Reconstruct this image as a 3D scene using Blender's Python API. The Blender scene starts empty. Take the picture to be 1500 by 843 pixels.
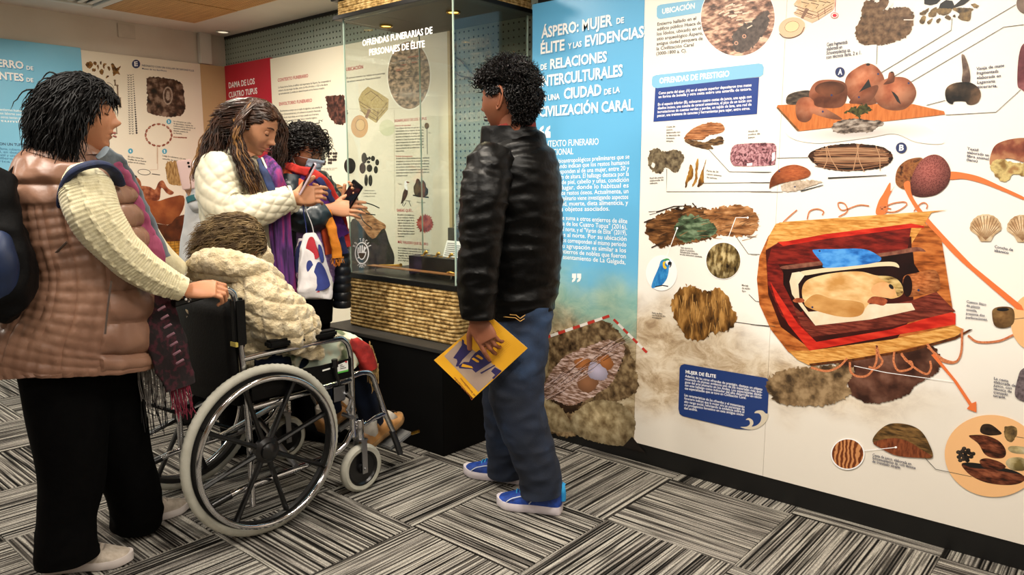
import bpy, bmesh, math, random
import numpy as np
from mathutils import Vector, Matrix, noise
from mathutils.geometry import tessellate_polygon
random.seed(7); RNG = np.random.default_rng(7)
SC = bpy.context.scene; COL = SC.collection
PI = math.pi; R = math.radians

# ------------------------------------------------------------------ camera
F_PX, PITCH, YAW, CAM = 1090.0, R(8.3), R(40.7), Vector((0, 0, 1.25))
cd = bpy.data.cameras.new('camera'); cam = bpy.data.objects.new('camera', cd); COL.objects.link(cam)
cam.location = CAM; cam.rotation_euler = (PI/2 - PITCH, 0, YAW)
cd.sensor_width = 36; cd.lens = F_PX/1500*36; cd.clip_start = .05; cd.clip_end = 100
SC.camera = cam
# ------------------------------------------------------------------ world, exposure
SC.view_settings.view_transform = 'Standard'; SC.view_settings.look = 'None'
SC.view_settings.gamma = 1; SC.view_settings.exposure = -0.08; SC.view_settings.use_curve_mapping = False
W = bpy.data.worlds.new('world'); SC.world = W; W.use_nodes = True
W.node_tree.nodes['Background'].inputs[0].default_value = (.75, .8, .85, 1)
W.node_tree.nodes['Background'].inputs[1].default_value = .3
SC.cycles.max_bounces = 8; SC.cycles.transparent_max_bounces = 12
SC.cycles.caustics_reflective = False; SC.cycles.caustics_refractive = False
SC.cycles.use_denoising = True
CZ = 2.345                                    # ceiling height

def area(loc, size, power, color, rot=(0, 0, 0), sy=None, spread=180):
    l = bpy.data.lights.new('lamp', 'AREA'); l.energy = power; l.color = color; l.size = size; l.spread = R(spread)
    if sy: l.shape = 'RECTANGLE'; l.size_y = sy
    o = bpy.data.objects.new('lamp', l); COL.objects.link(o); o.location = loc; o.rotation_euler = rot; return o
# ceiling lamps of the hall (each sits in a recessed fixture built further down)
PANEL_LAMPS = [(-.9, 1.3, 31), (1.1, 1.3, 24), (-4.6, -.5, 34), (-.9, -.9, 26), (-2.4, .4, 36), (1.1, -.9, 22)]
for x, y, p in PANEL_LAMPS: area((x, y, CZ-.03), .56, p, (1, .93, .83))
SPOTS = [(-4.05, 2.1, 24), (-4.75, 1.5, 14), (-2.75, 1.75, 16), (-1.75, 1.75, 15), (-.55, 1.75, 14), (-4.9, -.6, 8)]
for x, y, p in SPOTS: area((x, y, CZ-.02), .10, p, (1, .9, .76), rot=(R(14), 0, 0), spread=150)

# ------------------------------------------------------------------ helpers
def lin(h):
    h = h.lstrip('#'); v = [int(h[i:i+2], 16)/255 for i in (0, 2, 4)]
    return tuple(c/12.92 if c <= .04045 else ((c+.055)/1.055)**2.4 for c in v)
def rayd(px, py):
    cp, sp, cy, sy = math.cos(PITCH), math.sin(PITCH), math.cos(YAW), math.sin(YAW)
    n = Vector((-sy*cp, cy*cp, -sp)); r = Vector((cy, sy, 0)); u = r.cross(n)
    return n + r*((px-750)/F_PX) + u*((421.5-py)/F_PX)
FWD = Vector((-math.sin(YAW), math.cos(YAW), 0)); RGT = Vector((math.cos(YAW), math.sin(YAW), 0)); UP = Vector((0, 0, 1))
def at(px, py, d):                       # world point seen at a pixel, d metres ahead over the floor
    r = rayd(px, py); return CAM + r*(d/r.dot(FWD))
def onp(px, py, ax, v):
    r = rayd(px, py); return CAM + r*((v-CAM[ax])/r[ax])
MATS = {}
def newmat(name):
    m = bpy.data.materials.new(name); m.use_nodes = True; MATS[name] = m
    nt = m.node_tree; return m, nt, nt.nodes['Principled BSDF']
def nd(nt, t, **kw):
    n = nt.nodes.new(t)
    for k, v in kw.items():
        if k.startswith('i_'):
            n.inputs[int(k[2:]) if k[2:].isdigit() else k[2:].replace('_', ' ')].default_value = v
        else: setattr(n, k, v)
    return n
def ramp(nt, fac, stops, interp='LINEAR'):
    r = nt.nodes.new('ShaderNodeValToRGB'); r.color_ramp.interpolation = interp
    e = r.color_ramp.elements
    while len(e) < len(stops): e.new(.5)
    for el, (p, c) in zip(e, stops): el.position = p; el.color = (*c, 1)
    nt.links.new(fac, r.inputs[0]); return r.outputs[0]
def mat(name, c1, c2=None, rough=.6, metal=0, scale=8, stretch=(1, 1, 1), bump=0, bscale=None, kind='noise', coord='Object',
        spec=.5, detail=4, c3=None, lo=.35, hi=.65, sheen=0, dist=0, rot=(0, 0, 0), coat=0, bdist=.004):
    """two or three tone procedural surface with relief"""
    if name in MATS: return MATS[name]
    m, nt, b = newmat(name); L = nt.links.new
    b.inputs['Roughness'].default_value = rough; b.inputs['Metallic'].default_value = metal
    b.inputs['Specular IOR Level'].default_value = spec; b.inputs['Sheen Weight'].default_value = sheen
    b.inputs['Coat Weight'].default_value = coat
    c1 = lin(c1); c2 = lin(c2) if c2 else tuple(x*.86 for x in c1)
    tc = nd(nt, 'ShaderNodeTexCoord'); mp = nd(nt, 'ShaderNodeMapping')
    mp.inputs['Scale'].default_value = stretch; mp.inputs['Rotation'].default_value = rot; L(tc.outputs[coord], mp.inputs[0])
    def tex(k, s):
        if k == 'noise': t = nd(nt, 'ShaderNodeTexNoise', i_Scale=s, i_Detail=detail, i_Distortion=dist); o = t.outputs[0]
        elif k == 'voronoi': t = nd(nt, 'ShaderNodeTexVoronoi', i_Scale=s); o = t.outputs[0]
        elif k == 'crackle': t = nd(nt, 'ShaderNodeTexVoronoi', i_Scale=s, feature='DISTANCE_TO_EDGE'); o = t.outputs[0]
        elif k == 'wave': t = nd(nt, 'ShaderNodeTexWave', i_Scale=s, i_Distortion=dist or 2, i_Detail=3); o = t.outputs[1]
        L(mp.outputs[0], t.inputs['Vector']); return o
    f = tex(kind, scale)
    st = [(lo, c1), (hi, c2)] if c3 is None else [(lo, c1), ((lo+hi)/2, c2), (hi, lin(c3))]
    L(ramp(nt, f, st), b.inputs['Base Color'])
    if bump:
        bk = tex('noise' if kind != 'wave' else 'wave', bscale or scale*2)
        bm_ = nd(nt, 'ShaderNodeBump', i_Strength=bump, i_Distance=bdist); L(bk, bm_.inputs['Height']); L(bm_.outputs[0], b.inputs['Normal'])
    return m
def flat(name, c, rough=.5, metal=0, emit=0, spec=.5):
    if name in MATS: return MATS[name]
    m, nt, b = newmat(name); c = lin(c)
    b.inputs['Base Color'].default_value = (*c, 1); b.inputs['Roughness'].default_value = rough
    b.inputs['Metallic'].default_value = metal; b.inputs['Specular IOR Level'].default_value = spec
    if emit: b.inputs['Emission Color'].default_value = (*c, 1); b.inputs['Emission Strength'].default_value = emit
    return m
class MB:                                # mesh accumulator
    def __init__(s): s.v = []; s.f = []; s.uv = None; s.mi = []
    def add(s, v, f, mi=0):
        o = len(s.v); s.v += [tuple(p) for p in v]; s.f += [tuple(i+o for i in q) for q in f]; s.mi += [mi]*len(f); return s
    def box(s, a, b, mi=0):
        (x0, y0, z0), (x1, y1, z1) = a, b
        v = [(x, y, z) for x in (x0, x1) for y in (y0, y1) for z in (z0, z1)]
        return s.add(v, [(0, 1, 3, 2), (4, 6, 7, 5), (0, 4, 5, 1), (2, 3, 7, 6), (0, 2, 6, 4), (1, 5, 7, 3)], mi)
    def tube(s, pts, r, n=10, closed=False, cap=True, mi=0, flatx=1.0, up=None):
        v, f = tube_vf(pts, r, n, closed, cap, flatx, up); return s.add(v, f, mi)
    def lathe(s, prof, origin, axis, n=32, mi=0, closed=True):
        axis = Vector(axis).normalized(); a = axis.orthogonal().normalized(); b = axis.cross(a); o = Vector(origin); v = []; f = []
        for r_, h in prof:
            for i in range(n):
                t = 2*PI*i/n; v.append(o + axis*h + (a*math.cos(t) + b*math.sin(t))*r_)
        m = len(prof)
        for j in range(m if closed else m-1):
            for i in range(n):
                k = (j+1) % m; f.append((j*n+i, j*n+(i+1) % n, k*n+(i+1) % n, k*n+i))
        return s.add(v, f, mi)
    def build(s, name, mats, parent=None, smooth=True, bevel=0, sharp=40, **props):
        me = bpy.data.meshes.new(name); me.from_pydata(s.v, [], s.f)
        if not isinstance(mats, (list, tuple)): mats = [mats]
        for m in mats: me.materials.append(m)
        if len(mats) > 1: me.polygons.foreach_set('material_index', s.mi)
        bm = bmesh.new(); bm.from_mesh(me); bmesh.ops.recalc_face_normals(bm, faces=bm.faces)
        if bevel:
            ed = [e for e in bm.edges if e.is_manifold and e.calc_face_angle(0) > .6]
            bmesh.ops.bevel(bm, geom=ed, offset=bevel, segments=2, affect='EDGES', clamp_overlap=True)
        bm.to_mesh(me); bm.free()
        if smooth: me.shade_smooth(); me.set_sharp_from_angle(angle=R(sharp))
        o = bpy.data.objects.new(name, me); COL.objects.link(o)
        if parent: put(o, parent)
        for k, v in props.items(): o[k] = v
        return o
def put(o, parent):                      # parent and keep the world place
    o.parent = parent; o.matrix_parent_inverse = PW(parent).inverted()
def PW(o):
    m = Matrix.Translation(o.location) @ o.rotation_euler.to_matrix().to_4x4()
    return (PW(o.parent) @ o.matrix_parent_inverse @ m) if o.parent else m
def tube_vf(pts, r, n=10, closed=False, cap=True, flatx=1.0, up=None):
    pts = [Vector(p) for p in pts]; m = len(pts); rs = r if isinstance(r, (list, tuple, np.ndarray)) else [r]*m
    v = []; f = []; a = None
    for i, p in enumerate(pts):
        t = (pts[(i+1) % m]-pts[i-1]) if closed else (pts[min(i+1, m-1)]-pts[max(i-1, 0)])
        t = t.normalized() if t.length > 1e-9 else Vector((0, 0, 1))
        if up is not None: a = t.cross(Vector(up)); a = a.normalized() if a.length > 1e-6 else t.orthogonal().normalized()
        else:
            if a is None: a = t.orthogonal()
            a = (a - t*a.dot(t)); a = a.normalized() if a.length > 1e-9 else t.orthogonal().normalized()
        b = t.cross(a)
        for k in range(n):
            q = 2*PI*k/n; v.append(p + (a*math.cos(q)*flatx + b*math.sin(q))*rs[i])
    for i in range(m if closed else m-1):
        j = (i+1) % m
        for k in range(n): f.append((i*n+k, i*n+(k+1) % n, j*n+(k+1) % n, j*n+k))
    if cap and not closed: f += [tuple(range(n)), tuple(range((m-1)*n, m*n))]
    return v, f
def spl(pts, n=8, closed=False):         # Catmull-Rom through points of any dimension
    P = [np.array(p, float) for p in pts]; m = len(P); out = []
    for i in range(m if closed else m-1):
        p1, p2 = P[i], P[(i+1) % m]
        p0 = P[i-1] if (i > 0 or closed) else 2*p1-p2
        p3 = P[(i+2) % m] if (i+2 < m or closed) else 2*p2-p1
        for k in range(n):
            t = k/n; out.append(.5*(2*p1+(p2-p0)*t+(2*p0-5*p1+4*p2-p3)*t*t+(3*p1-p0-3*p2+p3)*t**3))
    if not closed: out.append(P[-1])
    return out
def empty(name, loc, label=None, cat=None, group=None, rz=0, kind=None):
    o = bpy.data.objects.new(name, None); COL.objects.link(o); o.location = loc; o.rotation_euler = (0, 0, rz); o.empty_display_size = .05
    tag(o, label, cat, group, kind); return o
def tag(o, label=None, cat=None, group=None, kind=None):
    for k, v in (('label', label), ('category', cat), ('group', group), ('kind', kind)):
        if v: o[k] = v
    return o

# ------------------------------------------------------------------ setting: materials
PLASTER = mat('plaster', 'd9d0c4', 'd2c8bb', .9, scale=3, bump=.05, bscale=60)
CEILP = mat('ceiling_plaster', 'dcd3c7', 'd5ccc0', .9, scale=3, bump=.05, bscale=60)
BLACKP = mat('black_paint', '070707', '0b0b0b', .45, scale=5)
WHITEP = flat('white_plastic', 'd8d5cd', .4)
def carpet_mat(name, c):                  # loop pile carpet: stripes run along the tile's own x
    m, nt, b = newmat(name); L = nt.links.new
    tc = nd(nt, 'ShaderNodeTexCoord'); oi = nd(nt, 'ShaderNodeObjectInfo')
    add = nd(nt, 'ShaderNodeVectorMath', operation='ADD'); mul = nd(nt, 'ShaderNodeVectorMath', operation='SCALE'); mul.inputs['Scale'].default_value = 37
    cmb = nd(nt, 'ShaderNodeCombineXYZ')
    for i in range(3): L(oi.outputs['Random'], cmb.inputs[i])
    L(cmb.outputs[0], mul.inputs[0]); L(tc.outputs['Object'], add.inputs[0]); L(mul.outputs[0], add.inputs[1])
    def st(sx, sy, det, sc=1.0):
        mp = nd(nt, 'ShaderNodeMapping'); mp.inputs['Scale'].default_value = (sx, sy, 1); L(add.outputs[0], mp.inputs[0])
        t = nd(nt, 'ShaderNodeTexNoise', i_Scale=sc, i_Detail=det); L(mp.outputs[0], t.inputs['Vector']); return t.outputs[0]
    a = ramp(nt, st(1.1, 125, .3), [(.33, lin('141311')), (.41, lin('4e4a45')), (.49, lin('85807a')), (.62, lin('a9a59b'))])
    f2 = ramp(nt, st(5, 190, 0), [(.36, (.16, .155, .15)), (.5, (1, 1, 1))])
    f3 = ramp(nt, st(260, 260, 0), [(.3, (.72, .72, .72)), (.7, (1.12, 1.12, 1.12))])
    m1 = nd(nt, 'ShaderNodeMixRGB', blend_type='MULTIPLY', i_0=.8); m2 = nd(nt, 'ShaderNodeMixRGB', blend_type='MULTIPLY', i_0=1.0)
    L(a, m1.inputs[1]); L(f2, m1.inputs[2]); L(m1.outputs[0], m2.inputs[1]); L(f3, m2.inputs[2]); L(m2.outputs[0], b.inputs['Base Color'])
    b.inputs['Roughness'].default_value = .95; b.inputs['Specular IOR Level'].default_value = .1
    bp = nd(nt, 'ShaderNodeBump', i_Strength=.6, i_Distance=.003); L(f3, bp.inputs['Height']); L(bp.outputs[0], b.inputs['Normal'])
    return m
CARPET = carpet_mat('striped_carpet', None)

# ------------------------------------------------------------------ floor of carpet tiles
XL, XR, YF, YB = -5.62, 3.2, -3.0, 3.1
fl = MB().box((XL, YF, -.1), (XR, YB+.0, -.006)).build('floor', mat('subfloor', '1c1b1a', rough=.9), smooth=False, kind='structure')
def tile_mesh(w, h):
    bm = bmesh.new(); g = .0011
    bmesh.ops.create_cube(bm, size=1)
    for v in bm.verts: v.co = Vector((v.co.x*(w-2*g), v.co.y*(h-2*g), v.co.z*.0058-.0031))
    bmesh.ops.bevel(bm, geom=[e for e in bm.edges if e.verts[0].co.z > -.003 and e.verts[1].co.z > -.003], offset=.0015, segments=1, affect='EDGES')
    me = bpy.data.meshes.new('carpet_tile'); bm.to_mesh(me); bm.free(); me.materials.append(CARPET); return me
cache = {}
X0, Y0, S = -1.435, 2.2, .5
for i in range(-9, 10):
    for j in range(-11, 3):
        x0, x1 = X0+i*S, X0+(i+1)*S; y0, y1 = Y0+(j)*S, Y0+(j+1)*S
        x0 = max(x0, XL+.001); x1 = min(x1, XR); y1 = min(y1, YB-.001); y0 = max(y0, YF)
        if x1-x0 < .02 or y1-y0 < .02: continue
        ok = False                        # only tiles near the view are laid singly
        for cx, cy in ((x0, y0), (x1, y0), (x0, y1), (x1, y1), ((x0+x1)/2, (y0+y1)/2)):
            q = Vector((cx, cy, 0)); dep = q.dot(FWD)
            if dep > .8 and abs(q.dot(RGT)) < dep*.95+.5: ok = True
        if not ok: continue
        swap = (i+j) % 2 == 1             # stripes along y
        w, h = (x1-x0, y1-y0) if not swap else (y1-y0, x1-x0)
        k = (round(w, 3), round(h, 3))
        if k not in cache: cache[k] = tile_mesh(w, h)
        o = bpy.data.objects.new('carpet_tile', cache[k]); COL.objects.link(o); o.location = ((x0+x1)/2, (y0+y1)/2, 0)
        o.rotation_euler = (0, 0, PI/2 if swap else 0); put(o, fl)

# ------------------------------------------------------------------ walls and ceiling
wl = MB().box((XL-.1, YF, 0), (XL, YB+.1, CZ+.12)).build('wall_left', PLASTER, smooth=False, kind='structure')
MB().box((XR, YF, 0), (XR+.1, YB+.1, CZ+.12)).build('wall_right', PLASTER, smooth=False, kind='structure')
MB().box((XL, YF-.1, 0), (XR, YF, CZ+.12)).build('wall_front', PLASTER, smooth=False, kind='structure')
# wall_back: grey-green pegboard sheets with real pin holes near the view
m, nt, b = newmat('pegboard_paint'); L = nt.links.new
b.inputs['Base Color'].default_value = (*lin('8f9a8e'), 1); b.inputs['Roughness'].default_value = .6
tc = nd(nt, 'ShaderNodeTexCoord'); sx = nd(nt, 'ShaderNodeSeparateXYZ'); L(tc.outputs['Object'], sx.inputs[0])
def frac(o, off):
    a = nd(nt, 'ShaderNodeMath', operation='ADD', i_1=off); d = nd(nt, 'ShaderNodeMath', operation='DIVIDE', i_1=.0365)
    f = nd(nt, 'ShaderNodeMath', operation='FRACT'); s_ = nd(nt, 'ShaderNodeMath', operation='SUBTRACT', i_1=.5)
    L(o, a.inputs[0]); L(a.outputs[0], d.inputs[0]); L(d.outputs[0], f.inputs[0]); L(f.outputs[0], s_.inputs[0]); return s_.outputs[0]
cv = nd(nt, 'ShaderNodeCombineXYZ'); L(frac(sx.outputs[0], 20.01), cv.inputs[0]); L(frac(sx.outputs[2], 20.0), cv.inputs[1])
ln = nd(nt, 'ShaderNodeVectorMath', operation='LENGTH'); L(cv.outputs[0], ln.inputs[0])
L(ramp(nt, ln.outputs['Value'], [(.13, lin('141614')), (.17, lin('8f9a8e'))]), b.inputs['Base Color'])
bp = nd(nt, 'ShaderNodeBump', i_Strength=1, i_Distance=.004); L(ramp(nt, ln.outputs['Value'], [(.1, (0, 0, 0)), (.17, (1, 1, 1))]), bp.inputs['Height']); L(bp.outputs[0], b.inputs['Normal'])
PEG = m
wb = MB().box((XL, YB+.012, 0), (XR, YB+.1, CZ+.12)).build('wall_back', mat('batten', '2a2c29', rough=.8), smooth=False, kind='structure')
for x0 in np.arange(-6.88, 3.0, 1.22):
    a, c = max(x0+.0008, XL), min(x0+1.2192, XR)
    if c > a: MB().box((a, YB, 0), (c, YB+.011, CZ-.022)).build('pegboard_sheet', PEG, wb, smooth=False)
MB().box((XL, YB-.004, CZ-.02), (XR, YB+.012, CZ)).build('shadow_gap', BLACKP, wb, smooth=False)

# ceiling: plaster border, recessed perforated timber panels in a dark grid, white light and vent units
WX0, WY1 = -5.28, 2.695
ce = MB()
ce.box((XL, WY1, CZ), (XR, YB+.1, CZ+.12)); ce.box((XL, YF, CZ), (WX0, WY1, CZ+.12)); ce.box((WX0, YF, CZ+.07), (XR, WY1, CZ+.12))
ce = ce.build('ceiling', CEILP, smooth=False, kind='structure')
m, nt, b = newmat('perforated_timber'); L = nt.links.new
tc = nd(nt, 'ShaderNodeTexCoord'); mp = nd(nt, 'ShaderNodeMapping'); mp.inputs['Scale'].default_value = (1.5, 14, 1); L(tc.outputs['Object'], mp.inputs[0])
wn = nd(nt, 'ShaderNodeTexNoise', i_Scale=3, i_Detail=5); L(mp.outputs[0], wn.inputs['Vector'])
wood = ramp(nt, wn.outputs[0], [(.35, lin('b98a52')), (.65, lin('cf9f64'))])
sx = nd(nt, 'ShaderNodeSeparateXYZ'); L(tc.outputs['Object'], sx.inputs[0])
def frac2(o):
    d = nd(nt, 'ShaderNodeMath', operation='DIVIDE', i_1=.024); f = nd(nt, 'ShaderNodeMath', operation='FRACT'); s_ = nd(nt, 'ShaderNodeMath', operation='SUBTRACT', i_1=.5)
    a = nd(nt, 'ShaderNodeMath', operation='ADD', i_1=20); L(o, a.inputs[0]); L(a.outputs[0], d.inputs[0]); L(d.outputs[0], f.inputs[0]); L(f.outputs[0], s_.inputs[0]); return s_.outputs[0]
cv = nd(nt, 'ShaderNodeCombineXYZ'); L(frac2(sx.outputs[0]), cv.inputs[0]); L(frac2(sx.outputs[1]), cv.inputs[1])
ln = nd(nt, 'ShaderNodeVectorMath', operation='LENGTH'); L(cv.outputs[0], ln.inputs[0])
mx = nd(nt, 'ShaderNodeMixRGB', blend_type='MULTIPLY', i_0=1.0); L(wood, mx.inputs[1])
L(ramp(nt, ln.outputs['Value'], [(.14, (.3, .25, .2)), (.2, (1, 1, 1))]), mx.inputs[2]); L(mx.outputs[0], b.inputs['Base Color']); b.inputs['Roughness'].default_value = .55
TIMBER = m
MB().box((WX0, YF, CZ+.03), (XR, WY1, CZ+.069)).build('ceiling_grid', BLACKP, ce, smooth=False)
y1s = [WY1, 2.065, 1.435, .805, .175, -.455, -1.085, -1.715, -2.345]
for j, ya in enumerate(y1s):
    yb = max(ya-.625, YF); x0 = WX0
    while x0 < XR-.05:
        x1 = min(x0+.595, XR); cx, cy = (x0+x1)/2, (ya+yb)/2
        lamp = [p for p in PANEL_LAMPS if x0 < p[0] < x1 and yb < p[1] < ya]
        vent = j == 1 and x0 < -5.2
        if not lamp and not vent:
            MB().box((x0+.006, yb+.006, CZ-.004), (x1-.006, ya-.006, CZ+.03)).build('ceiling_panel', TIMBER, ce, smooth=False)
        elif vent:
            v = empty('air_vent', (cx, cy, CZ), 'white framed air vent at the ceiling edge above the blue poster', 'air vent')
            mb = MB()
            for a, c in (((x0+.006, yb+.006), (x1-.006, yb+.06)), ((x0+.006, ya-.06), (x1-.006, ya-.006)), ((x0+.006, yb+.06), (x0+.06, ya-.06)), ((x1-.06, yb+.06), (x1-.006, ya-.06))):
                mb.box((*a, CZ-.012), (*c, CZ+.03))
            mb.build('frame', WHITEP, v, smooth=False, bevel=.003)
            for k in range(9):
                yy = yb+.085+k*(ya-yb-.17)/8
                MB().box((x0+.06, yy-.017, CZ-.002), (x1-.06, yy+.012, CZ+.004)).build('slat', WHITEP, v, smooth=False)
        else:
            px_, py_, _ = lamp[0]
            v = empty('ceiling_light', (cx, cy, CZ), 'square flush panel light in the timber ceiling', 'ceiling light', 'panel lights in the timber ceiling outside the frame')
            MB().box((x0+.006, yb+.006, CZ-.006), (x1-.006, ya-.006, CZ+.03)).build('housing', WHITEP, v, smooth=False)
            MB().box((x0+.03, yb+.03, CZ-.010), (x1-.03, ya-.03, CZ-.006)).build('diffuser', flat('lamp_diffuser', 'fff4e2', emit=2.5), v, smooth=False)
        x0 += .60
def downlight(x, y, z, label, group=None, col='fff0d0', e=5, r=.05, metal=None):
    v = empty('downlight', (x, y, z), label, 'downlight', group)
    MB().lathe([(r*.72, -.001), (r, -.001), (r*1.02, -.006), (r*.95, -.010), (r*.72, -.006)], (x, y, z), (0, 0, 1), 32).build('bezel', metal or WHITEP, v)
    MB().lathe([(.0005, .0), (r*.72, .0), (r*.72, -.004), (.0005, -.004)], (x, y, z), (0, 0, 1), 24, closed=False).build('lens', flat('lens_'+col, col, emit=e), v)
    return v
downlight(-5.42, 2.98, CZ, 'round white recessed downlight in the ceiling corner above the beige board', e=1.0)
for x, y, p in SPOTS[1:]: downlight(x, y, CZ-.004, 'small round spotlight in the timber ceiling', 'small ceiling spotlights outside the frame')
downlight(SPOTS[0][0], SPOTS[0][1], CZ-.004, 'small round spotlight in the timber ceiling above the red board')
# white cable duct and cover plate on the left wall
MB().box((XL, 2.875, 2.12), (XL+.05, 2.965, CZ)).build('cable_duct', WHITEP, smooth=False, bevel=.004, label='white vertical cable duct on the left wall above the beige board', category='cable duct')
MB().box((XL, 2.30, 2.235), (XL+.012, 2.42, 2.33)).build('cover_plate', mat('cover_paint', 'd6ccbf', rough=.8), smooth=False, bevel=.003, label='small square blank cover plate high on the left wall', category='cover plate')
bl = MB().box((XL, YF, 0), (XL+.018, YB, .13)); bl.build('baseboard_left', mat('cream_skirting', 'e6d8ae', rough=.6), smooth=False, kind='structure')
# ------------------------------------------------------------------ flat print on the exhibition boards
def zf(ox, oy, s, *xy):                  # pairs read off an enlarged crop, back to photograph pixels
    return [(ox+xy[i]/s, oy+xy[i+1]/s) for i in range(0, len(xy), 2)]
class Board:
    def __init__(s, root, ax, v): s.root, s.ax, s.v, s.k = root, ax, v, 0
    def p(s, q, lift=0):
        w = onp(q[0], q[1], s.ax, s.v); w[s.ax] += lift if s.ax == 0 else -lift; return w
    def lift(s): s.k += 1; return .0004+.000006*s.k
    def poly(s, name, m, pts, smooth=True, jag=0, n=6, label=None):
        lf = s.lift(); q = spl(pts, n, True) if smooth else [np.array(a, float) for a in pts]
        if jag:
            d = []; 
            for i in range(len(q)):
                a, b_ = q[i], q[(i+1) % len(q)]; k = max(1, int(np.hypot(*(b_-a))/1.6))
                for j in range(k): d.append(a+(b_-a)*j/k + RNG.normal(0, jag, 2))
            q = d
        w = [s.p(a, lf) for a in q]; tri = tessellate_polygon([w])
        o = MB().add(w, tri).build(name, m, s.root, smooth=False)
        if label: o['label'] = label
        return o
    def ell(s, name, m, c, rx, ry, label=None, jag=0, rot=0):
        return s.poly(name, m, [(c[0]+rx*math.cos(t)*math.cos(rot)-ry*math.sin(t)*math.sin(rot), c[1]+rx*math.cos(t)*math.sin(rot)+ry*math.sin(t)*math.cos(rot)) for t in np.linspace(0, 2*PI, 28, endpoint=False)], True, jag, 2, label)
    def line(s, name, m, pts, w, taper=None, smooth=False):
        lf = s.lift(); mb = MB(); q = spl(pts, 8) if smooth else [np.array(a, float) for a in pts]
        v = []; n_ = len(q)
        for i in range(n_):
            t = q[min(i+1, n_-1)]-q[max(i-1, 0)]; t = t/(np.hypot(*t)+1e-9); nn = np.array((-t[1], t[0]))
            ww = (w if taper is None else w+(taper-w)*i/(n_-1))/2
            v += [s.p(q[i]+nn*ww, lf), s.p(q[i]-nn*ww, lf)]
        return mb.add(v, [(2*i, 2*i+1, 2*i+3, 2*i+2) for i in range(n_-1)]).build(name, m, s.root, smooth=False)
FONTS = {}
def glyphs(text, bold, res=2):           # outline font -> flat triangles, unit cap height
    key = (text, bold, res)
    if key in FONTS: return FONTS[key]
    cu = bpy.data.curves.new('t', 'FONT'); cu.body = text; cu.resolution_u = res; cu.offset = bold; cu.size = 1
    o = bpy.data.objects.new('t', cu); COL.objects.link(o)
    dg = bpy.context.evaluated_depsgraph_get(); dg.update()
    me = bpy.data.meshes.new_from_object(o.evaluated_get(dg))
    co = np.empty(len(me.vertices)*3); me.vertices.foreach_get('co', co); co = co.reshape(-1, 3)[:, :2]
    f = [tuple(p.vertices) for p in me.polygons]
    bpy.data.objects.remove(o); bpy.data.curves.remove(cu); bpy.data.meshes.remove(me)
    co[:, 0] -= co[:, 0].min(); wd = co[:, 0].max(); co[:, 1] /= .69
    FONTS[key] = (co, f, wd); return FONTS[key]
def text(B, name, m, lines, bold=0, lf=None, joined=False):
    if not joined and len(lines) > 1:
        for l_ in lines: text(B, name, m, [l_], bold, lf, True)
        return
    """lines: (string, left baseline px, right baseline px, cap height px)"""
    lf = lf or B.lift(); mb = MB()
    for st, a, c, cap in lines:
        if not st: continue
        co, f, wd = glyphs(st, bold)
        A, C_, T = B.p(a, lf), B.p(c, lf), B.p((a[0], a[1]-cap), lf)
        e1 = (C_-A)/wd; e2 = UP*(T-A).z
        mb.add([A+e1*x+e2*y for x, y in co], f)
    return mb.build(name, m, B.root, smooth=False)
def block(B, name, m, strs, tl, tr, bl, cap, br=None, last=None, bold=.012, ragged=False):
    """a paragraph: first baseline tl..tr, last baseline starts at bl"""
    n = len(strs); br = br or (tr[0]+bl[0]-tl[0], tr[1]+bl[1]-tl[1]); L_ = []; wmax = max(len(s_) for s_ in strs)
    for i, s_ in enumerate(strs):
        t = i/max(1, n-1); a = (tl[0]+(bl[0]-tl[0])*t, tl[1]+(bl[1]-tl[1])*t); c = (tr[0]+(br[0]-tr[0])*t, tr[1]+(br[1]-tr[1])*t)
        k = 1.0
        if ragged: k = max(.15, len(s_)/wmax)
        elif i == n-1 and last: k = last
        L_.append((s_, a, (a[0]+(c[0]-a[0])*k, a[1]+(c[1]-a[1])*k), cap))
    return text(B, name, m, L_, bold, None, True)
def pm(name, c1, c2, c3=None, scale=30, stretch=(1, 1, 1), kind='noise', shade=None, dark=.35, rot=(0, 0, 0), lo=.35, hi=.65, detail=5, dist=0, ctr=(.45, .6), rough=.42):
    """ink of a printed photograph"""
    if name in MATS: return MATS[name]
    m = mat(name, c1, c2, rough, c3=c3, scale=scale*2, stretch=stretch, kind=kind, rot=rot, lo=lo, hi=hi, detail=detail, dist=dist, spec=.35)
    if shade:
        nt = m.node_tree; L = nt.links.new; b = nt.nodes['Principled BSDF']; src = b.inputs['Base Color'].links[0].from_socket
        tc = nd(nt, 'ShaderNodeTexCoord'); sx = nd(nt, 'ShaderNodeSeparateXYZ'); L(tc.outputs['Generated'], sx.inputs[0])
        cb = nd(nt, 'ShaderNodeCombineXYZ'); L(sx.outputs[2], cb.inputs[1])
        mxx = nd(nt, 'ShaderNodeMath', operation='MAXIMUM'); L(sx.outputs[0], mxx.inputs[0]); mxx.inputs[1].default_value = 0; L(mxx.outputs[0], cb.inputs[0])
        if shade == 'side': L(sx.outputs[1], cb.inputs[0])
        sb = nd(nt, 'ShaderNodeVectorMath', operation='DISTANCE'); L(cb.outputs[0], sb.inputs[0]); sb.inputs[1].default_value = (*ctr, 0)
        if shade == 'halo': fac, st = sb.outputs['Value'], [(.08, (.62, .60, .62)), (.47, (1, 1, 1))]
        elif shade == 'down': fac, st = sx.outputs[2], [(0, (dark,)*3), (.6, (1, 1, 1))]
        else: fac, st = sb.outputs['Value'], [(.1, (1.05,)*3), (.62, (dark,)*3)]
        mx = nd(nt, 'ShaderNodeMixRGB', blend_type='MULTIPLY', i_0=1.0); L(src, mx.inputs[1]); L(ramp(nt, fac, st), mx.inputs[2]); L(mx.outputs[0], b.inputs['Base Color'])
    return m
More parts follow.
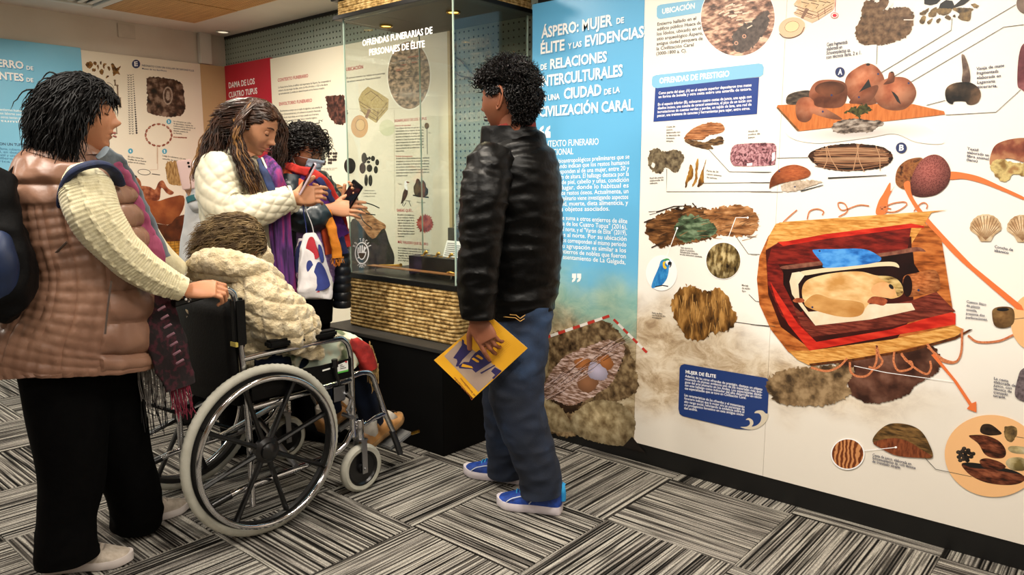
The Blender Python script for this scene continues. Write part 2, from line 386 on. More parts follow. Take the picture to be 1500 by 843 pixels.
INK = flat('navy_ink', '23305e', .5); WHITE = flat('white_ink', 'ffffff', .5); GREY = flat('grey_ink', '453f38', .5); RED = flat('red_ink', 'b8202c', .5)
HAIRL = flat('hairline_ink', '403c36', .5); BLUE = flat('blue_ink', '86c5e8', .4); NAVY = flat('navy_field_ink', '1c3f8f', .4)
ORANGE = flat('orange_ink', 'e8763a', .5); PEACH = flat('peach_ink', 'f2bd84', .5); SHADOW_BLUE = flat('letter_rim_ink', '4f9ccb', .5)
OFFW = flat('board_white', 'f4efe4', .35)

# ============================ right exhibition wall ============================
YP = 2.77
RW = empty('exhibition_wall', (-1, YP+.17, 0), 'long white printed exhibition wall with blue title panel and burial drawing', 'exhibition wall')
MB().box((-2.255, YP+.004, 0), (XR, YB, .085)).build('plinth_strip', BLACKP, RW, smooth=False)
MB().box((-2.25, YP+.02, .085), (XR, YB, 2.045)).build('core', flat('board_edge', '54524e', .6), RW, smooth=False)
MB().box((-2.25, YP+.03, 2.045), (XR, YB, CZ)).build('header', BLACKP, RW, smooth=False)
def earth(name, blue):
    m, nt, b = newmat(name); L = nt.links.new; b.inputs['Roughness'].default_value = .33; b.inputs['Specular IOR Level'].default_value = .4
    tc = nd(nt, 'ShaderNodeTexCoord'); sx = nd(nt, 'ShaderNodeSeparateXYZ'); L(tc.outputs['Object'], sx.inputs[0])
    n0 = nd(nt, 'ShaderNodeTexNoise', i_Scale=5, i_Detail=3); L(tc.outputs['Object'], n0.inputs['Vector'])
    mp = nd(nt, 'ShaderNodeMapping'); mp.inputs['Scale'].default_value = (1, 1, 1.6); mp.inputs['Rotation'].default_value = (0, .4, 0); L(tc.outputs['Object'], mp.inputs[0])
    n1 = nd(nt, 'ShaderNodeTexNoise', i_Scale=9, i_Detail=12, i_Roughness=.72, i_Distortion=.6); L(mp.outputs[0], n1.inputs['Vector'])
    def math_(op, a, c):
        k = nd(nt, 'ShaderNodeMath', operation=op)
        for i, q in enumerate((a, c)):
            if isinstance(q, (int, float)): k.inputs[i].default_value = q
            else: L(q, k.inputs[i])
        return k.outputs[0]
    dz = math_('MULTIPLY', math_('SUBTRACT', n0.outputs[0], .5), .35)
    zz = math_('ADD', sx.outputs[2], dz); mixc = lambda f, a, c: None
    def mix(f, a, c):
        k = nd(nt, 'ShaderNodeMixRGB'); L(f, k.inputs[0])
        for i, q in ((1, a), (2, c)):
            if isinstance(q, tuple): k.inputs[i].default_value = (*q, 1)
            else: L(q, k.inputs[i])
        return k.outputs[0]
    def sm(v, lo, hi):
        k = nd(nt, 'ShaderNodeMapRange', interpolation_type='SMOOTHSTEP', i_1=lo, i_2=hi); L(v, k.inputs[0]); return k.outputs[0]
    if blue:
        rock = ramp(nt, n1.outputs[0], [(.30, lin('4a3823')), (.44, lin('8e7a5a')), (.55, lin('b8a583')), (.72, lin('dccfb0'))])
        sand = ramp(nt, n1.outputs[0], [(.3, lin('7fb3a9')), (.7, lin('b9d3bd'))])
        sky = ramp(nt, sx.outputs[2], [(.7, lin('74bfe0')), (.95, lin('63b4e4'))])
        t = mix(sm(zz, .50, .68), rock, sand); t = mix(sm(zz, .66, .90), t, sky)
    else:
        rock = ramp(nt, n1.outputs[0], [(.30, lin('8e7256')), (.43, lin('c0a98a')), (.54, lin('ddccb2')), (.7, lin('efe4d2'))])
        cream = lin('ece5d9'); whi = lin('f8f4ec')
        # earth band lies under a line that falls to the right, fades out at the foot and far right
        up = math_('ADD', zz, math_('MULTIPLY', math_('ADD', sx.outputs[0], 1.66), .16))
        t = mix(sm(up, .60, .80), rock, whi)
        lo = math_('SUBTRACT', zz, math_('MULTIPLY', math_('ADD', sx.outputs[0], 1.66), .23))
        t = mix(math_('SUBTRACT', 1.0, sm(lo, .13, .36)), t, cream)
        t = mix(sm(math_('ADD', sx.outputs[0], dz), -.62, -.28), t, mix(sm(sx.outputs[2], .3, .9), cream, whi))
    L(t, b.inputs['Base Color']); return m
EB, EW = earth('blue_title_print', True), earth('white_panel_print', False)
MB().box((-2.258, YP, .088), (-1.6662, YP+.02, 2.045)).build('title_board', EB, RW, smooth=False, label='sky-blue printed title board')
for a, c in ((-1.665, -1.0762), (-1.075, -.1002), (-.099, .9), (.901, 1.9), (1.901, XR)):
    MB().box((a, YP, .088), (c, YP+.02, 2.045)).build('printed_board', EW, RW, smooth=False)
B = Board(RW, 1, YP)
# -- title
TL = [('ÁSPERO: MUJER', (793, 56), (897, 37), 15), ('DE', (903, 35), (914, 33), 8), ('ÉLITE', (792, 79), (827, 73), 15), ('Y LAS', (832, 72), (852, 68), 8),
      ('EVIDENCIAS', (857, 68), (943, 54), 15), ('DE', (792, 103), (801, 101), 8), ('RELACIONES', (806, 101), (889, 90), 14), ('INTERCULTURALES', (791, 127), (912, 111), 15),
      ('EN UNA', (791, 149), (820, 145), 8), ('CIUDAD', (826, 145), (881, 139), 15), ('DE LA', (885, 139), (908, 135), 8), ('CIVILIZACIÓN CARAL', (790, 171), (928, 161), 14)]
text(B, 'letter_rim', SHADOW_BLUE, [(s_, (a[0]+1.2, a[1]+1.4), (c[0]+1.2, c[1]+1.4), h) for s_, a, c, h in TL], .045)
text(B, 'title_lettering', WHITE, TL, .028)
for ox, oy, sg in ((789, 202, 1), (838, 401, -1)):
    for k in (0, 9.5 if sg > 0 else 7.5):
        s_ = 1 if sg > 0 else .72; x, y = ox+k, oy
        if sg > 0: q = [(x, y), (x, y-9), (x+3, y-15), (x+7.5, y-18), (x+7.5, y-14), (x+4.5, y-10), (x+8, y-9), (x+8, y)]
        else: q = [(x+6, y), (x+6, y+6.5), (x+4, y+11), (x, y+13), (x, y+10), (x+2.6, y+6.8), (x, y+6.5), (x, y)]
        B.poly('quotation_mark', WHITE, q, False)
text(B, 'subtitle_lettering', WHITE, [('CONTEXTO FUNERARIO', (787, 216), (877, 212), 9), ('EXCEPCIONAL', (787, 229), (840, 226), 9)], .006)
block(B, 'body_lettering', WHITE, ['Los estudios bioantropológicos preliminares que se', 'vienen realizando indican que los restos humanos', 'hallados corresponden al de una mujer, entre 20 y', '35 años y 1.45 m de altura. El hallazgo destaca por la',
      'conservación de piel, cabello y uñas, condición', 'única en el lugar, donde lo habitual es', 'hallar solamente restos óseos. Actualmente, un', 'equipo multidisciplinario viene investigando aspectos', 'de origen, salud, muerte, dieta alimenticia, y', 'el uso de los objetos asociados.'],
      (786, 241), (922, 232.5), (784, 310), 6.2, br=(920, 308.5), last=.8, bold=.006)
block(B, 'body_lettering', WHITE, ['Este entierro se suma a otros entierros de élite', 'como la "Dama de los Cuatro Tupus" (2016),', 'a pocos metros al norte, y el "Varón de Élite" (2019),', 'a unos metros al norte. Por su ubicación', 'todos los periodos corresponden al mismo periodo',
      'temprano y su agrupación es similar a los', 'contextos y entierros de nobles que fueron', 'hallados en el asentamiento de La Galgada,', '(Áncash).'], (785, 320), (919, 327.5), (783, 384), 6.2, br=(916, 396), last=.2, bold=.006)
# -- measuring rods and the bundle in the dig photograph
ROCKD = pm('print_rock_dark', '2a1c10', '6d573c', 'a58e69', 16, detail=10, lo=.3, hi=.68); ROCKL = pm('print_rock_light', '6b5537', 'a8946e', 'd6c49c', 13, detail=10, lo=.3, hi=.7, shade='ball', dark=.5)
B.poly('printed_ground', ROCKD, [(770, 520), (800, 493), (840, 480), (880, 470), (905, 485), (925, 520), (935, 560), (925, 580), (880, 600), (840, 640), (800, 632), (770, 625)], jag=1.2)
B.poly('printed_boulder', ROCKL, [(770, 590), (790, 580), (815, 590), (832, 612), (838, 632), (800, 632), (770, 626)], jag=.5)
B.poly('printed_boulder', ROCKL, [(838, 612), (866, 588), (905, 590), (928, 610), (930, 632), (916, 653), (880, 650), (842, 636)], jag=.5)
B.poly('printed_boulder', ROCKL, [(782, 500), (800, 497), (805, 530), (796, 560), (780, 566), (778, 530)], jag=.5)
B.poly('printed_crack', flat('print_black_brown', '140c07'), [(912, 655), (926, 640), (934, 650), (946, 664), (930, 660)], False)
B.poly('printed_shadow', pm('print_deep_brown', '1a100a', '3d2a1a', scale=20), zf(780, 420, 3.011, 120, 530, 170, 560, 250, 490, 330, 440, 400, 330, 425, 280, 380, 240, 350, 235, 200, 330, 80, 470), jag=1)
B.poly('printed_bundle', pm('print_bundle', '4a3026', '9d7a66', 'e0c9c2', 14, (1.2, 1, 5), rot=(0, -.75, 0), detail=8, lo=.3, hi=.66), zf(780, 420, 3.011, 25, 480, 60, 420, 110, 340, 160, 300, 240, 265, 340, 235, 372, 250, 408, 268, 402, 310, 375, 370, 345, 430, 290, 470, 220, 510, 160, 525, 90, 500, 40, 490), jag=.8)
for q, c_, n_ in ((zf(780, 420, 3.011, 185, 330, 230, 315, 262, 335, 240, 370, 200, 370), 'b4713f', 'printed_gourd'), (zf(780, 420, 3.011, 285, 320, 330, 300, 358, 340, 330, 372, 300, 360), 'b4713f', 'printed_gourd'), (zf(780, 420, 3.011, 205, 400, 260, 392, 290, 430, 250, 470, 205, 450), '9a6a4a', 'printed_gourd'),
                 (zf(780, 420, 3.011, 255, 335, 290, 340, 330, 375, 320, 410, 270, 410, 245, 385), 'c9c0d8', 'printed_fibre')):
    B.poly(n_, pm('print_lump_'+c_, c_, c_, scale=30, shade='ball', dark=.55), q, jag=.6)
for i in range(60):
    t = random.random(); x, y = 30+t*330+random.uniform(-15, 15), 470-t*215+random.uniform(-20, 60)*(1-t*.4)
    B.line('printed_straw', pm('print_straw', 'e6d3cf', 'b08d84', scale=60) if i % 2 else pm('print_straw_dark', '54382e', '3a241d', scale=60), zf(780, 420, 3.011, x, y, x+45, y-32+random.uniform(-8, 8), x+80, y-50+random.uniform(-14, 14)), .9, .4, True)
def rod(a, c, w, n):
    B.line('printed_rod', flat('print_rod_white', 'f2ede6'), [a, c], w)
    for i in range(0, n, 2):
        f = lambda t: (a[0]+(c[0]-a[0])*t, a[1]+(c[1]-a[1])*t); B.line('printed_rod_band', flat('print_rod_red', 'c5382c'), [f((i+.02)/n), f((i+.98)/n)], w)
rod((893, 463), (796, 496), 4.2, 9); rod((899, 468), (948, 517), 3.6, 7)
# -- location heading and map photograph
B.poly('heading_plate', BLUE, zf(780, 0, 3.666, 668, 45, 672, 32, 690, 25, 780, 12, 905, -3, 925, -3, 915, 30, 905, 68, 690, 102, 676, 100, 668, 88), False)
text(B, 'heading_lettering', WHITE, [('UBICACIÓN', (970, 20.5), (1018, 12), 7.4)], .03)
block(B, 'caption_lettering', GREY, ['Entierro hallado en el', 'edificio público Huaca de', 'los Ídolos, ubicado en el', 'sitio arqueológico Áspero,', 'antigua ciudad pesquera de', 'la Civilización Caral', '(3000-1800 a. C).'], (963, 38), (1030, 27.5), (961.5, 81), 4.8, br=(1029, 74), ragged=True)
def disc_photo(c, rx, ry, m, rim=True, name='printed_photograph', w=2.5):
    if rim: B.ell('printed_rim', WHITE, c, rx+w, ry+w)
    return B.ell(name, m, c, rx, ry)
disc_photo((1081, 26), 54, 56, pm('print_aerial', '5b4740', 'b08470', 'ecc9ae', 16, (1, 1, 2.2), kind='noise', detail=9, rot=(0, .5, 0), lo=.36, hi=.62), w=1)
B.poly('printed_ravine', pm('print_ravine', '4b4341', '6d605a', scale=30), zf(780, 0, 3.666, 1075, 200, 1110, 150, 1180, 110, 1250, 60, 1275, 80, 1260, 150, 1215, 220, 1160, 270, 1090, 275), jag=1)
for cx, cy in ((1138, 195), (1095, 232)): B.ell('printed_ring', pm('print_ring', 'd9a58a', 'caa088', scale=40), zf(780, 0, 3.666, cx, cy)[0], 3, 3); B.ell('printed_ring_hole', pm('print_ravine', '4b4341', '6d605a'), zf(780, 0, 3.666, cx, cy)[0], 1.6, 1.6)
for _ in range(26):
    a = random.uniform(-2.6, .2); r_ = random.uniform(12, 50); x, y = 1081+r_*math.cos(a)*.95, 26-abs(r_*math.sin(a))*.5+random.uniform(-4, 22)
    if (x-1081)**2/48**2+(y-26)**2/50**2 < 1 and x < 1100: B.line('printed_terrace', flat('print_pale_pink', 'f6dcc6'), [(x, y), (x+random.uniform(7, 16), y-random.uniform(1, 5))], random.uniform(1, 2.4))
# -- offerings heading and navy text plate
B.poly('text_plate', NAVY, zf(780, 0, 3.666, 660, 470, 1218, 415, 1206, 613, 650, 655), False)
B.poly('heading_plate', BLUE, zf(780, 0, 3.666, 642, 430, 645, 412, 665, 403, 1215, 341, 1235, 345, 1243, 362, 1240, 400, 1225, 412, 670, 474, 650, 470, 642, 458), False)
text(B, 'heading_lettering', WHITE, [('OFRENDAS DE PRESTIGIO', (966, 122.5), (1068.5, 112), 8)], .03)
block(B, 'plate_lettering', WHITE, ['Como parte del ajuar, (A) en el espacio superior depositaron tres mates', 'en forma de botella y otra cesta sobre una esterilla de totora.', '', 'En el espacio inferior (B), colocaron cuatro cestas de junco, una aguja con', 'diseños incisos, una concha de caracol amazónico, el pico de un tucán con',
      'incrustaciones de cuentas verdes y pardas, un tejido de lana, una red de', 'pescar, una treintena de camotes y herramientas para tejer, entre otros.'], (965, 138.5), (1101, 126.5), (963, 171.5), 3.9, br=(1101, 160.5), bold=.02, last=.985)
# -- small finds with hairline leaders
Q = lambda *a: zf(940, 120, 4.215, *a); Q2 = lambda *a: zf(780, 200, 3.666, *a)
BASK = pm('print_basketry', '6b3f22', 'a8683c', 'c98f62', 12, (1, 1, 7), rot=(0, .25, 0), detail=6); DKB = pm('print_dark_fibre', '2b1c10', '5d432a', '8a6a45', 18, (1, 1, 4), rot=(0, .3, 0), detail=8)
B.poly('printed_basket_top', BASK, Q(263, 352, 290, 310, 340, 275, 420, 252, 470, 252, 505, 268, 510, 300, 480, 318, 440, 325, 400, 338, 385, 355, 340, 360, 300, 358), jag=.4)
B.poly('printed_basket_base', DKB, Q(265, 358, 330, 362, 385, 372, 410, 365, 470, 340, 502, 345, 505, 378, 460, 395, 425, 392, 442, 412, 400, 418, 330, 402, 290, 385), jag=.5)
block(B, 'caption_lettering', GREY, ['Cesta de', 'junco,', 'elaborada con', 'la técnica de', 'trenzado', 'simple.'], (976.5, 187.5), (997, 186), (976, 208), 2.6, br=(996, 208), ragged=True)
B.poly('printed_net', pm('print_net', '3b3025', '6e604a', '8f8266', 26, detail=9), Q(42, 455, 60, 420, 100, 412, 130, 425, 155, 432, 190, 420, 235, 425, 260, 450, 258, 490, 235, 520, 225, 555, 190, 558, 165, 535, 140, 530, 130, 560, 95, 562, 60, 545, 45, 510), jag=.8)
B.ell('printed_hole', OFFW, Q(72, 515)[0], 2.6, 4, jag=.4)
block(B, 'caption_lettering', GREY, ['Red de pesca', 'elaborada de', 'cabuya.'], (952, 262.5), (972, 261), (952, 270), 2.6, ragged=True)
for q in ((300, 510, 318, 540, 316, 590, 290, 615, 276, 652, 268, 645, 275, 600, 288, 560), (345, 472, 352, 500, 344, 560, 346, 600, 318, 646, 312, 642, 330, 590, 332, 530), (400, 480, 385, 540, 384, 600, 380, 628, 345, 650, 355, 600, 368, 560, 385, 520)):
    B.poly('printed_root', pm('print_root', '3a230d', '8f6125', 'c2913f', 24, (1, 1, .4), detail=6), Q(*q), jag=.3)
block(B, 'caption_lettering', GREY, ['Parte de 34', 'raíces enteras', 'de camote.'], (1035.5, 251.5), (1057, 254), (1035.5, 261), 2.6, ragged=True)
B.poly('printed_tray', pm('print_pink_cords', '4f2c33', '9c646c', 'c99aa0', 20, kind='noise', detail=9, dist=2.5, lo=.38, hi=.6), Q(548, 480, 552, 425, 570, 395, 600, 385, 700, 378, 800, 378, 826, 390, 832, 420, 826, 500, 810, 515, 700, 522, 600, 522, 565, 515), jag=.15)
B.poly('printed_tag', WHITE, Q(650, 505, 684, 500, 684, 516, 652, 520), False); B.poly('printed_tag', WHITE, Q(806, 440, 824, 434, 822, 480, 804, 492), False)
block(B, 'caption_lettering', GREY, ['Anada de', 'ovillos de', 'junco.'], (1096, 194), (1113.5, 192.5), (1096, 203), 2.6, ragged=True)
for pts in (Q2(945, 68, 1058, 190, 1283, 192), Q2(905, 252, 1283, 247), Q2(722, 175, 720, 297, 1283, 296), Q2(1095, 540, 1160, 632, 1222, 634), zf(780, 420, 3.011, 885, 155, 1050, 178), zf(780, 420, 3.011, 955, 35, 985, 65, 1010, 68), [(1138, 232), (1184, 231)]): B.line('leader_line', HAIRL, pts, .8)
# -- the feathered cloth bundle
G1 = pm('print_bundle_brown', '1e1209', '5b3a1f', '93643a', 9, (1, 1, 4), rot=(0, .3, 0), detail=10, lo=.32, hi=.66); G2 = pm('print_bundle_tan', '4d2c14', '99653a', 'cf9c6b', 10, (1, 1, 3), rot=(0, -.2, 0), detail=10, lo=.32, hi=.66); G3 = pm('print_bundle_green', '26301f', '4c6146', '7d9273', 12, (1, 1, 2.5), rot=(0, .3, 0), detail=9)
B.poly('printed_bundle_left', G1, Q2(612, 470, 700, 410, 780, 385, 850, 372, 900, 385, 950, 400, 985, 470, 990, 530, 930, 560, 840, 575, 760, 585, 690, 600, 640, 570, 612, 520), jag=1.6)
B.poly('printed_bundle_right', G2, Q2(930, 400, 1000, 380, 1080, 368, 1150, 380, 1205, 420, 1218, 460, 1190, 520, 1120, 535, 1050, 535, 990, 525, 960, 460), jag=1.3)
B.poly('printed_feathers', G3, Q2(775, 455, 840, 420, 900, 430, 960, 460, 990, 510, 960, 535, 880, 555, 810, 565, 770, 520), jag=1.2)
for i in range(70):
    x, y = random.uniform(612, 1180), 0; y = random.uniform(400, 560); a = random.uniform(-.5, .1)
    B.line('printed_twig', flat('print_twig', '2a1a0e') if i % 2 else flat('print_twig_tan', 'a5764a'), Q2(x, y, x+50*math.cos(a), y+50*math.sin(a)), .9, .3)
for q in ((665, 408, 760, 376, 850, 372), (860, 358, 885, 388, 915, 380), (600, 462, 660, 440), (640, 598, 720, 560)): B.line('printed_twig', flat('print_twig', '2a1a0e'), Q2(*q), 2, 1)
for pts in (Q2(778, 495, 720, 648), Q2(1155, 436, 1093, 436, 1048, 556)): B.line('leader_line', WHITE, pts, 1.0)
B.ell('leader_dot', WHITE, Q2(778, 493)[0], 1.4, 1.6); B.ell('leader_dot', WHITE, Q2(1157, 436)[0], 1.4, 1.6)
block(B, 'caption_lettering', GREY, ['Tejido decorado de', 'plumas de guacamayo,', 'delicadamente trenzadas', 'en una estructura ajustada.'], (997, 364), (1024, 366.5), (996, 373.5), 2.5, br=(1029, 377.5), ragged=True)
disc_photo(Q2(1026, 668)[0], 25, 26.5, pm('print_fibre_disc', '241708', '80693c', 'cdb987', 26, (1, 1, .5), detail=9, lo=.36, hi=.62, shade='ball', dark=.5), w=.8)
B.ell('parrot_disc', WHITE, Q2(694, 734)[0], 23, 26)
PB = pm('print_parrot_blue', '1f6fb8', '3f97d8', scale=40, stretch=(1, 1, .5)); PY = flat('print_parrot_yellow', 'f1c21e'); PK = flat('print_parrot_black', '141414')
B.poly('printed_parrot', PB, Q2(640, 805, 650, 770, 665, 735, 680, 700, 690, 670, 712, 658, 735, 662, 745, 680, 735, 700, 732, 730, 722, 765, 700, 795, 670, 808, 648, 815), n=5)
B.poly('printed_parrot_breast', PY, Q2(702, 676, 716, 672, 712, 690, 722, 706, 712, 712, 702, 700)); B.poly('printed_parrot_crown', flat('print_parrot_green', '3c9a52'), Q2(700, 664, 722, 655, 738, 662, 720, 668))
B.poly('printed_parrot_face', WHITE, Q2(716, 672, 732, 666, 738, 680, 726, 692)); B.poly('printed_parrot_beak', PK, Q2(732, 674, 748, 676, 746, 696, 736, 706, 740, 690, 728, 690)); B.line('printed_perch', PK, Q2(660, 808, 700, 800, 730, 806), 1.6)
# -- fibre skirt, navy plate
K = lambda *a: zf(780, 420, 3.011, *a)
B.poly('printed_skirt', pm('print_skirt', '2e1b08', '7d5526', 'bd8d4d', 8, (2.2, 1, .8), detail=10, lo=.34, hi=.64), K(618, 60, 645, 15, 700, 0, 760, 20, 830, 10, 860, 40, 880, 90, 902, 130, 885, 185, 830, 200, 790, 210, 740, 238, 690, 232, 660, 190, 625, 135), jag=1.6)
for i in range(50):
    x, y = random.uniform(640, 860), random.uniform(30, 170); B.line('printed_fringe', flat('print_twig', '2a1a0e') if i % 2 else flat('print_straw_gold', 'c79a5a'), K(x, y, x+random.uniform(-14, 14), y+55), .9, .3)
block(B, 'caption_lettering', GREY, ['Falda de fibra', 'con flecos de hilo', 'entrelazados.'], (955.5, 459.5), (975, 461.5), (955.5, 466), 2.4, ragged=True)
block(B, 'caption_lettering', GREY, ['Mortaja', 'de tejido', 'fino.'], (1087, 419), (1099, 420), (1087, 427.5), 2.6, ragged=True)
B.poly('text_plate', NAVYP := flat('navy_plate_ink', '1f3a78', .4), K(650, 360, 656, 347, 672, 342, 1030, 403, 1041, 410, 1044, 425, 1038, 560, 1020, 600, 1000, 622, 960, 632, 900, 628, 665, 572, 650, 562, 645, 540), False)
B.poly('wave_emblem', flat('wave_ink', 'd9cdb6'), K(918, 620, 945, 618, 960, 606, 956, 590, 942, 588, 955, 580, 972, 590, 975, 606, 968, 618, 990, 612, 1006, 596, 1010, 575, 1000, 560, 980, 558, 990, 548, 1015, 547, 1030, 560, 1042, 562, 1034, 590, 1015, 612, 985, 628, 950, 630), n=4)
text(B, 'plate_title_lettering', WHITE, [('MUJER DE ÉLITE', (1004.5, 547), (1049, 554), 4.6)], .03)
block(B, 'plate_lettering', WHITE, ['Además de las otras ofrendas de prestigio, destaca un objeto', 'recamado de plumas: evidencia uno de los materiales más anti-', 'guos del arte plumario en los Andes. Los especialistas desta-', 'can este hallazgo como indicador del alto desarrollo en técni-', 'cas especializadas que se tuvo en Civilización Caral.'],
      (1004, 552.5), (1117, 572.5), (1003.5, 570.5), 3.6, br=(1116, 588.5), last=.8, bold=.012)
block(B, 'plate_lettering', WHITE, ['Las características de las ofrendas y el tratamiento', 'funerario indican que la mujer era un personaje de', 'alto rango social, reforzando la evidencia sobre el', 'rol protagónico femenino en esta antigua socie-', 'dad andina.'], (1003, 580.5), (1091, 598), (1002.5, 599.5), 3.6, br=(1090, 613.5), last=.22, bold=.012)
# -- top finds: site model drawing, woven fragment, sherds
V = lambda *a: zf(1120, 0, 3.666, *a); V7 = lambda *a: zf(1120, 0, 7.026, *a)
TAN = pm('print_model_tan', 'd9b98f', 'e8cda8', scale=30); SKIN_P = flat('print_model_pink', 'f0c3a0'); DL = flat('print_model_line', '6a4a34')
B.poly('printed_site_model', SKIN_P, V7(300, 130, 350, 95, 330, 60, 380, 0, 720, -5, 735, 40, 700, 110, 560, 200, 490, 236, 400, 195, 310, 150), False)
B.poly('printed_site_model_top', TAN, V7(300, 48, 345, -10, 730, -10, 700, 40, 540, 140, 440, 100), False)
for q in ((310, 60, 480, 115, 540, 130, 715, 30), (330, 95, 540, 165, 700, 65), (310, 130, 490, 190, 560, 170, 700, 90), (340, 100, 500, 160), (550, 130, 560, 205), (620, 90, 625, 150), (360, 130, 490, 175)): B.line('printed_step_edge', DL, V7(*q), .9)
for q in ((380, 20, 460, 40, 420, 70), (480, 30, 560, 50, 530, 90), (560, 10, 640, 30, 600, 60), (450, 0, 540, 15), (640, 20, 680, 30)): B.line('printed_wall_line', DL, V7(*q), 1.2)
B.poly('printed_ramp', flat('print_ramp', '8c6a58'), V7(375, 185, 400, 195, 460, 95, 425, 80), False)
B.ell('printed_plaza', SKIN_P, V7(283, 283)[0], 19.5, 14.5, rot=-.25); B.ell('printed_plaza_ring', DL, V7(284, 275)[0], 10.8, 7.9, rot=-.3); B.ell('printed_plaza_floor', flat('print_plaza', 'f4d6a6'), V7(284, 275)[0], 10.3, 7.4, rot=-.3)
B.line('printed_step_edge', DL, V7(155, 345, 200, 385, 280, 390, 370, 350, 412, 280), 1.1, smooth=True)
B.ell('marker_ring', RED, V7(722, 160)[0], 5.6, 4.4); B.ell('marker_gap', OFFW, V7(722, 160)[0], 4.8, 3.6); B.ell('marker_dot', flat('bright_red_ink', 'e01f3a'), V7(724, 160)[0], 3.2, 2.5); B.line('leader_line', RED, V7(733, -5, 728, 120), .7)
B.poly('printed_mat_fragment', pm('print_mat', '3c2a1b', '6d523a', '8c6f52', 30, (1, 1, 1), detail=6, lo=.3, hi=.7), V(484, 165, 515, 110, 525, 40, 545, 5, 590, -5, 600, 15, 640, -5, 672, 5, 668, 40, 640, 55, 720, 38, 770, 42, 800, 75, 800, 130, 780, 175, 745, 205, 700, 225, 625, 240, 560, 242, 510, 230), jag=.9)
B.line('printed_tear', OFFW, V(748, 107, 804, 107), 1.2); B.poly('printed_tear', OFFW, V(672, 8, 690, 20, 668, 44, 648, 52, 662, 30))
SH = pm('print_sherd', '2b2118', '6a5433', '967b4d', 22, detail=6); BK = flat('print_black', '0a0908')
B.poly('printed_sherd', BK, V(858, -5, 858, 22, 890, 28, 925, 20, 950, -5), False); B.poly('printed_sherd', BK, V(930, 60, 945, 20, 975, 0, 1010, 5, 1020, 30, 1060, -5, 1110, -5, 1070, 25, 1010, 45, 985, 70), False)
for q in ((880, 75, 900, 50, 925, 40, 922, 80, 900, 92, 882, 88), (925, 50, 960, 45, 1005, 50, 985, 75, 940, 80), (1012, 45, 1115, 45, 1110, 65, 1100, 112, 1042, 100, 1045, 75), (835, 70, 860, 55, 885, 45, 862, 78, 838, 80), (832, 120, 845, 90, 866, 88, 855, 128), (872, 118, 890, 105, 903, 102, 885, 130), (922, 115, 935, 98, 948, 105, 932, 124), (966, 95, 980, 82, 1000, 92, 995, 108), (1108, 25, 1130, 20, 1152, 32, 1132, 44), (1010, 90, 1020, 78, 1026, 92)):
    B.poly('printed_sherd', SH, V(*q), jag=.3)
CAPT = flat('caption_navy', '23284c')
block(B, 'caption_lettering', CAPT, ['Cesta fragmentada', 'elaborada en', 'Schoenoplectus sp.', 'con técnica llana, 2 x 1.'], (1211.5, 68), (1256, 62), (1210.5, 86.5), 5.2, br=(1262, 79.5), ragged=True)
def badge(ch, c, rx, ry, b_=B):
    b_.ell('badge', INK, c, rx, ry); text(b_, 'badge_lettering', WHITE, [(ch, (c[0]-rx*.42, c[1]+ry*.5), (c[0]+rx*.45, c[1]+ry*.45), ry*1.05)], .03)
badge('A', V(406, 388)[0], 7, 7.4); badge('B', V(735, 795)[0], 8, 8)
for pts in (V(606, 240, 602, 345), V(1008, 100, 1003, 163, 615, 398), V(1350, 25, 690, 415), V(1393, 133, 1285, 146, 778, 446), V(870, 566, 970, 540), V(975, 618, 1243, 603, 1375, 483)): B.line('leader_line', HAIRL, pts, .8)
# -- the mat with gourds
B.poly('printed_soft_shadow', pm('print_soft_shadow', 'f8f4ec', 'f8f4ec', scale=3, shade='halo', ctr=(.5, .55)), V(110, 690, 180, 710, 500, 672, 760, 650, 900, 700, 960, 770, 820, 765, 700, 720, 560, 740, 300, 770, 150, 745))
MATC = pm('print_reed_mat', 'bb6630', 'c87238', 'd07c40', 10, (6, 1, 1), detail=4)
B.poly('printed_mat', MATC, V(65, 580, 72, 565, 300, 555, 800, 560, 965, 598, 970, 615, 930, 620, 180, 706), False)
B.poly('printed_mat_edge', pm('print_mat_edge', '5a3a20', '8a6038', scale=30), V(65, 580, 75, 578, 190, 702, 176, 704), False)
GO = pm('print_gourd', '9c5236', 'b96e4c', 'cd8a68', 9, detail=4, shade='ball', dark=.32, ctr=(.45, .68)); GD = pm('print_bowl', '6b3823', '8d4f33', 'a5654a', 9, shade='ball', dark=.45, ctr=(.3, .75))
B.poly('printed_stone', pm('print_log', '2a2420', '4a3f35', '6a5c4e', 20, (1, 1, 3), detail=7), V(116, 540, 130, 510, 180, 492, 245, 488, 240, 530, 200, 560, 130, 562))
B.poly('printed_gourd', GO, V(433, 450, 450, 400, 500, 362, 545, 342, 585, 348, 620, 378, 645, 430, 640, 500, 590, 560, 500, 560, 450, 520))
B.ell('printed_opening', BK, V(557, 347)[0], 3, 2); B.poly('printed_break', BK, V(470, 545, 520, 480, 560, 425, 575, 470, 570, 540, 520, 560), False)
B.poly('printed_bowl', GD, V(240, 520, 255, 465, 290, 435, 350, 428, 415, 437, 442, 462, 444, 520, 420, 570, 360, 582, 280, 572)); B.ell('printed_bowl_inside', pm('print_bowl_inside', '8a5235', '6a3b26', scale=10, shade='ball', dark=.35, ctr=(.3, .3)), V(352, 476)[0], 22, 10.5, rot=-.05)
B.poly('printed_gourd', GO, V(592, 520, 600, 465, 640, 430, 700, 414, 760, 420, 800, 455, 815, 500, 795, 550, 750, 588, 680, 593, 620, 570)); B.poly('printed_gourd_neck', GD, V(668, 395, 680, 386, 695, 390, 700, 425, 690, 445, 640, 455, 660, 430)); B.ell('printed_opening', BK, V(685, 388)[0], 2, 1.1)
B.poly('printed_break', BK, V(680, 488, 700, 500, 718, 520, 734, 562, 712, 545, 695, 515), False)
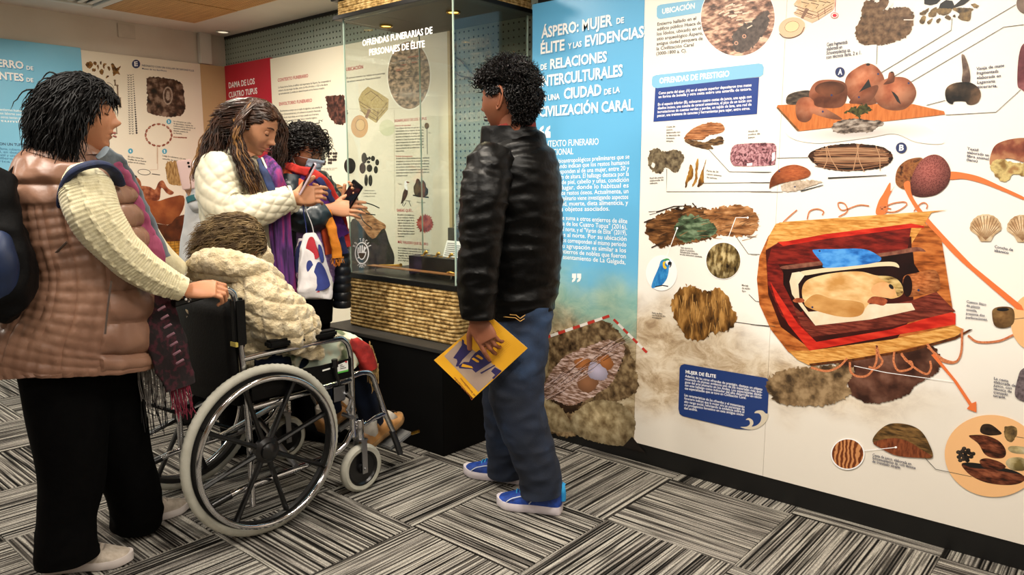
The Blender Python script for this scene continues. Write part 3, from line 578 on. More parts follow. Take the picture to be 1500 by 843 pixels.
B.poly('printed_shell_bowl', GD, V(455, 552, 490, 510, 540, 480, 600, 458, 612, 475, 590, 520, 560, 548, 500, 558)); B.poly('printed_moss', pm('print_moss', '26260f', '55552a', scale=50), V(430, 605, 460, 585, 500, 575, 540, 562, 582, 590, 560, 605, 500, 628, 470, 610), jag=1.6)
B.poly('printed_ladle', GO, V(168, 600, 172, 555, 195, 528, 235, 522, 262, 540, 275, 570, 330, 585, 410, 632, 412, 644, 360, 640, 290, 622, 262, 612, 250, 640, 220, 658, 182, 645))
for c_ in ((361, 512), (508, 523), (314, 600), (611, 398), (775, 448)): B.ell('leader_dot', INK, V(*c_)[0], 1.5, 1.5)
B.poly('printed_stone', pm('print_stone', '2d241f', '7d6f64', 'b3a79b', 22, (1, 1, 2.5), detail=9), V(360, 690, 375, 662, 420, 645, 500, 638, 560, 645, 620, 650, 642, 668, 600, 690, 570, 710, 500, 712, 430, 720, 380, 712), jag=.5)
B.poly('printed_gourd_stem', pm('print_stem', '4a3a34', '6e5a4e', '96806e', 14), V(1058, 300, 1068, 293, 1078, 305, 1100, 370, 1103, 440, 1062, 442, 1064, 380)); B.poly('printed_gourd_body', pm('print_dark_gourd', '14110e', '4a3a2c', '9a7558', 7, detail=6, shade='ball', dark=.5, ctr=(.3, .75)), V(970, 500, 985, 465, 1030, 445, 1100, 443, 1145, 468, 1162, 505, 1150, 545, 1120, 562, 1090, 560, 1075, 545, 1020, 545, 1010, 560, 980, 545))
block(B, 'caption_lettering', CAPT, ['Vasija de mate', 'fragmentada', 'elaborada en', 'Lagenaria', 'siceraria.'], (1430, 103), (1471, 98), (1432, 129.5), 4.4, br=(1473, 127), ragged=True)
B.ell('printed_pot', pm('print_pot', '6f5a4c', '8c7565', scale=10, shade='ball', dark=.5), (1505, 6), 16, 15); B.poly('printed_fruit', pm('print_maroon', '3f1a20', '6d333a', '9a5f60', 8, detail=7), V(1358, 450, 1362, 330, 1375, 262, 1393, 235, 1420, 235, 1420, 480, 1375, 478))
# -- cord bundle, lidded basket, seed
H_ = lambda *a: zf(1100, 200, 2.3425, *a)
B.poly('printed_cord_bundle', pm('print_cord_bundle', '180d07', '3a2113', '5b3520', 10, (1, 1, 5), detail=7, rot=(0, .05, 0)), H_(198, 68, 225, 45, 270, 32, 340, 24, 400, 28, 450, 36, 482, 55, 486, 78, 465, 100, 420, 112, 350, 118, 280, 115, 230, 100), jag=.4)
for i in range(34):
    y = random.uniform(-1, 1); x0 = 215+50*abs(y)*random.random(); x1 = 475-50*abs(y)*random.random()
    B.line('printed_cord', flat('print_cord', '8a5c3c') if i % 3 else flat('print_cord_pale', 'b48a66'), H_(x0, 72+y*30, (x0+x1)/2, 72+y*40+random.uniform(-8, 8), x1, 72+y*28), 1.0, smooth=True)
for q in ((258, 36, 262, 80, 250, 110), (262, 34, 275, 75, 300, 116), (365, 26, 372, 80, 390, 122), (372, 26, 362, 70, 352, 116), (430, 34, 442, 70, 444, 118)): B.line('printed_cord', flat('print_cord_pale', 'b48a66'), H_(*q), 1.3, smooth=True)
B.poly('printed_lid', pm('print_lid', '9a4a28', 'c06a3e', scale=30, stretch=(1, 1, 3), shade='ball', dark=.35, ctr=(.6, .7)), H_(64, 178, 72, 140, 105, 108, 150, 97, 190, 108, 206, 125, 195, 140, 160, 150, 110, 160, 75, 172)); B.poly('printed_cloth', pm('print_linen', 'a8927c', 'd8c8b4', scale=40), H_(110, 165, 170, 150, 245, 155, 200, 172, 165, 185, 120, 190, 105, 180), jag=.6)
B.line('printed_needle', BK, H_(265, 143, 465, 133), 1.8, 1); B.line('printed_needle', BK, H_(172, 188, 248, 167), 1.6, 1); B.ell('leader_dot', INK, H_(98, 120)[0], 1.3, 1.3); B.ell('leader_dot', INK, H_(152, 173)[0], 1.2, 1.2)
for y in (122, 158, 190): B.line('leader_line', HAIRL, H_(0, y, 64 if y < 180 else 110, y+1), .8)
B.poly('printed_ribbon', ORANGE, H_(683, 122, 730, 125, 790, 140, 860, 172, 937, 208, 937, 218, 860, 186, 790, 160, 730, 146, 683, 147)); B.poly('printed_ribbon', ORANGE, H_(455, 196, 478, 158, 480, 188, 494, 170, 472, 212, 466, 262, 430, 266, 438, 225))
B.poly('printed_basket_inside', pm('print_basket_inside', '6b3a20', '9a6238', '3a1c10', 30, detail=5), H_(500, 165, 498, 130, 512, 100, 545, 78, 590, 76, 575, 120, 550, 160, 530, 182)); B.poly('printed_round_basket', pm('print_round_basket', '5f2c2c', '8f4a44', 'a8625a', 110, (1, 1, 1), kind='voronoi', shade='ball', dark=.22, ctr=(.45, .65), lo=.1, hi=.6), H_(545, 175, 560, 120, 590, 78, 630, 62, 665, 78, 686, 120, 676, 165, 640, 198, 590, 208, 555, 200))
B.poly('printed_ribbon', ORANGE, H_(525, 165, 545, 155, 555, 205, 600, 270, 700, 380, 800, 480, 900, 560, 937, 590, 937, 600, 890, 574, 780, 480, 690, 398, 590, 282, 542, 210))
B.poly('printed_hide', pm('print_hide', '4e1e1c', '8a4a36', 'b9825c', 9, detail=8), H_(822, 100, 832, 40, 870, 15, 937, 5, 960, 20, 960, 90, 880, 75)); B.poly('printed_hide_folds', pm('print_hide_folds', '8a6a3a', 'd2bd7e', 'a47a4a', 18, detail=7), H_(822, 105, 850, 78, 900, 90, 960, 95, 960, 140, 900, 130, 880, 155, 850, 145), jag=.8)
block(B, 'caption_lettering', CAPT, ['Textil', 'elaborado en', 'fibra animal', '(lana)'], (1417, 219.5), (1449, 224), (1416, 235.5), 3.8, br=(1448, 240), ragged=True)
def shell(cx, cy, r_):
    pts = [(cx-r_*.35, cy+r_*.95), (cx-r_*.6, cy+r_*.5)]+[(cx+r_*1.08*math.sin(a)*(1+.03*(i % 2)), cy-r_*.95*math.cos(a)*(1+.03*(i % 2))) for i, a in enumerate(np.linspace(-1.75, 1.75, 21))]+[(cx+r_*.6, cy+r_*.5), (cx+r_*.35, cy+r_*.95)]
    B.poly('printed_shell', pm('print_shell', 'b28a62', 'd9b990', 'efdcba', 20, shade='ball', dark=.7), pts, False)
    for a in np.linspace(-1.45, 1.45, 12): B.line('printed_shell_rib', flat('print_shell_rib', '8a6644'), [(cx, cy+r_*.85), (cx+r_*.98*math.sin(a), cy-r_*.86*math.cos(a))], .5, 1.4)
shell(1444, 334, 21); shell(1498, 335, 21)
block(B, 'caption_lettering', CAPT, ['Concha de', 'abanico'], (1457, 363), (1484, 368), (1456.5, 368.5), 4, ragged=True)
# -- the big cutaway burial drawing
J = lambda *a: zf(1100, 240, 2.72, *a)
B.poly('printed_pit', pm('print_pit', '3a1f17', '5f3a2c', '7d5646', 9, detail=7, shade='ball', dark=.55, ctr=(.5, .5)), zf(1100, 520, 2.61, 280, 0, 560, -50, 700, -30, 720, 60, 640, 110, 600, 150, 540, 175, 470, 185, 420, 175, 385, 150, 370, 110, 395, 60, 330, 40), jag=1)
B.poly('printed_soil', pm('print_soil', '3f3020', '7f6647', 'a98e6a', 14, detail=10), zf(1100, 520, 2.61, 60, 110, 120, 60, 230, 45, 370, 40, 395, 60, 372, 110, 380, 150, 300, 190, 200, 195, 100, 180), jag=1.6)
REED = pm('print_reed', 'b97a32', 'd99a4c', 'e8b468', 14, (1, 1, 6), rot=(0, .1, 0), detail=4); REEDD = pm('print_reed_dark', '7d3e14', 'b4622a', 'c97a3c', 10, (1, 1, 4), detail=5)
MAR = pm('print_maroon_cloth', '4a0d0a', '6e1812', '8a241a', 12, (1, 1, 4), detail=4); REDC = pm('print_red_cloth', 'a81a10', 'c8281a', 'd63a26', 8, (1, 1, 4), detail=4); BRN = pm('print_brown_cloth', '4e1a12', '702c20', '8a4030', 14, (1, 1, 7), rot=(0, -.15, 0), detail=5); NEARBK = pm('print_inner_dark', '120303', '230807', scale=8)
B.poly('printed_mat_outer', REEDD, J(115, 234, 70, 290, 35, 370, 25, 460, 35, 560, 80, 660, 150, 750, 240, 803, 300, 795, 640, 740, 816, 690, 816, 650, 760, 300, 690, 230), False)
B.poly('printed_mat_outer', REED, J(100, 240, 130, 232, 784, 184, 720, 195, 640, 320, 600, 330, 118, 310, 60, 340, 75, 285), False)
B.poly('printed_inner_shadow', pm('print_inner_maroon', '2a0804', '45100a', scale=7), J(60, 345, 110, 315, 640, 290, 650, 600, 560, 730, 240, 740, 120, 650, 70, 520), False)
B.poly('printed_red_cloth', MAR, J(108, 318, 85, 330, 65, 400, 68, 480, 120, 600, 230, 740, 260, 740, 200, 560, 110, 400, 300, 395, 600, 350, 625, 340, 640, 255, 400, 285), False)
B.poly('printed_red_rim', REDC, J(106, 312, 130, 328, 300, 300, 640, 256, 692, 256, 690, 248, 640, 238, 300, 280, 150, 308), False)
B.poly('printed_dark_hollow', NEARBK, J(130, 410, 300, 395, 645, 335, 652, 400, 700, 470, 560, 500, 300, 520, 190, 600, 130, 480), False)
B.poly('printed_red_sheet', REDC, J(78, 470, 100, 540, 150, 640, 235, 745, 816, 640, 816, 596, 780, 590, 560, 660, 262, 710, 190, 640, 110, 520), False)
B.poly('printed_brown_sheet', BRN, J(165, 560, 200, 640, 245, 690, 560, 650, 816, 588, 740, 510, 640, 545, 400, 590, 255, 640), False)
B.poly('printed_mat_edge_front', REED, J(150, 745, 235, 745, 560, 700, 816, 645, 850, 660, 816, 692, 600, 742, 300, 797, 232, 803, 185, 780), False)
B.poly('printed_mat_front_rim', pm('print_mat_rim', '3e1d0a', '6e3a16', scale=40), J(232, 797, 420, 775, 640, 738, 816, 688, 870, 660, 885, 660, 816, 700, 640, 748, 420, 785, 240, 806), False)
B.poly('printed_roll_edge', pm('print_roll_edge', '6b3a30', '91604c', scale=30), J(128, 408, 300, 385, 560, 350, 660, 332, 698, 350, 660, 350, 560, 365, 300, 402, 150, 420)); B.poly('printed_cream_roll', flat('print_cream', 'ead3ae'), J(200, 430, 300, 415, 480, 395, 570, 392, 592, 414, 560, 408, 480, 412, 300, 432, 215, 445))
B.poly('printed_pale_sheet', pm('print_pale_sheet', 'e6cfae', 'f2e2c8', scale=9), J(155, 470, 165, 435, 195, 430, 215, 445, 190, 480, 195, 540, 230, 590, 400, 580, 470, 560, 640, 555, 655, 582, 480, 620, 258, 645, 200, 570, 165, 520), False)
B.poly('printed_blue_pillow', pm('print_pillow', '1c5fb0', '3b8be0', '5aa6ee', 12, (1, 1, 2), detail=7), J(248, 350, 262, 341, 340, 340, 420, 338, 470, 345, 512, 368, 520, 380, 505, 392, 430, 405, 300, 415, 285, 395))
FLW = pm('print_wrapped_figure', 'c9924e', 'e0b276', 'efcf98', 6, (1, 1, 2), detail=4, rot=(0, .4, 0))
B.poly('printed_wrapped_figure', FLW, J(205, 500, 225, 465, 280, 445, 360, 432, 440, 430, 500, 445, 560, 450, 590, 468, 608, 500, 600, 525, 560, 538, 520, 530, 470, 560, 440, 600, 400, 612, 330, 605, 240, 575, 212, 550))
B.poly('printed_limb', pm('print_limb', 'b97f3e', 'd8a564', scale=6, stretch=(1, 1, 2), rot=(0, -.4, 0)), J(215, 555, 260, 520, 330, 540, 400, 545, 450, 560, 445, 598, 400, 612, 320, 602, 240, 578)); B.poly('printed_head', pm('print_head', 'd79a62', 'e8b57e', scale=9), J(480, 500, 500, 478, 535, 472, 570, 490, 578, 515, 555, 535, 515, 530, 488, 520)); B.poly('printed_hair', pm('print_hair', '4a3418', 'b99a5c', 'd9be84', 12, (1, 1, 3), rot=(0, -.6, 0)), J(505, 448, 560, 450, 592, 468, 608, 500, 602, 522, 585, 528, 570, 490, 540, 470))
B.poly('printed_hands', pm('print_hand', '8a3f24', 'b5603c', scale=30), J(465, 552, 485, 530, 520, 532, 545, 545, 530, 565, 500, 560)); B.poly('printed_feet', pm('print_hand', '8a3f24', 'b5603c'), J(168, 545, 185, 535, 212, 540, 210, 552, 180, 553)); B.ell('printed_brow', BK, J(560, 490)[0], 4.5, 2.6, rot=.8)
B.poly('printed_basket_body', pm('print_tub', '8c4a22', 'b86a38', 'cf8450', 26, (1, 1, 3), detail=4, shade='ball', dark=.45), J(610, 450, 660, 435, 720, 422, 745, 435, 754, 470, 750, 505, 700, 520, 630, 530, 610, 500)); B.ell('printed_basket_mouth', NEARBK, J(625, 487)[0], 7, 16); B.ell('leader_dot', INK, J(669, 504)[0], 1.8, 1.8); B.ell('leader_dot', INK, J(246, 572)[0], 1.5, 1.5); B.ell('leader_dot', INK, J(275, 348)[0], 1.5, 1.5)
ROPEI = pm('print_rope', 'b5623a', 'dd8f62', scale=90)
for q in ((130, 232, 160, 205, 185, 184), (225, 222, 235, 190, 265, 180, 290, 190, 285, 205), (350, 212, 385, 190, 375, 160, 350, 155, 352, 175, 372, 185, 430, 165, 472, 168), (515, 185, 560, 160, 610, 152, 620, 165, 580, 190, 540, 190, 515, 170, 560, 180), (650, 190, 670, 165, 690, 155, 704, 165, 700, 180)): B.line('printed_cord', ROPEI, J(*q), 1.8, smooth=True)
for q in ((240, 812, 300, 826, 350, 810, 385, 775), (395, 790, 400, 830, 430, 848, 470, 840, 500, 790, 502, 725, 510, 760, 525, 790, 500, 815, 470, 810), (572, 750, 570, 790, 590, 825, 640, 815, 640, 790, 620, 785, 600, 755), (600, 760, 650, 810, 700, 838, 718, 815, 715, 785), (705, 730, 760, 775, 800, 790, 820, 788)): B.line('printed_rope', ROPEI, J(*q), 3.2, smooth=True)
for q in ((605, 712, 650, 765, 700, 775, 722, 740, 725, 660), (745, 683, 780, 705, 850, 702, 903, 680)): B.line('printed_rope', ROPEI, H_(*q), 3.2, smooth=True)
B.poly('printed_arrow', ORANGE, zf(1100, 520, 2.61, 690, 0, 702, -5, 788, 100, 845, 185, 862, 178, 863, 220, 826, 206, 836, 194, 775, 100), False)
B.line('leader_line', WHITE, zf(1100, 520, 2.61, 395, 42, 520, 68, 775, 103), .9); B.line('leader_line', HAIRL, H_(0, 645, 85, 652), .8); B.line('leader_line', HAIRL, H_(0, 405, 22, 405), .8)
# -- bowl, right edge finds and the peach disc
N_ = lambda *a: zf(1370, 380, 2.338, *a); T_ = lambda *a: zf(1100, 520, 2.61, *a)
B.ell('peach_disc', PEACH, (1515, 472), 34, 42); B.poly('printed_arrow', ORANGE, N_(85, -5, 96, -5, 200, 80, 296, 158, 304, 175, 280, 172, 190, 92), False)
B.poly('printed_bowl', pm('print_stone_bowl', '6a4a2a', 'a57f4e', scale=16, shade='ball', dark=.4), N_(195, 190, 200, 170, 225, 162, 260, 165, 272, 185, 268, 220, 240, 235, 205, 228)); B.ell('printed_opening', BK, N_(232, 172)[0], 9, 2.6)
block(B, 'caption_lettering', CAPT, ['Cuenco lítico', 'de planta', 'ovoide,', 'presenta dos', 'perforaciones.'], (1416, 443.5), (1447, 448.5), (1415, 466.5), 3.8, br=(1447, 470), ragged=True)
B.poly('printed_net', pm('print_grey_basket', '4f4448', '7d7074', scale=50), N_(275, 470, 285, 400, 300, 375, 330, 370, 330, 480)); block(B, 'caption_lettering', CAPT, ['La cesta', 'elaborada de', 'junco, con', 'técnica de', 'trenzado', 'simple.'], (1456, 556), (1488, 562), (1455, 581), 3.8, br=(1487, 586), ragged=True)
B.ell('peach_disc', PEACH, (1454, 668), 70, 60, rot=.12)
FD = pm('print_find_brown', '2a120a', '6a3420', '96563a', 16, (1, 1, 3), detail=6, shade='ball', dark=.5)
B.poly('printed_pod', FD, T_(835, 312, 850, 306, 900, 308, 950, 330, 975, 365, 968, 392, 930, 395, 895, 380, 870, 340)); B.poly('printed_mussel', pm('print_mussel', '120d0a', '3a2a1e', scale=30), T_(878, 295, 885, 268, 915, 265, 945, 285, 958, 303, 910, 308)); B.poly('printed_sherd', SH, T_(970, 275, 1010, 275, 1018, 300, 1000, 332, 975, 322), jag=.4)
for i in range(16): a = i*2.4; r_ = 1.5*math.sqrt(i)*2.2; B.ell('printed_bead', pm('print_bead', '0e0b09', '4a4038', scale=20, shade='ball', dark=.3), (T_(820, 383)[0][0]+r_*math.cos(a), T_(820, 383)[0][1]+r_*math.sin(a)*.75), 3.4, 2.9)
B.poly('printed_half_basket', BK, T_(808, 420, 850, 412, 1000, 440, 1040, 470, 900, 450)); B.poly('printed_half_basket', FD, T_(806, 420, 850, 432, 930, 440, 1044, 462, 1035, 488, 980, 498, 900, 488, 840, 460)); B.poly('printed_pod', FD, T_(875, 405, 900, 395, 950, 408, 975, 430, 930, 440, 890, 430)); B.poly('printed_snail_shell', pm('print_snail', '7a6a3c', 'c9b98a', 'eee3c0', 9, shade='ball', dark=.5), T_(975, 415, 990, 395, 1030, 392, 1050, 405, 1050, 440, 1000, 440)); B.poly('printed_snail_shell', pm('print_snail', '7a6a3c', 'c9b98a'), T_(983, 358, 1000, 348, 1050, 355, 1050, 378, 1000, 374))
disc_photo(T_(371, 379)[0], 23, 21.5, pm('print_weave_disc', '6b3418', 'a5602f', 'cf8f5c', 10, (1, 1, 1), kind='wave', dist=7, lo=.3, hi=.7), w=1.8)
B.poly('printed_fan_basket', pm('print_fan_basket', '3a2a14', '6c4f2a', '8c6a3c', 14, (1, 1, 4), rot=(0, .4, 0), detail=6), T_(466, 330, 490, 290, 535, 263, 600, 266, 650, 290, 682, 340, 695, 392, 640, 393, 560, 385, 500, 358)); B.poly('printed_fan_inside', pm('print_fan_inside', '5b2a16', '93502e', scale=60, stretch=(1, 1, .3)), T_(470, 335, 540, 318, 600, 330, 650, 360, 692, 390, 630, 393, 555, 384, 500, 358))
B.line('leader_line', WHITE, T_(435, 366, 553, 354), 1); B.ell('leader_dot', WHITE, T_(555, 353)[0], 1.8, 1.6)
for pts in (T_(665, 392, 707, 437, 845, 466), T_(1015, 313, 1060, 320), N_(272, 205, 310, 200)): B.line('leader_line', HAIRL, pts, .8)
block(B, 'caption_lettering', CAPT, ['Cesta de junco, elaborada en', 'Schoenoplectus sp. con técnica', 'de trenzado simple.'], (1278.5, 668), (1339, 682.5), (1278, 677.5), 4, br=(1344, 692.5), ragged=True)

# ============================ left wall boards ============================
XB = -5.6
# measured on x = -5.6: blue board up to y 2.046, white board to 2.88, beige to 3.085
LB = empty('title_poster', (XB-.01, 1.2, .5), 'sky-blue title poster on the left wall behind the woman with the vest', 'poster')
MB().box((XL+.003, .35, .28), (XB, 2.0455, 2.126)).build('board', mat('sky_blue_print', '79c3e6', '8ccdec', .4, scale=1.2), LB, smooth=False)
B1 = Board(LB, 0, XB); SHB = flat('blue_shadow_ink', '4f9ccb')
TLL = [('ENTIERRO', (-38, 94), (35, 101), 11), ('DE', (39, 102), (49, 103), 5.5), ('DIFERENTES', (-50, 111.5), (35, 119), 11), ('DE', (39, 119.5), (49, 120.5), 5.5)]
text(B1, 'letter_rim', SHB, [(s_, (a[0]+1, a[1]+1.2), (c[0]+1, c[1]+1.2), h) for s_, a, c, h in TLL], .05); text(B1, 'title_lettering', WHITE, TLL, .03)
block(B1, 'body_lettering', WHITE, ['En la plaza circular hallaron entierros humanos de', 'adultos y niños que realizaron labores sociales, y', 'ofrendas en la muerte, pues otros tenían prendas,', 'según su tumba.'], (-60, 158), (44, 165), (-60, 175), 3.8, br=(44, 181), last=.99, bold=.006)
text(B1, 'subtitle_lettering', INK, [('ENTIERRO CON UN TUPU DE', (-35, 211), (44, 215), 4)], .02)
block(B1, 'body_lettering', flat('blue_body_ink', '3a78a8'), ['Es el entierro infante, cubierto con', 'fibra vegetal, en donde se', 'registró un textil y una manta', 'con mantillero, en la', 'escultórica lítica.'], (-35, 217), (40, 222), (-35, 236), 3.4, br=(40, 240), ragged=False)
LC = empty('neonate_poster', (XB-.01, 2.45, .5), 'white poster on the left wall with necklace ring and skeleton finds', 'poster')
MB().box((XL+.003, 2.0465, .13), (XB, 2.878, 2.114)).build('board', mat('warm_white_print', 'efe6d2', 'f3ebda', .4, scale=1.2), LC, smooth=False)
B2 = Board(LC, 0, XB); P_ = lambda *a: zf(110, 80, 5.268, *a); S_ = lambda *a: zf(180, 180, 3.831, *a)
for q in ((80, 75, 95, 58, 125, 55, 138, 80, 118, 108, 95, 100), (142, 55, 165, 58, 162, 82, 145, 75), (132, 110, 155, 108, 158, 128, 135, 130), (190, 62, 205, 52, 202, 78), (215, 88, 222, 68, 245, 72, 228, 90, 226, 118), (168, 85, 182, 80, 180, 118), (188, 125, 205, 112, 222, 130, 210, 158, 192, 145), (250, 90, 272, 100, 266, 128, 252, 110), (278, 75, 295, 68, 310, 90, 322, 105, 352, 88, 335, 130, 348, 155, 320, 150, 295, 165, 288, 120), (235, 180, 248, 162, 262, 168, 245, 182)):
    B2.poly('printed_bone_piece', pm('print_bone', '3d2710', '7a5527', 'a67c46', 20), P_(*q), jag=.3)
for x, y0, y1, w in ((326, 240, 325, 2.2), (335, 340, 405, 1.2), (350, 335, 405, 1.2), (291, 415, 510, 2.2), (318, 535, 610, 1.2), (306, 200, 235, 2)):
    B2.line('printed_bone', pm('print_bone_grey', '6a5540', '8f7a60', scale=40), P_(x, y0, x+4, y1), w); B2.ell('printed_bone_end', MATS['print_bone_grey'], P_(x, y0)[0], w*.8, w*.7); B2.ell('printed_bone_end', MATS['print_bone_grey'], P_(x+4, y1)[0], w*.8, w*.7)
for k in range(6): B2.line('printed_rib', MATS['print_bone_grey'], P_(245, 215+k*22, 270, 222+k*22, 290, 240+k*20, 300, 262+k*16), .7, smooth=True)
B2.ell('printed_sherd', MATS['print_bone'], P_(284, 371)[0], 3, 3.5)
INK2 = flat('print_bead_ink', '3a3230')
for k in range(26):
    y = 155+k*18; s_ = .7+k*.035
    B2.ell('printed_bead', INK2, P_(447+k*1.1, y)[0], s_*.9, s_)
    for xx in (410+k*.5, 430+k*.6): B2.line('printed_bead_outline', INK2, P_(xx-7, y, xx, y+9, xx+7, y), .7, smooth=True)
badge('E', P_(470, 73)[0], 6, 6.3, B2)
text(B2, 'subtitle_lettering', INK, [('NEONATO CON UN COLLAR DE SAPONDYLUS', (208, 97), (284, 105), 2.6), ('Museo de los Sacrificios', (208, 101.5), (244, 105), 2.2)], .012)
DIG = pm('print_dig_earth', '0f0704', '4b3020', '8d7564', 10, detail=10, lo=.34, hi=.64)
B2.poly('printed_excavation', DIG, P_(550, 200, 570, 175, 620, 172, 740, 190, 800, 205, 835, 250, 840, 330, 848, 420, 820, 470, 740, 482, 640, 470, 575, 455, 552, 420, 556, 300), jag=.6)
B2.ell('printed_grave', pm('print_grave', '8a7668', 'b9a898', scale=60), P_(715, 318)[0], 7.2, 13.5); B2.ell('printed_grave_inner', DIG, P_(715, 318)[0], 5.5, 11); B2.ell('printed_small_skeleton', pm('print_grave', '8a7668', 'b9a898'), P_(715, 318)[0], 2.6, 7)
for k in range(16):
    a = 2*PI*k/16; c_ = P_(644+100*math.cos(a), 622+84*math.sin(a))[0]; B2.ell('printed_necklace_bead', pm('print_spondylus', '5a2a1c', '9d4b34', 'd8b49c', 60), c_, 3.1, 1.5, rot=a+PI/2)
B2.line('printed_bead_string', MATS['print_spondylus'], P_(757, 636, 800, 640, 862, 643), 1.7)
for ch, c_ in (('3', (723, 518)), ('4', (427, 745)), ('5', (690, 747))): B2.ell('badge', flat('cyan_ink', '4aa8c8'), P_(*c_)[0], 3.6, 3.8); text(B2, 'badge_lettering', WHITE, [(ch, (P_(*c_)[0][0]-1.2, P_(*c_)[0][1]+1.8), (P_(*c_)[0][0]+1.2, P_(*c_)[0][1]+1.9), 3.6)], .03)
block(B2, 'caption_lettering', GREY, ['Le colocaron un collar', 'de Spondylus, cuentas de', 'rodocrosita y sílvestre, el', 'contexto evidencia el', 'elevado estatus de', 'su familia.'], (254, 178.5), (286, 182.5), (254, 196), 2.2, br=(286, 199), ragged=True)
block(B2, 'caption_lettering', GREY, ['El niño tiene las', 'huellas de un fuerte', 'golpe en el cráneo.'], (187.5, 230.5), (214, 234), (187.5, 238), 2.2, ragged=True)
block(B2, 'caption_lettering', GREY, ['Luego lo cubrieron con una', 'esterilla de junco.'], (238, 229), (272, 234), (238, 233.5), 2.2, ragged=True)
block(B2, 'caption_lettering', GREY, ['Las huellas del neonato', 'en la Huaca de los', 'Sacrificios.'], (148, 227), (172, 230), (148, 236), 2.2, ragged=True)
for pts in (P_(632, 712, 632, 843), S_(195, 140, 195, 262, 150, 265), S_(35, 232, 38, 290), [(165, 250), (165, 262), (175, 263)]): B2.line('leader_line', pm('hair2', 'cfae92', 'cfae92'), pts, .7)
B2.poly('printed_reed_mat', pm('print_tan_mat', '7d5a30', 'b08a54', 'c9a872', 12, (5, 5, 1), detail=4), S_(242, 230, 300, 215, 440, 225, 438, 290, 430, 335, 370, 345, 300, 350, 250, 330), jag=.8)
B2.ell('printed_ring', INK2, S_(119, 277)[0], 9.5, 4.4, rot=.1); B2.ell('printed_ring_inner', MATS['warm_white_print'], S_(119, 277)[0], 8.6, 3.6, rot=.1); B2.line('printed_pin', INK2, S_(163, 287, 208, 293), 1.1)
SKN = pm('print_child_skin', '6b2f1c', '9a5436', 'c07a55', 12, detail=4)
B2.poly('printed_child', SKN, S_(70, 380, 95, 355, 150, 360, 180, 375, 200, 335, 225, 325, 250, 365, 285, 390, 270, 405, 245, 395, 215, 365, 205, 430, 165, 440, 110, 435, 75, 405), n=4); B2.ell('printed_child_face', pm('print_child_face', '8a4a30', 'b87452', scale=20), S_(75, 338)[0], 6.5, 9.5, rot=-.5); B2.poly('printed_child_hair', flat('print_child_hair', '1c120c'), S_(22, 340, 30, 305, 60, 292, 80, 305, 55, 315, 45, 340, 55, 370, 35, 368))
for pts in (S_(62, 332, 70, 330), S_(80, 345, 90, 350)): B2.line('printed_eye', BK, pts, 1)
CLA = pm('print_terracotta', '8a4220', 'b86a38', scale=4, shade='side', dark=.6); B2.poly('printed_hide', CLA, S_(45, 395, 70, 400, 180, 440, 260, 420, 340, 410, 335, 490, 270, 570, 180, 560, 110, 545, 70, 480), n=3); B2.poly('printed_dark_hide', pm('print_dark_terracotta', '3f1c0c', '6e3618', scale=6), S_(110, 548, 250, 575, 300, 530, 365, 515, 348, 560, 350, 620, 320, 665, 180, 665, 130, 610), n=3)
B2.poly('printed_woven_mat', pm('print_gold_mat', 'b07a1e', 'd6a040', scale=10), S_(180, 670, 320, 665, 350, 560, 390, 545, 390, 640, 370, 760, 210, 770), False)
for k in range(8): B2.line('printed_mat_line', flat('print_mat_dark', '5a3a10'), S_(200+k*22, 675-k*3, 215+k*21, 770), .6)
for k in range(6): B2.line('printed_mat_line', flat('print_mat_dark', '5a3a10'), S_(190, 685+k*16, 375, 665+k*16), .6)
B2.poly('printed_deep_shadow', pm('print_dark_pit', '0e0806', '2a1a12', scale=20), S_(200, 775, 380, 760, 380, 900, 200, 900), False)
MB().box((XL+.003, 2.879, .13), (XB, 3.085, 2.116)).build('beige_board', mat('beige_paint', 'c9ad7e', 'ccb184', .55, scale=2), smooth=False, label='narrow beige upright board in the corner beside the red board', category='board')

# ============================ back wall boards ============================
YK = 3.075
RBd = empty('red_title_board', (-5.3, YK+.01, .5), 'crimson title board in the corner behind the woman with white coat', 'poster')
MB().box((XB+.002, YK, .13), (-4.952, YB-.002, 2.12)).build('board', mat('crimson_print', 'b3122c', 'bb1a34', .4, scale=2), RBd, smooth=False)
B3 = Board(RBd, 1, YK)
TR_ = zf(240, 0, 4.215, 402, 545, 562, 518, 402, 605, 578, 578)
text(B3, 'title_lettering', WHITE, [('DAMA DE LOS', TR_[0], (373.3, 123), 8.2), ('CUATRO TUPUS', TR_[2], (377, 137), 8.2)], .02)
WBd = empty('tomb_poster', (-4, YK+.01, .5), 'cream poster with red headings seen beside and through the glass case', 'poster')
MB().box((-4.951, YK, .13), (-3.127, YB-.002, 2.11)).build('board', mat('cream_print', 'efe7cf', 'f2ebd6', .4, scale=1), WBd, smooth=False)
MB().box((-3.1265, YK-.002, .13), (-3.105, YB-.001, 2.115)).build('edge_trim', mat('pale_wood_edge', 'c9b184', 'd8c49a', .5, scale=20, stretch=(1, 1, .1)), WBd, smooth=False)
B4 = Board(WBd, 1, YK); Y_ = lambda *a: zf(390, 90, 5.269, *a); I_ = lambda *a: zf(490, 0, 3.371, *a); M_ = lambda *a: zf(500, 90, 3.512, *a); O_ = lambda *a: zf(540, 240, 5.271, *a)
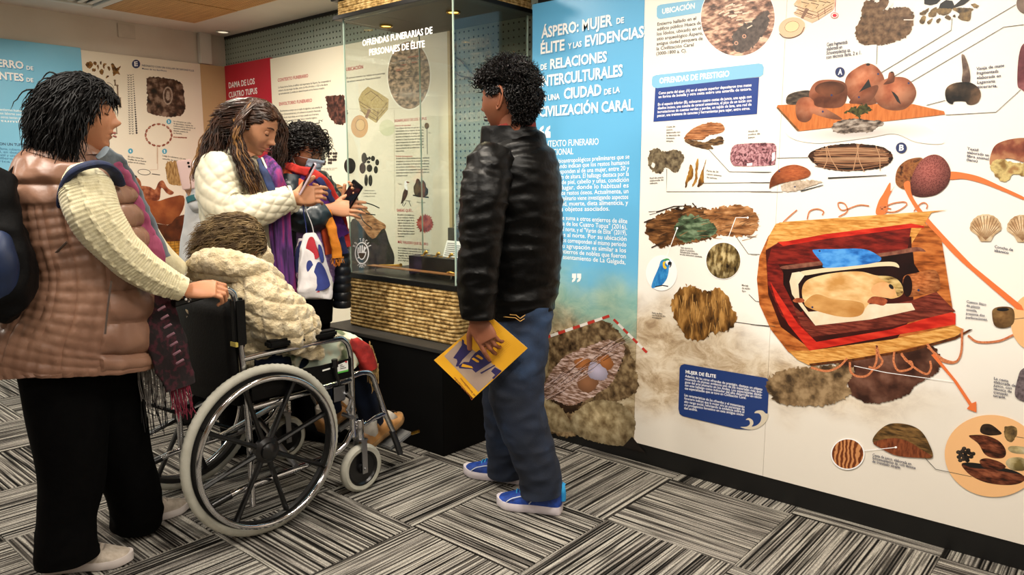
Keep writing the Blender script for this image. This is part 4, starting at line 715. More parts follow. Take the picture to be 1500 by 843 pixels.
text(B4, 'heading_lettering', RED, [('CONTEXTO FUNERARIO', Y_(90, 158)[0], Y_(324, 122)[0], 4.6), ('ENVOLTORIO FUNERARIO', Y_(100, 342)[0], Y_(354, 312)[0], 4.6), ('UBICACIÓN', I_(58, 352)[0], I_(142, 338)[0], 5), ('SIGNIFICADO DE LOS TUPUS', I_(296, 604)[0], I_(455, 592)[0], 3.8), ('SABÍAS QUÉ?...', O_(218, 370)[0], O_(345, 372)[0], 3.8), ('MÁS VALIOSO QUE EL ORO', O_(226, 614)[0], O_(460, 632)[0], 3.8)], .02)
DG = flat('dark_text_ink', '2c2924')
block(B4, 'body_lettering', DG, ['La Huaca de los Ídolos, el edificio más importante de Áspero, fue recuperado el', 'entierro de una mujer de élite, entre de 40 a 50 años y 1.52 m de altura', 'aproximadamente. La evidencia cultural de parte en los huesos cruzados.'], Y_(94, 208)[0], Y_(497, 157)[0], Y_(96, 258)[0], 2.6, br=Y_(452, 212)[0])
block(B4, 'body_lettering', DG, ['Envolvieron su cuerpo con un tejido de algodón y una esterilla de', 'junco (Schoenoplectus sp.), y lo colocaron en posición flexionada', 'en el fondo hacia abajo, en un hoyo cavado en el terreno,', 'cubriéndolo con rocas de tierra, lianas y material orgánico.'], Y_(108, 390)[0], Y_(432, 360)[0], Y_(110, 468)[0], 2.6, br=Y_(395, 440)[0])
block(B4, 'body_lettering', DG, ['El contexto funerario fue hallado en la parte baja', 'del extremo noroeste de "Huaca de los Ídolos".'], I_(60, 390)[0], I_(250, 366)[0], I_(62, 408)[0], 2.6, br=I_(232, 386)[0])
BUN = pm('print_burial_bundle', '150c0a', '4a2c24', '7a4c40', 14, detail=10, lo=.32, hi=.66); B4.poly('printed_burial_bundle', BUN, Y_(458, 285, 470, 265, 520, 262, 590, 262, 608, 290, 612, 340, 626, 400, 618, 460, 590, 490, 545, 485, 500, 450, 478, 400, 465, 340), jag=.8)
B4.poly('printed_bead_piece', pm('print_blackish', '15100d', '4a3d36', scale=50), Y_(425, 700, 440, 695, 455, 740, 458, 790, 440, 805, 425, 780), jag=.4)
for k in range(14): B4.ell('printed_bead', pm('print_blackish', '15100d', '4a3d36'), Y_(483+(k % 4)*18+random.uniform(-3, 3), 712+(k//4)*24)[0], 1.9, 2.1, jag=.3)
text(B4, 'caption_lettering', DG, [('Red de algodón trenzado', Y_(425, 832)[0], Y_(550, 828)[0], 1.8), ('con fibra de junco', Y_(445, 842)[0], Y_(530, 840)[0], 1.8)])
B4.ell('printed_rim', flat('rim_cream', 'fbf6e6'), I_(368, 372)[0], 32.5, 51.5); B4.ell('printed_aerial_photograph', pm('print_aerial2', '4b3d30', '8f7a60', 'c9a98a', 13, (1, 1, 1.8), detail=9, lo=.36, hi=.62), I_(368, 372)[0], 30.8, 49.5)
for _ in range(12): x, y = random.uniform(300, 430), random.uniform(270, 400); B4.line('printed_terrace', flat('print_rust', 'b0664a') if _ % 2 else MATS['print_ravine'], I_(x, y, x+random.uniform(15, 40), y-4), random.uniform(1, 2.2))
B4.poly('printed_site_model', pm('print_model2', 'c9b47e', 'a8915c', scale=20), I_(118, 490, 135, 455, 165, 428, 215, 455, 268, 490, 265, 540, 205, 608, 150, 570, 128, 540), False); B4.poly('printed_site_model_top', pm('print_model2b', 'b09a64', 'c9b47e', scale=40), I_(128, 470, 165, 430, 215, 457, 265, 490, 225, 540, 150, 500), False)
for q in ((120, 500, 220, 560, 262, 505), (125, 545, 205, 592, 260, 530), (130, 520, 210, 575), (150, 470, 180, 450, 220, 480), (180, 500, 210, 470, 240, 500), (215, 548, 210, 605)): B4.line('printed_step_edge', DL, I_(*q), .8)
B4.ell('printed_plaza', flat('print_plaza2', 'd8aa78'), I_(124, 625)[0], 12.5, 16.5); B4.ell('printed_plaza_ring', DL, I_(128, 618)[0], 7, 8.5); B4.ell('printed_plaza_floor', flat('print_plaza3', 'e0bb88'), I_(128, 618)[0], 6.5, 8)
B4.poly('printed_ramp', flat('print_ramp', '8c6a58'), I_(150, 580, 162, 588, 180, 545, 168, 535), False)
block(B4, 'body_lettering', DG, ['Los tupus formaron parte de la', 'indumentaria de las mujeres de más alta', 'posición social en el antiguo Perú.', 'durante el Imperio Incaico este las', 'portaba la Coya, la pareja del Inca. Los', 'tupus recuperados en Áspero son 2600', 'años más antiguos y corroboran de', 'transcendencia de la civilización en el', 'cultura andina.'], M_(280, 348)[0], M_(424, 342)[0], M_(280, 466)[0], 2.3, last=.3)
block(B4, 'body_lettering', DG, ['El diseño de los tupus representan aves del litoral', '(pingüino) y monos de la amazonia (mono', 'aullador). Simbolizan la integración tradicional', 'del territorio, donde el litoral hasta la amazonia,', 'un constante de la antigüedad intercambiaba e', 'interrelacionaban lazos y conocimiento en', 'condiciones de paz.'], M_(282, 504)[0], M_(452, 500)[0], M_(282, 592)[0], 2.3, last=.35)
text(B4, 'small_heading_lettering', RED, [('Símbolo de autoridad', M_(277, 335)[0], M_(357, 332)[0], 2.3), ('Símbolo de integración', M_(280, 492)[0], M_(366, 492)[0], 2.3)], .01)
B4.ell('printed_tupu_head', pm('print_tupu', '8a6a44', '5a4228', scale=30), M_(440, 332)[0], 3.4, 4.6); B4.line('printed_tupu_pin', DG, M_(441, 348, 443, 478), .8)
for q in ((118, 498, 4, 8), (132, 502, 2, 2.4), (145, 498, 2, 2.4), (140, 518, 2.6, 2), (163, 500, 3, 4), (185, 520, 2.8, 4.6), (110, 550, 4.6, 8), (145, 550, 4.2, 5.5), (178, 558, 3, 5.5), (128, 612, 2.6, 8.6), (150, 613, 3, 8.4)): B4.ell('printed_seed', pm('print_seed', '120e0a', '42372a', scale=40, shade='ball', dark=.5), M_(q[0], q[1])[0], q[2], q[3])
B4.ell('printed_gourd', pm('print_dark_seed', '0d0a08', '30251c', scale=20), M_(44, 538)[0], 8.5, 11.5); B4.ell('printed_soft_disc', flat('print_pale_green', 'dcdcbb'), M_(236, 342)[0], 11.5, 12)
text(B4, 'caption_lettering', DG, [('Ollitas de mate', M_(120, 668)[0], M_(172, 668)[0], 1.8), ('Contiene cal y ceniza', M_(112, 682)[0], M_(180, 682)[0], 1.8), ('semillas de maní', M_(115, 697)[0], M_(172, 697)[0], 1.8), ('Mono aullador', O_(372, 302)[0], O_(438, 304)[0], 1.8), ('Pájaro', O_(228, 160)[0], O_(258, 162)[0], 1.8), ('Tupus', M_(448, 370)[0], M_(462, 370)[0], 1.6)])
B4.poly('printed_bird_body', pm('print_bird', '2a1712', '4b2a22', scale=30), O_(285, 190, 303, 210, 300, 240, 285, 275, 265, 300, 250, 310, 258, 270, 268, 220)); B4.poly('printed_bird_neck', WHITE, O_(280, 190, 276, 150, 285, 132, 300, 135, 304, 150, 295, 165, 302, 185, 298, 205)); B4.poly('printed_bird_face', pm('print_rust2', '5a2418', '7a3420'), O_(290, 138, 302, 138, 318, 144, 300, 150)); 
for q in ((270, 285, 262, 325), (285, 285, 325, 290), (310, 288, 328, 330), (290, 300, 270, 330)): B4.line('printed_bird_leg', flat('print_leg', '6a6a62'), O_(*q), 1)
B4.poly('printed_monkey_ornament', pm('print_monkey', '1d130c', '4e3a28', '73583c', 16, shade='ball', dark=.5), O_(348, 180, 362, 150, 372, 118, 390, 120, 402, 140, 420, 128, 438, 150, 445, 180, 460, 200, 455, 240, 420, 258, 370, 255, 352, 225)); B4.line('printed_perch', BK, O_(342, 243, 400, 255, 465, 260), 1.8)
block(B4, 'body_lettering', DG, ['El mullu o Spondylus sp.,', 'es un molusco marino', 'que vive en aguas de la', 'región ecuatorial. Los', 'valvas elaboradas, por', 'su valor constituyeron los', 'bienes más importantes', 'de intercambio y lujos', 'ceremonial.'], O_(224, 400)[0], O_(353, 402)[0], O_(226, 566)[0], 2.2, last=.4)
block(B4, 'body_lettering', DG, ['En el antiguo Perú el mullu (Spondylus sp.)', 'era valioso y apreciado por su color', 'la producción de las personas era todo', 'llegaba de los dioses y tributos,', 'se brindaba. El mullu Es-', 'pondylus y su simbología.'], O_(228, 655)[0], O_(468, 672)[0], O_(228, 750)[0], 2.2)
B4.poly('printed_red_shell', pm('print_spiny', '6e1c1c', 'a83c36', 'c86a5c', 14, (1, 1, 1), detail=8), [(lambda a, r_: O_(435+r_*math.cos(a)*60, 462+r_*math.sin(a)*68)[0])(2*PI*k/44, 1.14 if k % 2 else .92) for k in range(44)], False, jag=.4)
B4.poly('printed_reed_bundle', pm('print_reed_roll', '5a371c', 'a8744a', 'c99a6c', 9, (1, 1, 5), rot=(0, .75, 0), detail=7, lo=.32, hi=.66), [(478, 283), (487, 272), (498, 271), (520, 289), (548, 318), (565, 330), (560, 341), (545, 350), (520, 320), (496, 300)]); B4.poly('printed_bundle_shade', pm('print_bundle_shade', '1a130e', '3d3228', scale=12), [(520, 320), (545, 350), (562, 335), (570, 355), (578, 378), (570, 400), (540, 410), (500, 408), (505, 370), (510, 340)], n=4)
for q in ((480, 282, 500, 275, 505, 285, 520, 300), (520, 296, 535, 312, 550, 315), (535, 297, 545, 300, 556, 305), (523, 287, 530, 320, 545, 335)): B4.line('printed_tie', BK, [(q[i], q[i+1]) for i in range(0, len(q), 2)], 1.5, smooth=True)
B4.line('board_seam', flat('print_seam', 'cfc7ad'), M_(40, 245, 235, 245, 320, 240), .5); B4.line('board_seam', flat('print_seam', 'cfc7ad'), M_(272, 250, 275, 770), .5)
# ============================ glass display case on its black plinth ============================
PLM = mat('plinth_black', '030303', '050505', .7, scale=4, spec=.15); PLT = mat('plinth_top', '2a2926', '34322e', .6, scale=6, bump=.1)
pl_ = empty('plinth', (-2.8, 2.65, 0), 'wide low black plinth carrying the rope-wrapped glass case', 'plinth')
MB().box((-3.25, 2.25, 0), (-2.343, 3.05, .478)).build('body', PLM, pl_, bevel=.003)
MB().box((-3.255, 2.245, .478), (-2.338, 3.05, .495)).build('top', PLT, pl_, bevel=.002)
CX0, CX1, CY0, CY1 = -3.14, -2.355, 2.355, 2.865
case = empty('display_case', ((CX0+CX1)/2, (CY0+CY1)/2, .495), 'tall glass display case with rope-wound base and lid', 'display case')
MB().box((CX0+.01, CY0+.01, .4965), (CX1-.01, CY1-.01, .747)).build('base_core', mat('jute_core', '3a2812', '4a3418', .9), case, smooth=False)
JUTE = mat('jute_rope', '7b5d2c', 'b8965a', .85, scale=45, bump=.9, bscale=500, c3='d8bd84', bdist=.002)
def rope_ring(x0, y0, x1, y1, z, r, seed):
    cr = .02; pts = []
    for cx, cy, a0 in ((x1-cr, y0+cr, -90), (x1-cr, y1-cr, 0), (x0+cr, y1-cr, 90), (x0+cr, y0+cr, 180)):
        for k in range(5): a = R(a0+k*22.5); pts.append(Vector((cx+cr*math.cos(a), cy+cr*math.sin(a), z)))
    q = []
    for i in range(len(pts)):
        a, b = pts[i], pts[(i+1) % len(pts)]; n = max(1, int((b-a).length/.0065)); q += [a+(b-a)*k/n for k in range(n)]
    rnd = random.Random(seed); ph = rnd.random()*6; n = 9; v = []; s = 0
    for i, p in enumerate(q):
        t = (q[(i+1) % len(q)]-q[i-1]).normalized(); o = t.cross(UP); w = .0012*math.sin(s*9+ph)+.0008*math.sin(s*23+ph*2)
        for k in range(n):
            th = 2*PI*k/n; rr = r*(.90+.2*abs(math.sin(1.5*(th) + s*150)))
            v.append(p+o*math.cos(th)*rr+UP*(math.sin(th)*rr+w))
        s += (q[(i+1) % len(q)]-p).length
    m = len(q); f = [(i*n+k, i*n+(k+1) % n, ((i+1) % m)*n+(k+1) % n, ((i+1) % m)*n+k) for i in range(m) for k in range(n)]
    return MB().add(v, f)
for k in range(14): rope_ring(CX0, CY0, CX1, CY1, .505+k*.0180, .0098, k).build('rope_coil', JUTE, case)
for k in range(4):
    o = rope_ring(CX0, CY0, CX1, CY1, .505+(3+k*2.6)*.0180, .0045, 40+k).build('rope_fray', JUTE, case)
MB().box((CX0-.012, CY0-.012, .747), (CX1+.012, CY1+.012, .772)).build('base_frame', BLACKP, case, bevel=.002)
LZ = 2.026
MB().box((CX0-.03, CY0-.03, LZ), (CX1+.03, CY1+.02, LZ+.02)).build('lid_frame', BLACKP, case, bevel=.002)
MB().box((CX0, CY0, LZ+.02), (CX1, CY1, LZ+.088)).build('lid_core', MATS['jute_core'], case, smooth=False)
for k in range(6): rope_ring(CX0-.012, CY0-.012, CX1+.012, CY1+.005, LZ+.0265+k*.0112, .0062, 60+k).build('rope_coil', JUTE, case)
MB().box((CX0-.035, CY0-.035, LZ+.0895), (CX1+.035, CY1+.02, LZ+.105)).build('lid_cap', BLACKP, case, bevel=.002)
m, nt, b = newmat('case_glass'); nt.nodes.remove(b); L = nt.links.new
tr = nd(nt, 'ShaderNodeBsdfTransparent'); tr.inputs[0].default_value = (.955, .975, .965, 1); gl = nd(nt, 'ShaderNodeBsdfGlossy'); gl.inputs['Roughness'].default_value = 0
lw = nd(nt, 'ShaderNodeLayerWeight', i_Blend=.5); pw = nd(nt, 'ShaderNodeMath', operation='POWER', i_1=4.0); L(lw.outputs['Facing'], pw.inputs[0]); fr = nd(nt, 'ShaderNodeMapRange', i_3=.055, i_4=.9); L(pw.outputs[0], fr.inputs[0]); mx = nd(nt, 'ShaderNodeMixShader'); L(fr.outputs[0], mx.inputs[0]); L(tr.outputs[0], mx.inputs[1]); L(gl.outputs[0], mx.inputs[2]); L(mx.outputs[0], nt.nodes['Material Output'].inputs[0])
GLASS = m; EDGE = flat('glass_edge', 'b9cfc0', .15, spec=.8)
g0, g1, h0, h1 = CX0+.012, CX1-.008, CY0+.004, CY1-.004
def pane(a, b_): return MB().box((min(a[0], b_[0])-(.0025 if a[0] == b_[0] else -.003), min(a[1], b_[1])-(.0025 if a[1] == b_[1] else -.003), .773), (max(a[0], b_[0])+(.0025 if a[0] == b_[0] else -.003), max(a[1], b_[1])+(.0025 if a[1] == b_[1] else -.003), LZ-.001)).build('glass_pane', GLASS, case, smooth=False)
pane((g0, h0), (g1, h0)); pane((g1, h0), (g1, h1)); pane((g1, h1), (g0, h1)); pane((g0, h1), (g0, h0))
for x, y in ((g0, h0), (g1, h0), (g1, h1), (g0, h1)): MB().box((x-.003, y-.003, .773), (x+.003, y+.003, LZ-.001)).build('glass_edge', EDGE, case, smooth=False)
BRASS = flat('brass_bezel', 'b08a3a', .25, metal=1)
for x, w_ in ((-3.056, 'over the left half'), (-2.572, 'over the right half')):
    downlight(x, 2.57, LZ, 'round amber spotlight under the case lid, '+w_, col='ffcf6a', e=5, r=.034, metal=BRASS)
    l = area((x, 2.57, LZ-.015), .05, 2.2, (1, .82, .5)); l.data.spread = R(140)
BG = Board(case, 1, h0-.003)
text(BG, 'glass_lettering', WHITE, [('OFRENDAS FUNERARIAS DE', I_(138, 228)[0], I_(484, 165)[0], 9), ('PERSONAJES DE ÉLITE', I_(172, 274)[0], I_(446, 232)[0], 9)], .02)
W_ = lambda *a: zf(430, 270, 6.485, *a)
def ringline(c, rx, ry, w): BG.line('sticker_ring', WHITE, [(c[0]+rx*math.cos(t), c[1]+ry*math.sin(t)) for t in np.linspace(0, 2*PI, 40)], w)
ringline(W_(650, 655)[0], 9.6, 15.4, 1.7); BG.line('sticker_slash', WHITE, W_(612, 705, 692, 600), 1.7)
for q in ((612, 655, 616, 600), (632, 650, 634, 582), (652, 650, 654, 580), (671, 655, 674, 592)): BG.line('sticker_finger', WHITE, W_(*q), 1.9)
BG.poly('sticker_palm', WHITE, W_(612, 650, 674, 650, 690, 640, 688, 670, 668, 710, 640, 718, 618, 690)); BG.poly('sticker_palm_inner', flat('sticker_gap', '4a3a2a'), W_(620, 655, 668, 655, 680, 655, 678, 672, 662, 702, 640, 708, 624, 685))
def arc_text(st, c, rx, ry, a0, a1, cap, flip=1):
    mb = MB(); lf = BG.lift(); n = len(st)
    for i, ch in enumerate(st):
        if ch == ' ': continue
        a = a0+(a1-a0)*(i+.5)/n; x, y = c[0]+rx*math.cos(a), c[1]+ry*math.sin(a); tx, ty = -rx*math.sin(a)*flip, ry*math.cos(a)*flip; k = math.hypot(tx, ty); tx, ty = tx/k, ty/k
        co, f, wd = glyphs(ch, .03); sx_ = .62*cap
        mb.add([BG.p((x+tx*(u-wd/2)*sx_*1.15+ty*v_*cap, y+ty*(u-wd/2)*sx_*1.15-tx*v_*cap), lf) for u, v_ in co], f)
    mb.build('sticker_lettering', WHITE, BG.root, smooth=False, kind='stuff')
arc_text('NO TOCAR', W_(650, 655)[0], 11, 17.3, R(-155), R(-25), 4.4); arc_text('TOUCH', W_(650, 655)[0], 12, 21.5, R(130), R(52), 4.2, -1)
# -- what lies in the case
def mount(name, a, b_, m, label): o = MB().box(a, b_).build(name, m, None, bevel=.0015); return tag(o, label, 'display block')
DK = mat('mount_black', '0a0a0b', '101011', .5); GRB = mat('mount_grey', '3c3b35', '4a483f', .6, scale=12)
mount('display_block', (-2.84, 2.50, .7735), (-2.375, 2.60, .868), DK, 'long black display block in the glass case, pins lying on top')
mount('display_block', (-2.72, 2.66, .7735), (-2.56, 2.80, 1.005), GRB, 'tall grey display block in the glass case carrying a black card')
sh_ = MB().box((-3.10, 2.44, .800), (-2.42, 2.485, .804)).build('display_shelf', mat('thin_shelf', '8a5a34', 'a9784c', .35, scale=20), None, smooth=False); tag(sh_, 'thin tan display shelf along the front of the case', 'shelf')
for x in (-3.06, -2.5): MB().tube([(x, 2.465, .772), (x, 2.465, .7998)], .003).build('shelf_post', flat('steel', 'b8b8b8', .25, metal=1), sh_)
GOLD = mat('gold', 'd9a441', 'f1c96a', .35, metal=.85, scale=60, bump=.3, bscale=200)
for i, x in enumerate((-2.745, -2.655, -2.565, -2.475, -2.41)):
    t = empty('gold_pin', (x, 2.53, .8685), f'small gold figure pin on the black block, {["first","second","third","fourth","fifth"][i]} from the left', 'gold pin', 'gold pins on the black block')
    mb = MB(); mb.tube(spl([(x-.016, 2.53, .874), (x-.005, 2.53, .884), (x+.006, 2.53, .889), (x+.012, 2.53, .882)], 5), [.003, .004, .005, .006, .007, .0075, .008, .008, .0075, .007, .006, .0055, .005, .0045, .004, .003], 8)
    mb.build('figure', GOLD, t); MB().tube([(x-.012, 2.53, .8715), (x-.022, 2.515, .8705)], .0018, 6).build('tail', GOLD, t); MB().tube([(x+.005, 2.53, .8715), (x+.016, 2.545, .8705)], .0018, 6).build('leg', GOLD, t)
mb = MB(); P = spl([(-3.03, 2.465, .8085), (-2.95, 2.465, .812), (-2.88, 2.465, .817), (-2.86, 2.465, .8195)], 6); mb.tube(P, list(np.linspace(.0015, .010, len(P))), 10)
tp = mb.build('tupu_pin', GOLD); tag(tp, 'long pale gold cloak pin lying on the thin shelf', 'cloak pin')
for x in (-2.50, -2.45):
    o = MB().tube(spl([(x-.025, 2.462, .8095), (x, 2.458, .813), (x+.02, 2.465, .8095)], 5), [.003, .004, .0045, .005, .005, .005, .005, .004, .004, .0035, .003], 8).build('gold_ornament', GOLD); tag(o, 'small gold ornament on the thin shelf, '+('left' if x < -2.48 else 'right')+' of the pair', 'ornament', 'gold ornaments on the thin shelf')
def card(x0, x1, y, z0, z1, tilt, m, mi, label):
    t = empty('label_card', ((x0+x1)/2, y, z0), label, 'label card')
    v = [(x0, y, z0), (x1, y, z0), (x1, y+tilt, z1), (x0, y+tilt, z1)]; v += [(a, b+.004, c) for a, b, c in v]
    MB().add(v, [(0, 1, 2, 3), (7, 6, 5, 4), (0, 4, 5, 1), (1, 5, 6, 2), (2, 6, 7, 3), (3, 7, 4, 0)]).build('card', m, t, smooth=False)
    for k in range(7):
        f0 = .86-k*.12; f1 = f0-.045; g = .08; w = (x1-x0)*(.84 if k else .45)
        MB().add([(x0+(x1-x0)*g, y+tilt*f1-.001, z0+(z1-z0)*f1), (x0+(x1-x0)*g+w, y+tilt*f1-.001, z0+(z1-z0)*f1), (x0+(x1-x0)*g+w, y+tilt*f0-.001, z0+(z1-z0)*f0), (x0+(x1-x0)*g, y+tilt*f0-.001, z0+(z1-z0)*f0)], [(0, 1, 2, 3)]).build('printed_line', mi, t, smooth=False)
card(-2.72, -2.585, 2.70, 1.007, 1.075, .03, DK, flat('card_grey', '8c8c8c'), 'black label card with grey lettering standing on the tall block')
card(-2.655, -2.54, 2.56, .870, .948, .03, flat('card_white', 'e9ebe6', .2), flat('card_ink', '707070'), 'white label card leaning on the black block, brightly lit')
cb = MB().tube(spl([onp(x, y, 1, 3.085) for x, y in ((657, 78), (660, 95), (668, 108), (682, 113), (697, 113), (688, 104), (678, 92), (668, 84))], 8), .004, 8).build('hanging_cable', flat('cable_grey', '3a3c3a', .6)); tag(cb, 'thin dark cable looped over the pegboard behind the case', 'cable')

# ============================ wheelchair ============================
CH = mat('chrome', 'c9c9cc', 'd6d6d8', .12, metal=1, scale=3); STEEL = flat('brushed_steel', 'a9a9ab', .32, metal=1); BLKM = flat('black_metal', '090909', .35); VIN = mat('black_vinyl', '030303', '060606', .55, spec=.2, scale=30, bump=.25, bscale=120)
TIRE = mat('grey_tyre', 'a6a497', 'b5b3a6', .6, scale=20, bump=.2, bscale=200); PLAS = flat('black_plastic', '0b0b0c', .3)
wc = empty('wheelchair', (-2.60, 1.34, 0), 'folding wheelchair with grey tyres and chrome frame, seen from behind', 'wheelchair')
def wx(s, off): return -2.60+s*off
for s in (1, -1):
    W0 = Vector((wx(s, .30), 1.34, .305)); w = empty('rear_wheel', W0); put(w, wc)
    # tyre with tread ribs
    N = 180; v = []; n = 12
    for i in range(N):
        a = 2*PI*i/N; er = Vector((0, math.cos(a), math.sin(a)))
        for k in range(n):
            th = 2*PI*k/n; rr = .0165 + (.0022 if (i % 2 and abs(math.cos(th)-0) > .2 and math.cos(th) > .2) else 0)
            v.append(W0+er*(.288+rr*math.cos(th))+Vector((1, 0, 0))*math.sin(th)*.0155)
    MB().add(v, [(i*n+k, i*n+(k+1) % n, ((i+1) % N)*n+(k+1) % n, ((i+1) % N)*n+k) for i in range(N) for k in range(n)]).build('tyre', TIRE, w, sharp=60)
    MB().lathe([(.258, -.011), (.276, -.013), (.278, 0), (.276, .013), (.258, .011), (.252, 0)], W0, (1, 0, 0), 72).build('rim', BLKM, w)
    Hc = W0+Vector((s*.036, 0, 0)); ring = [Hc+Vector((0, .262*math.cos(a), .262*math.sin(a))) for a in np.linspace(0, 2*PI, 96, endpoint=False)]
    MB().tube(ring, .0095, 10, closed=True).build('push_rim', CH, w)
    for k in range(6): a = 2*PI*(k+.5)/6; e = Vector((0, math.cos(a), math.sin(a))); MB().tube([W0+e*.258+Vector((s*.008, 0, 0)), Hc+e*.259], .0035, 6).build('rim_stay', BLKM, w)
    MB().lathe([(.001, -.03), (.028, -.03), (.03, -.012), (.044, -.010), (.046, .014), (.032, .022), (.030, .032), (.018, .040), (.001, .042)], W0, (s, 0, 0), 32, closed=False).build('hub', PLAS, w)
    for k in range(8):
        a = 2*PI*k/8+.28; e = Vector((0, math.cos(a), math.sin(a))); MB().tube([W0+e*.038, W0+e*.15, W0+e*.256], [.0145, .011, .0135], 8, flatx=.7, up=(1, 0, 0)).build('spoke', BLKM, w)
    # front caster
    K = Vector((wx(s, .27), 1.775, .098)); c = empty('front_caster', K); put(c, wc)
    MB().lathe([(.072, -.016), (.086, -.018), (.096, -.010), (.0985, 0), (.096, .010), (.086, .018), (.072, .016)], K, (1, 0, 0), 48).build('tyre', TIRE, c)
    MB().lathe([(.001, -.02), (.02, -.02), (.022, -.006), (.06, -.006), (.066, -.014), (.073, -.014), (.073, .014), (.066, .014), (.06, .006), (.022, .006), (.02, .02), (.001, .02)], K, (1, 0, 0), 32, closed=False).build('wheel_disc', PLAS, c)
    for q in (1, -1): MB().box((K.x+q*.026-.0025, K.y-.013, K.z-.018), (K.x+q*.026+.0025, K.y+.013, K.z+.118)).build('fork_blade', STEEL, c, bevel=.001)
    MB().box((K.x-.030, K.y-.018, K.z+.116), (K.x+.030, K.y+.018, K.z+.124)).build('fork_crown', STEEL, c, bevel=.002)
    MB().lathe([(.001, .124), (.0165, .124), (.0165, .195), (.013, .202), (.001, .202)], K, (0, 0, 1), 20, closed=False).build('stem', CH, c)
    MB().tube([K-Vector((.034, 0, 0)), K+Vector((.034, 0, 0))], .006, 8).build('axle', STEEL, c)
    # side frame
    fx = wx(s, .265); f = empty('side_frame', (fx, 1.5, .4)); put(f, wc); V3 = lambda y, z, dx=0: Vector((fx+dx*s, y, z))
    tub = lambda nm, pts, r=.0115, m_=CH, sm=True: MB().tube([Vector(p) for p in spl(pts, 6)] if sm else pts, r, 12).build(nm, m_, f)
    tub('rear_post', [V3(1.30, .10), V3(1.30, .45), V3(1.285, .70), V3(1.275, .84), V3(1.262, .875), V3(1.225, .887), V3(1.175, .880)])
    tub('push_handle', [V3(1.19, .882), V3(1.13, .872), V3(1.065, .862)], .0165, PLAS)
    tub('seat_rail', [V3(1.30, .455), V3(1.745, .468)], .0115, CH, False); tub('lower_rail', [V3(1.22, .165), V3(1.30, .175), V3(1.60, .185), V3(1.69, .205), V3(1.745, .262)])
    tub('front_post', [V3(1.745, .235), V3(1.745, .50)], .0125, CH, False)
    tub('armrest_tube', [V3(1.29, .635), V3(1.40, .640), V3(1.66, .642), V3(1.715, .632), V3(1.742, .58), V3(1.745, .47)])
    MB().box((fx-.022, 1.385, .656), (fx+.022, 1.675, .684)).build('arm_pad', VIN, f, bevel=.008)
    MB().tube([V3(1.745, .272), V3(1.775, .272)], .012, 10).build('caster_bracket', CH, f)
    # skirt guard with its stickers
    top = [(1.31, .600), (1.40, .583), (1.50, .560), (1.60, .556), (1.735, .560)]; vv = []
    for dx in (.012, .017):
        for y, z in top: vv += [V3(y, z, dx), V3(y, .485, dx)]
    n_ = len(top)*2; ff = [(2*i, 2*i+1, 2*i+3, 2*i+2) for i in range(len(top)-1)]; ff += [tuple(n_+j for j in q) for q in ff]; ff += [(0, 1, n_+1, n_), (n_-2, n_-1, 2*n_-1, 2*n_-2)]+[(2*i, 2*i+2, n_+2*i+2, n_+2*i) for i in range(len(top)-1)]
    MB().add(vv, ff).build('skirt_guard', VIN, f, smooth=False)
    if s == 1:
        MB().add([V3(1.668, .512, .0185), V3(1.718, .512, .0185), V3(1.718, .553, .0185), V3(1.668, .545, .0185)], [(0, 1, 2, 3)]).build('sticker', flat('sticker_white', 'e8e8e2'), f, smooth=False)
        MB().add([V3(1.668, .511, .019), V3(1.718, .511, .019), V3(1.718, .518, .019), V3(1.668, .518, .019)], [(0, 1, 2, 3)]).build('sticker_band', flat('sticker_green', '57b347'), f, smooth=False)
        for k in range(3): MB().add([V3(1.68, .526+k*.007, .019), V3(1.708-k*.008, .526+k*.007, .019), V3(1.708-k*.008, .529+k*.007, .019), V3(1.68, .529+k*.007, .019)], [(0, 1, 2, 3)]).build('printed_line', GREY, f, smooth=False)
        MB().add([V3(1.60, .533, .0185), V3(1.635, .535, .0185), V3(1.635, .541, .0185), V3(1.60, .539, .0185)], [(0, 1, 2, 3)]).build('small_sticker', MATS['sticker_white'], f, smooth=False)
        MB().tube([V3(1.705, .551, .019), V3(1.712, .549, .019)], .003, 6).build('sticker_dot', RED, f)
    # brake
    b_ = empty('brake', V3(1.66, .45)); put(b_, wc)
    MB().tube(spl([V3(1.665, .47, .03), V3(1.65, .52, .035), V3(1.645, .55, .036)], 5), .006, 8).build('lever', BLKM, b_)
    MB().tube([V3(1.645, .545, .036), V3(1.643, .575, .036)], .012, 10).build('lever_knob', PLAS, b_)
    MB().box((fx+s*.02-.004, 1.64, .40), (fx+s*.02+.004, 1.70, .465)).build('bracket', STEEL, b_, bevel=.004)
    MB().tube([V3(1.70, .43, .028), V3(1.725, .40, .028), V3(1.70, .36, .028), V3(1.715, .335, .028)], .007, 8).build('link', STEEL, b_)
    MB().tube([V3(1.70, .338, .0), V3(1.70, .338, .06)], .009, 10).build('brake_shoe', STEEL, b_)
    # footrest hanger
    h = empty('footrest', V3(1.9, .3)); put(h, wc); hb = lambda nm, pts, r=.0115, m_=CH: MB().tube([Vector(p) for p in spl(pts, 6)], r, 12).build(nm, m_, h)
    hb('hanger_tube', [V3(1.745, .482), V3(1.80, .486), V3(1.845, .468), V3(1.872, .40), V3(1.915, .28), V3(1.955, .19)]); hb('hanger_brace', [V3(1.75, .29), V3(1.80, .272), V3(1.85, .285), V3(1.908, .292)], .010)
    hb('drop_tube', [V3(1.945, .205), V3(1.975, .125), V3(1.985, .095)], .0135, flat('dark_steel', '55565a', .3, metal=1))
    pv = [V3(1.955, .108, -.02), V3(2.075, .150, -.02), V3(2.075, .150, -.155), V3(1.955, .108, -.155)]; pv += [p+Vector((0, -.006, .016)) for p in pv]
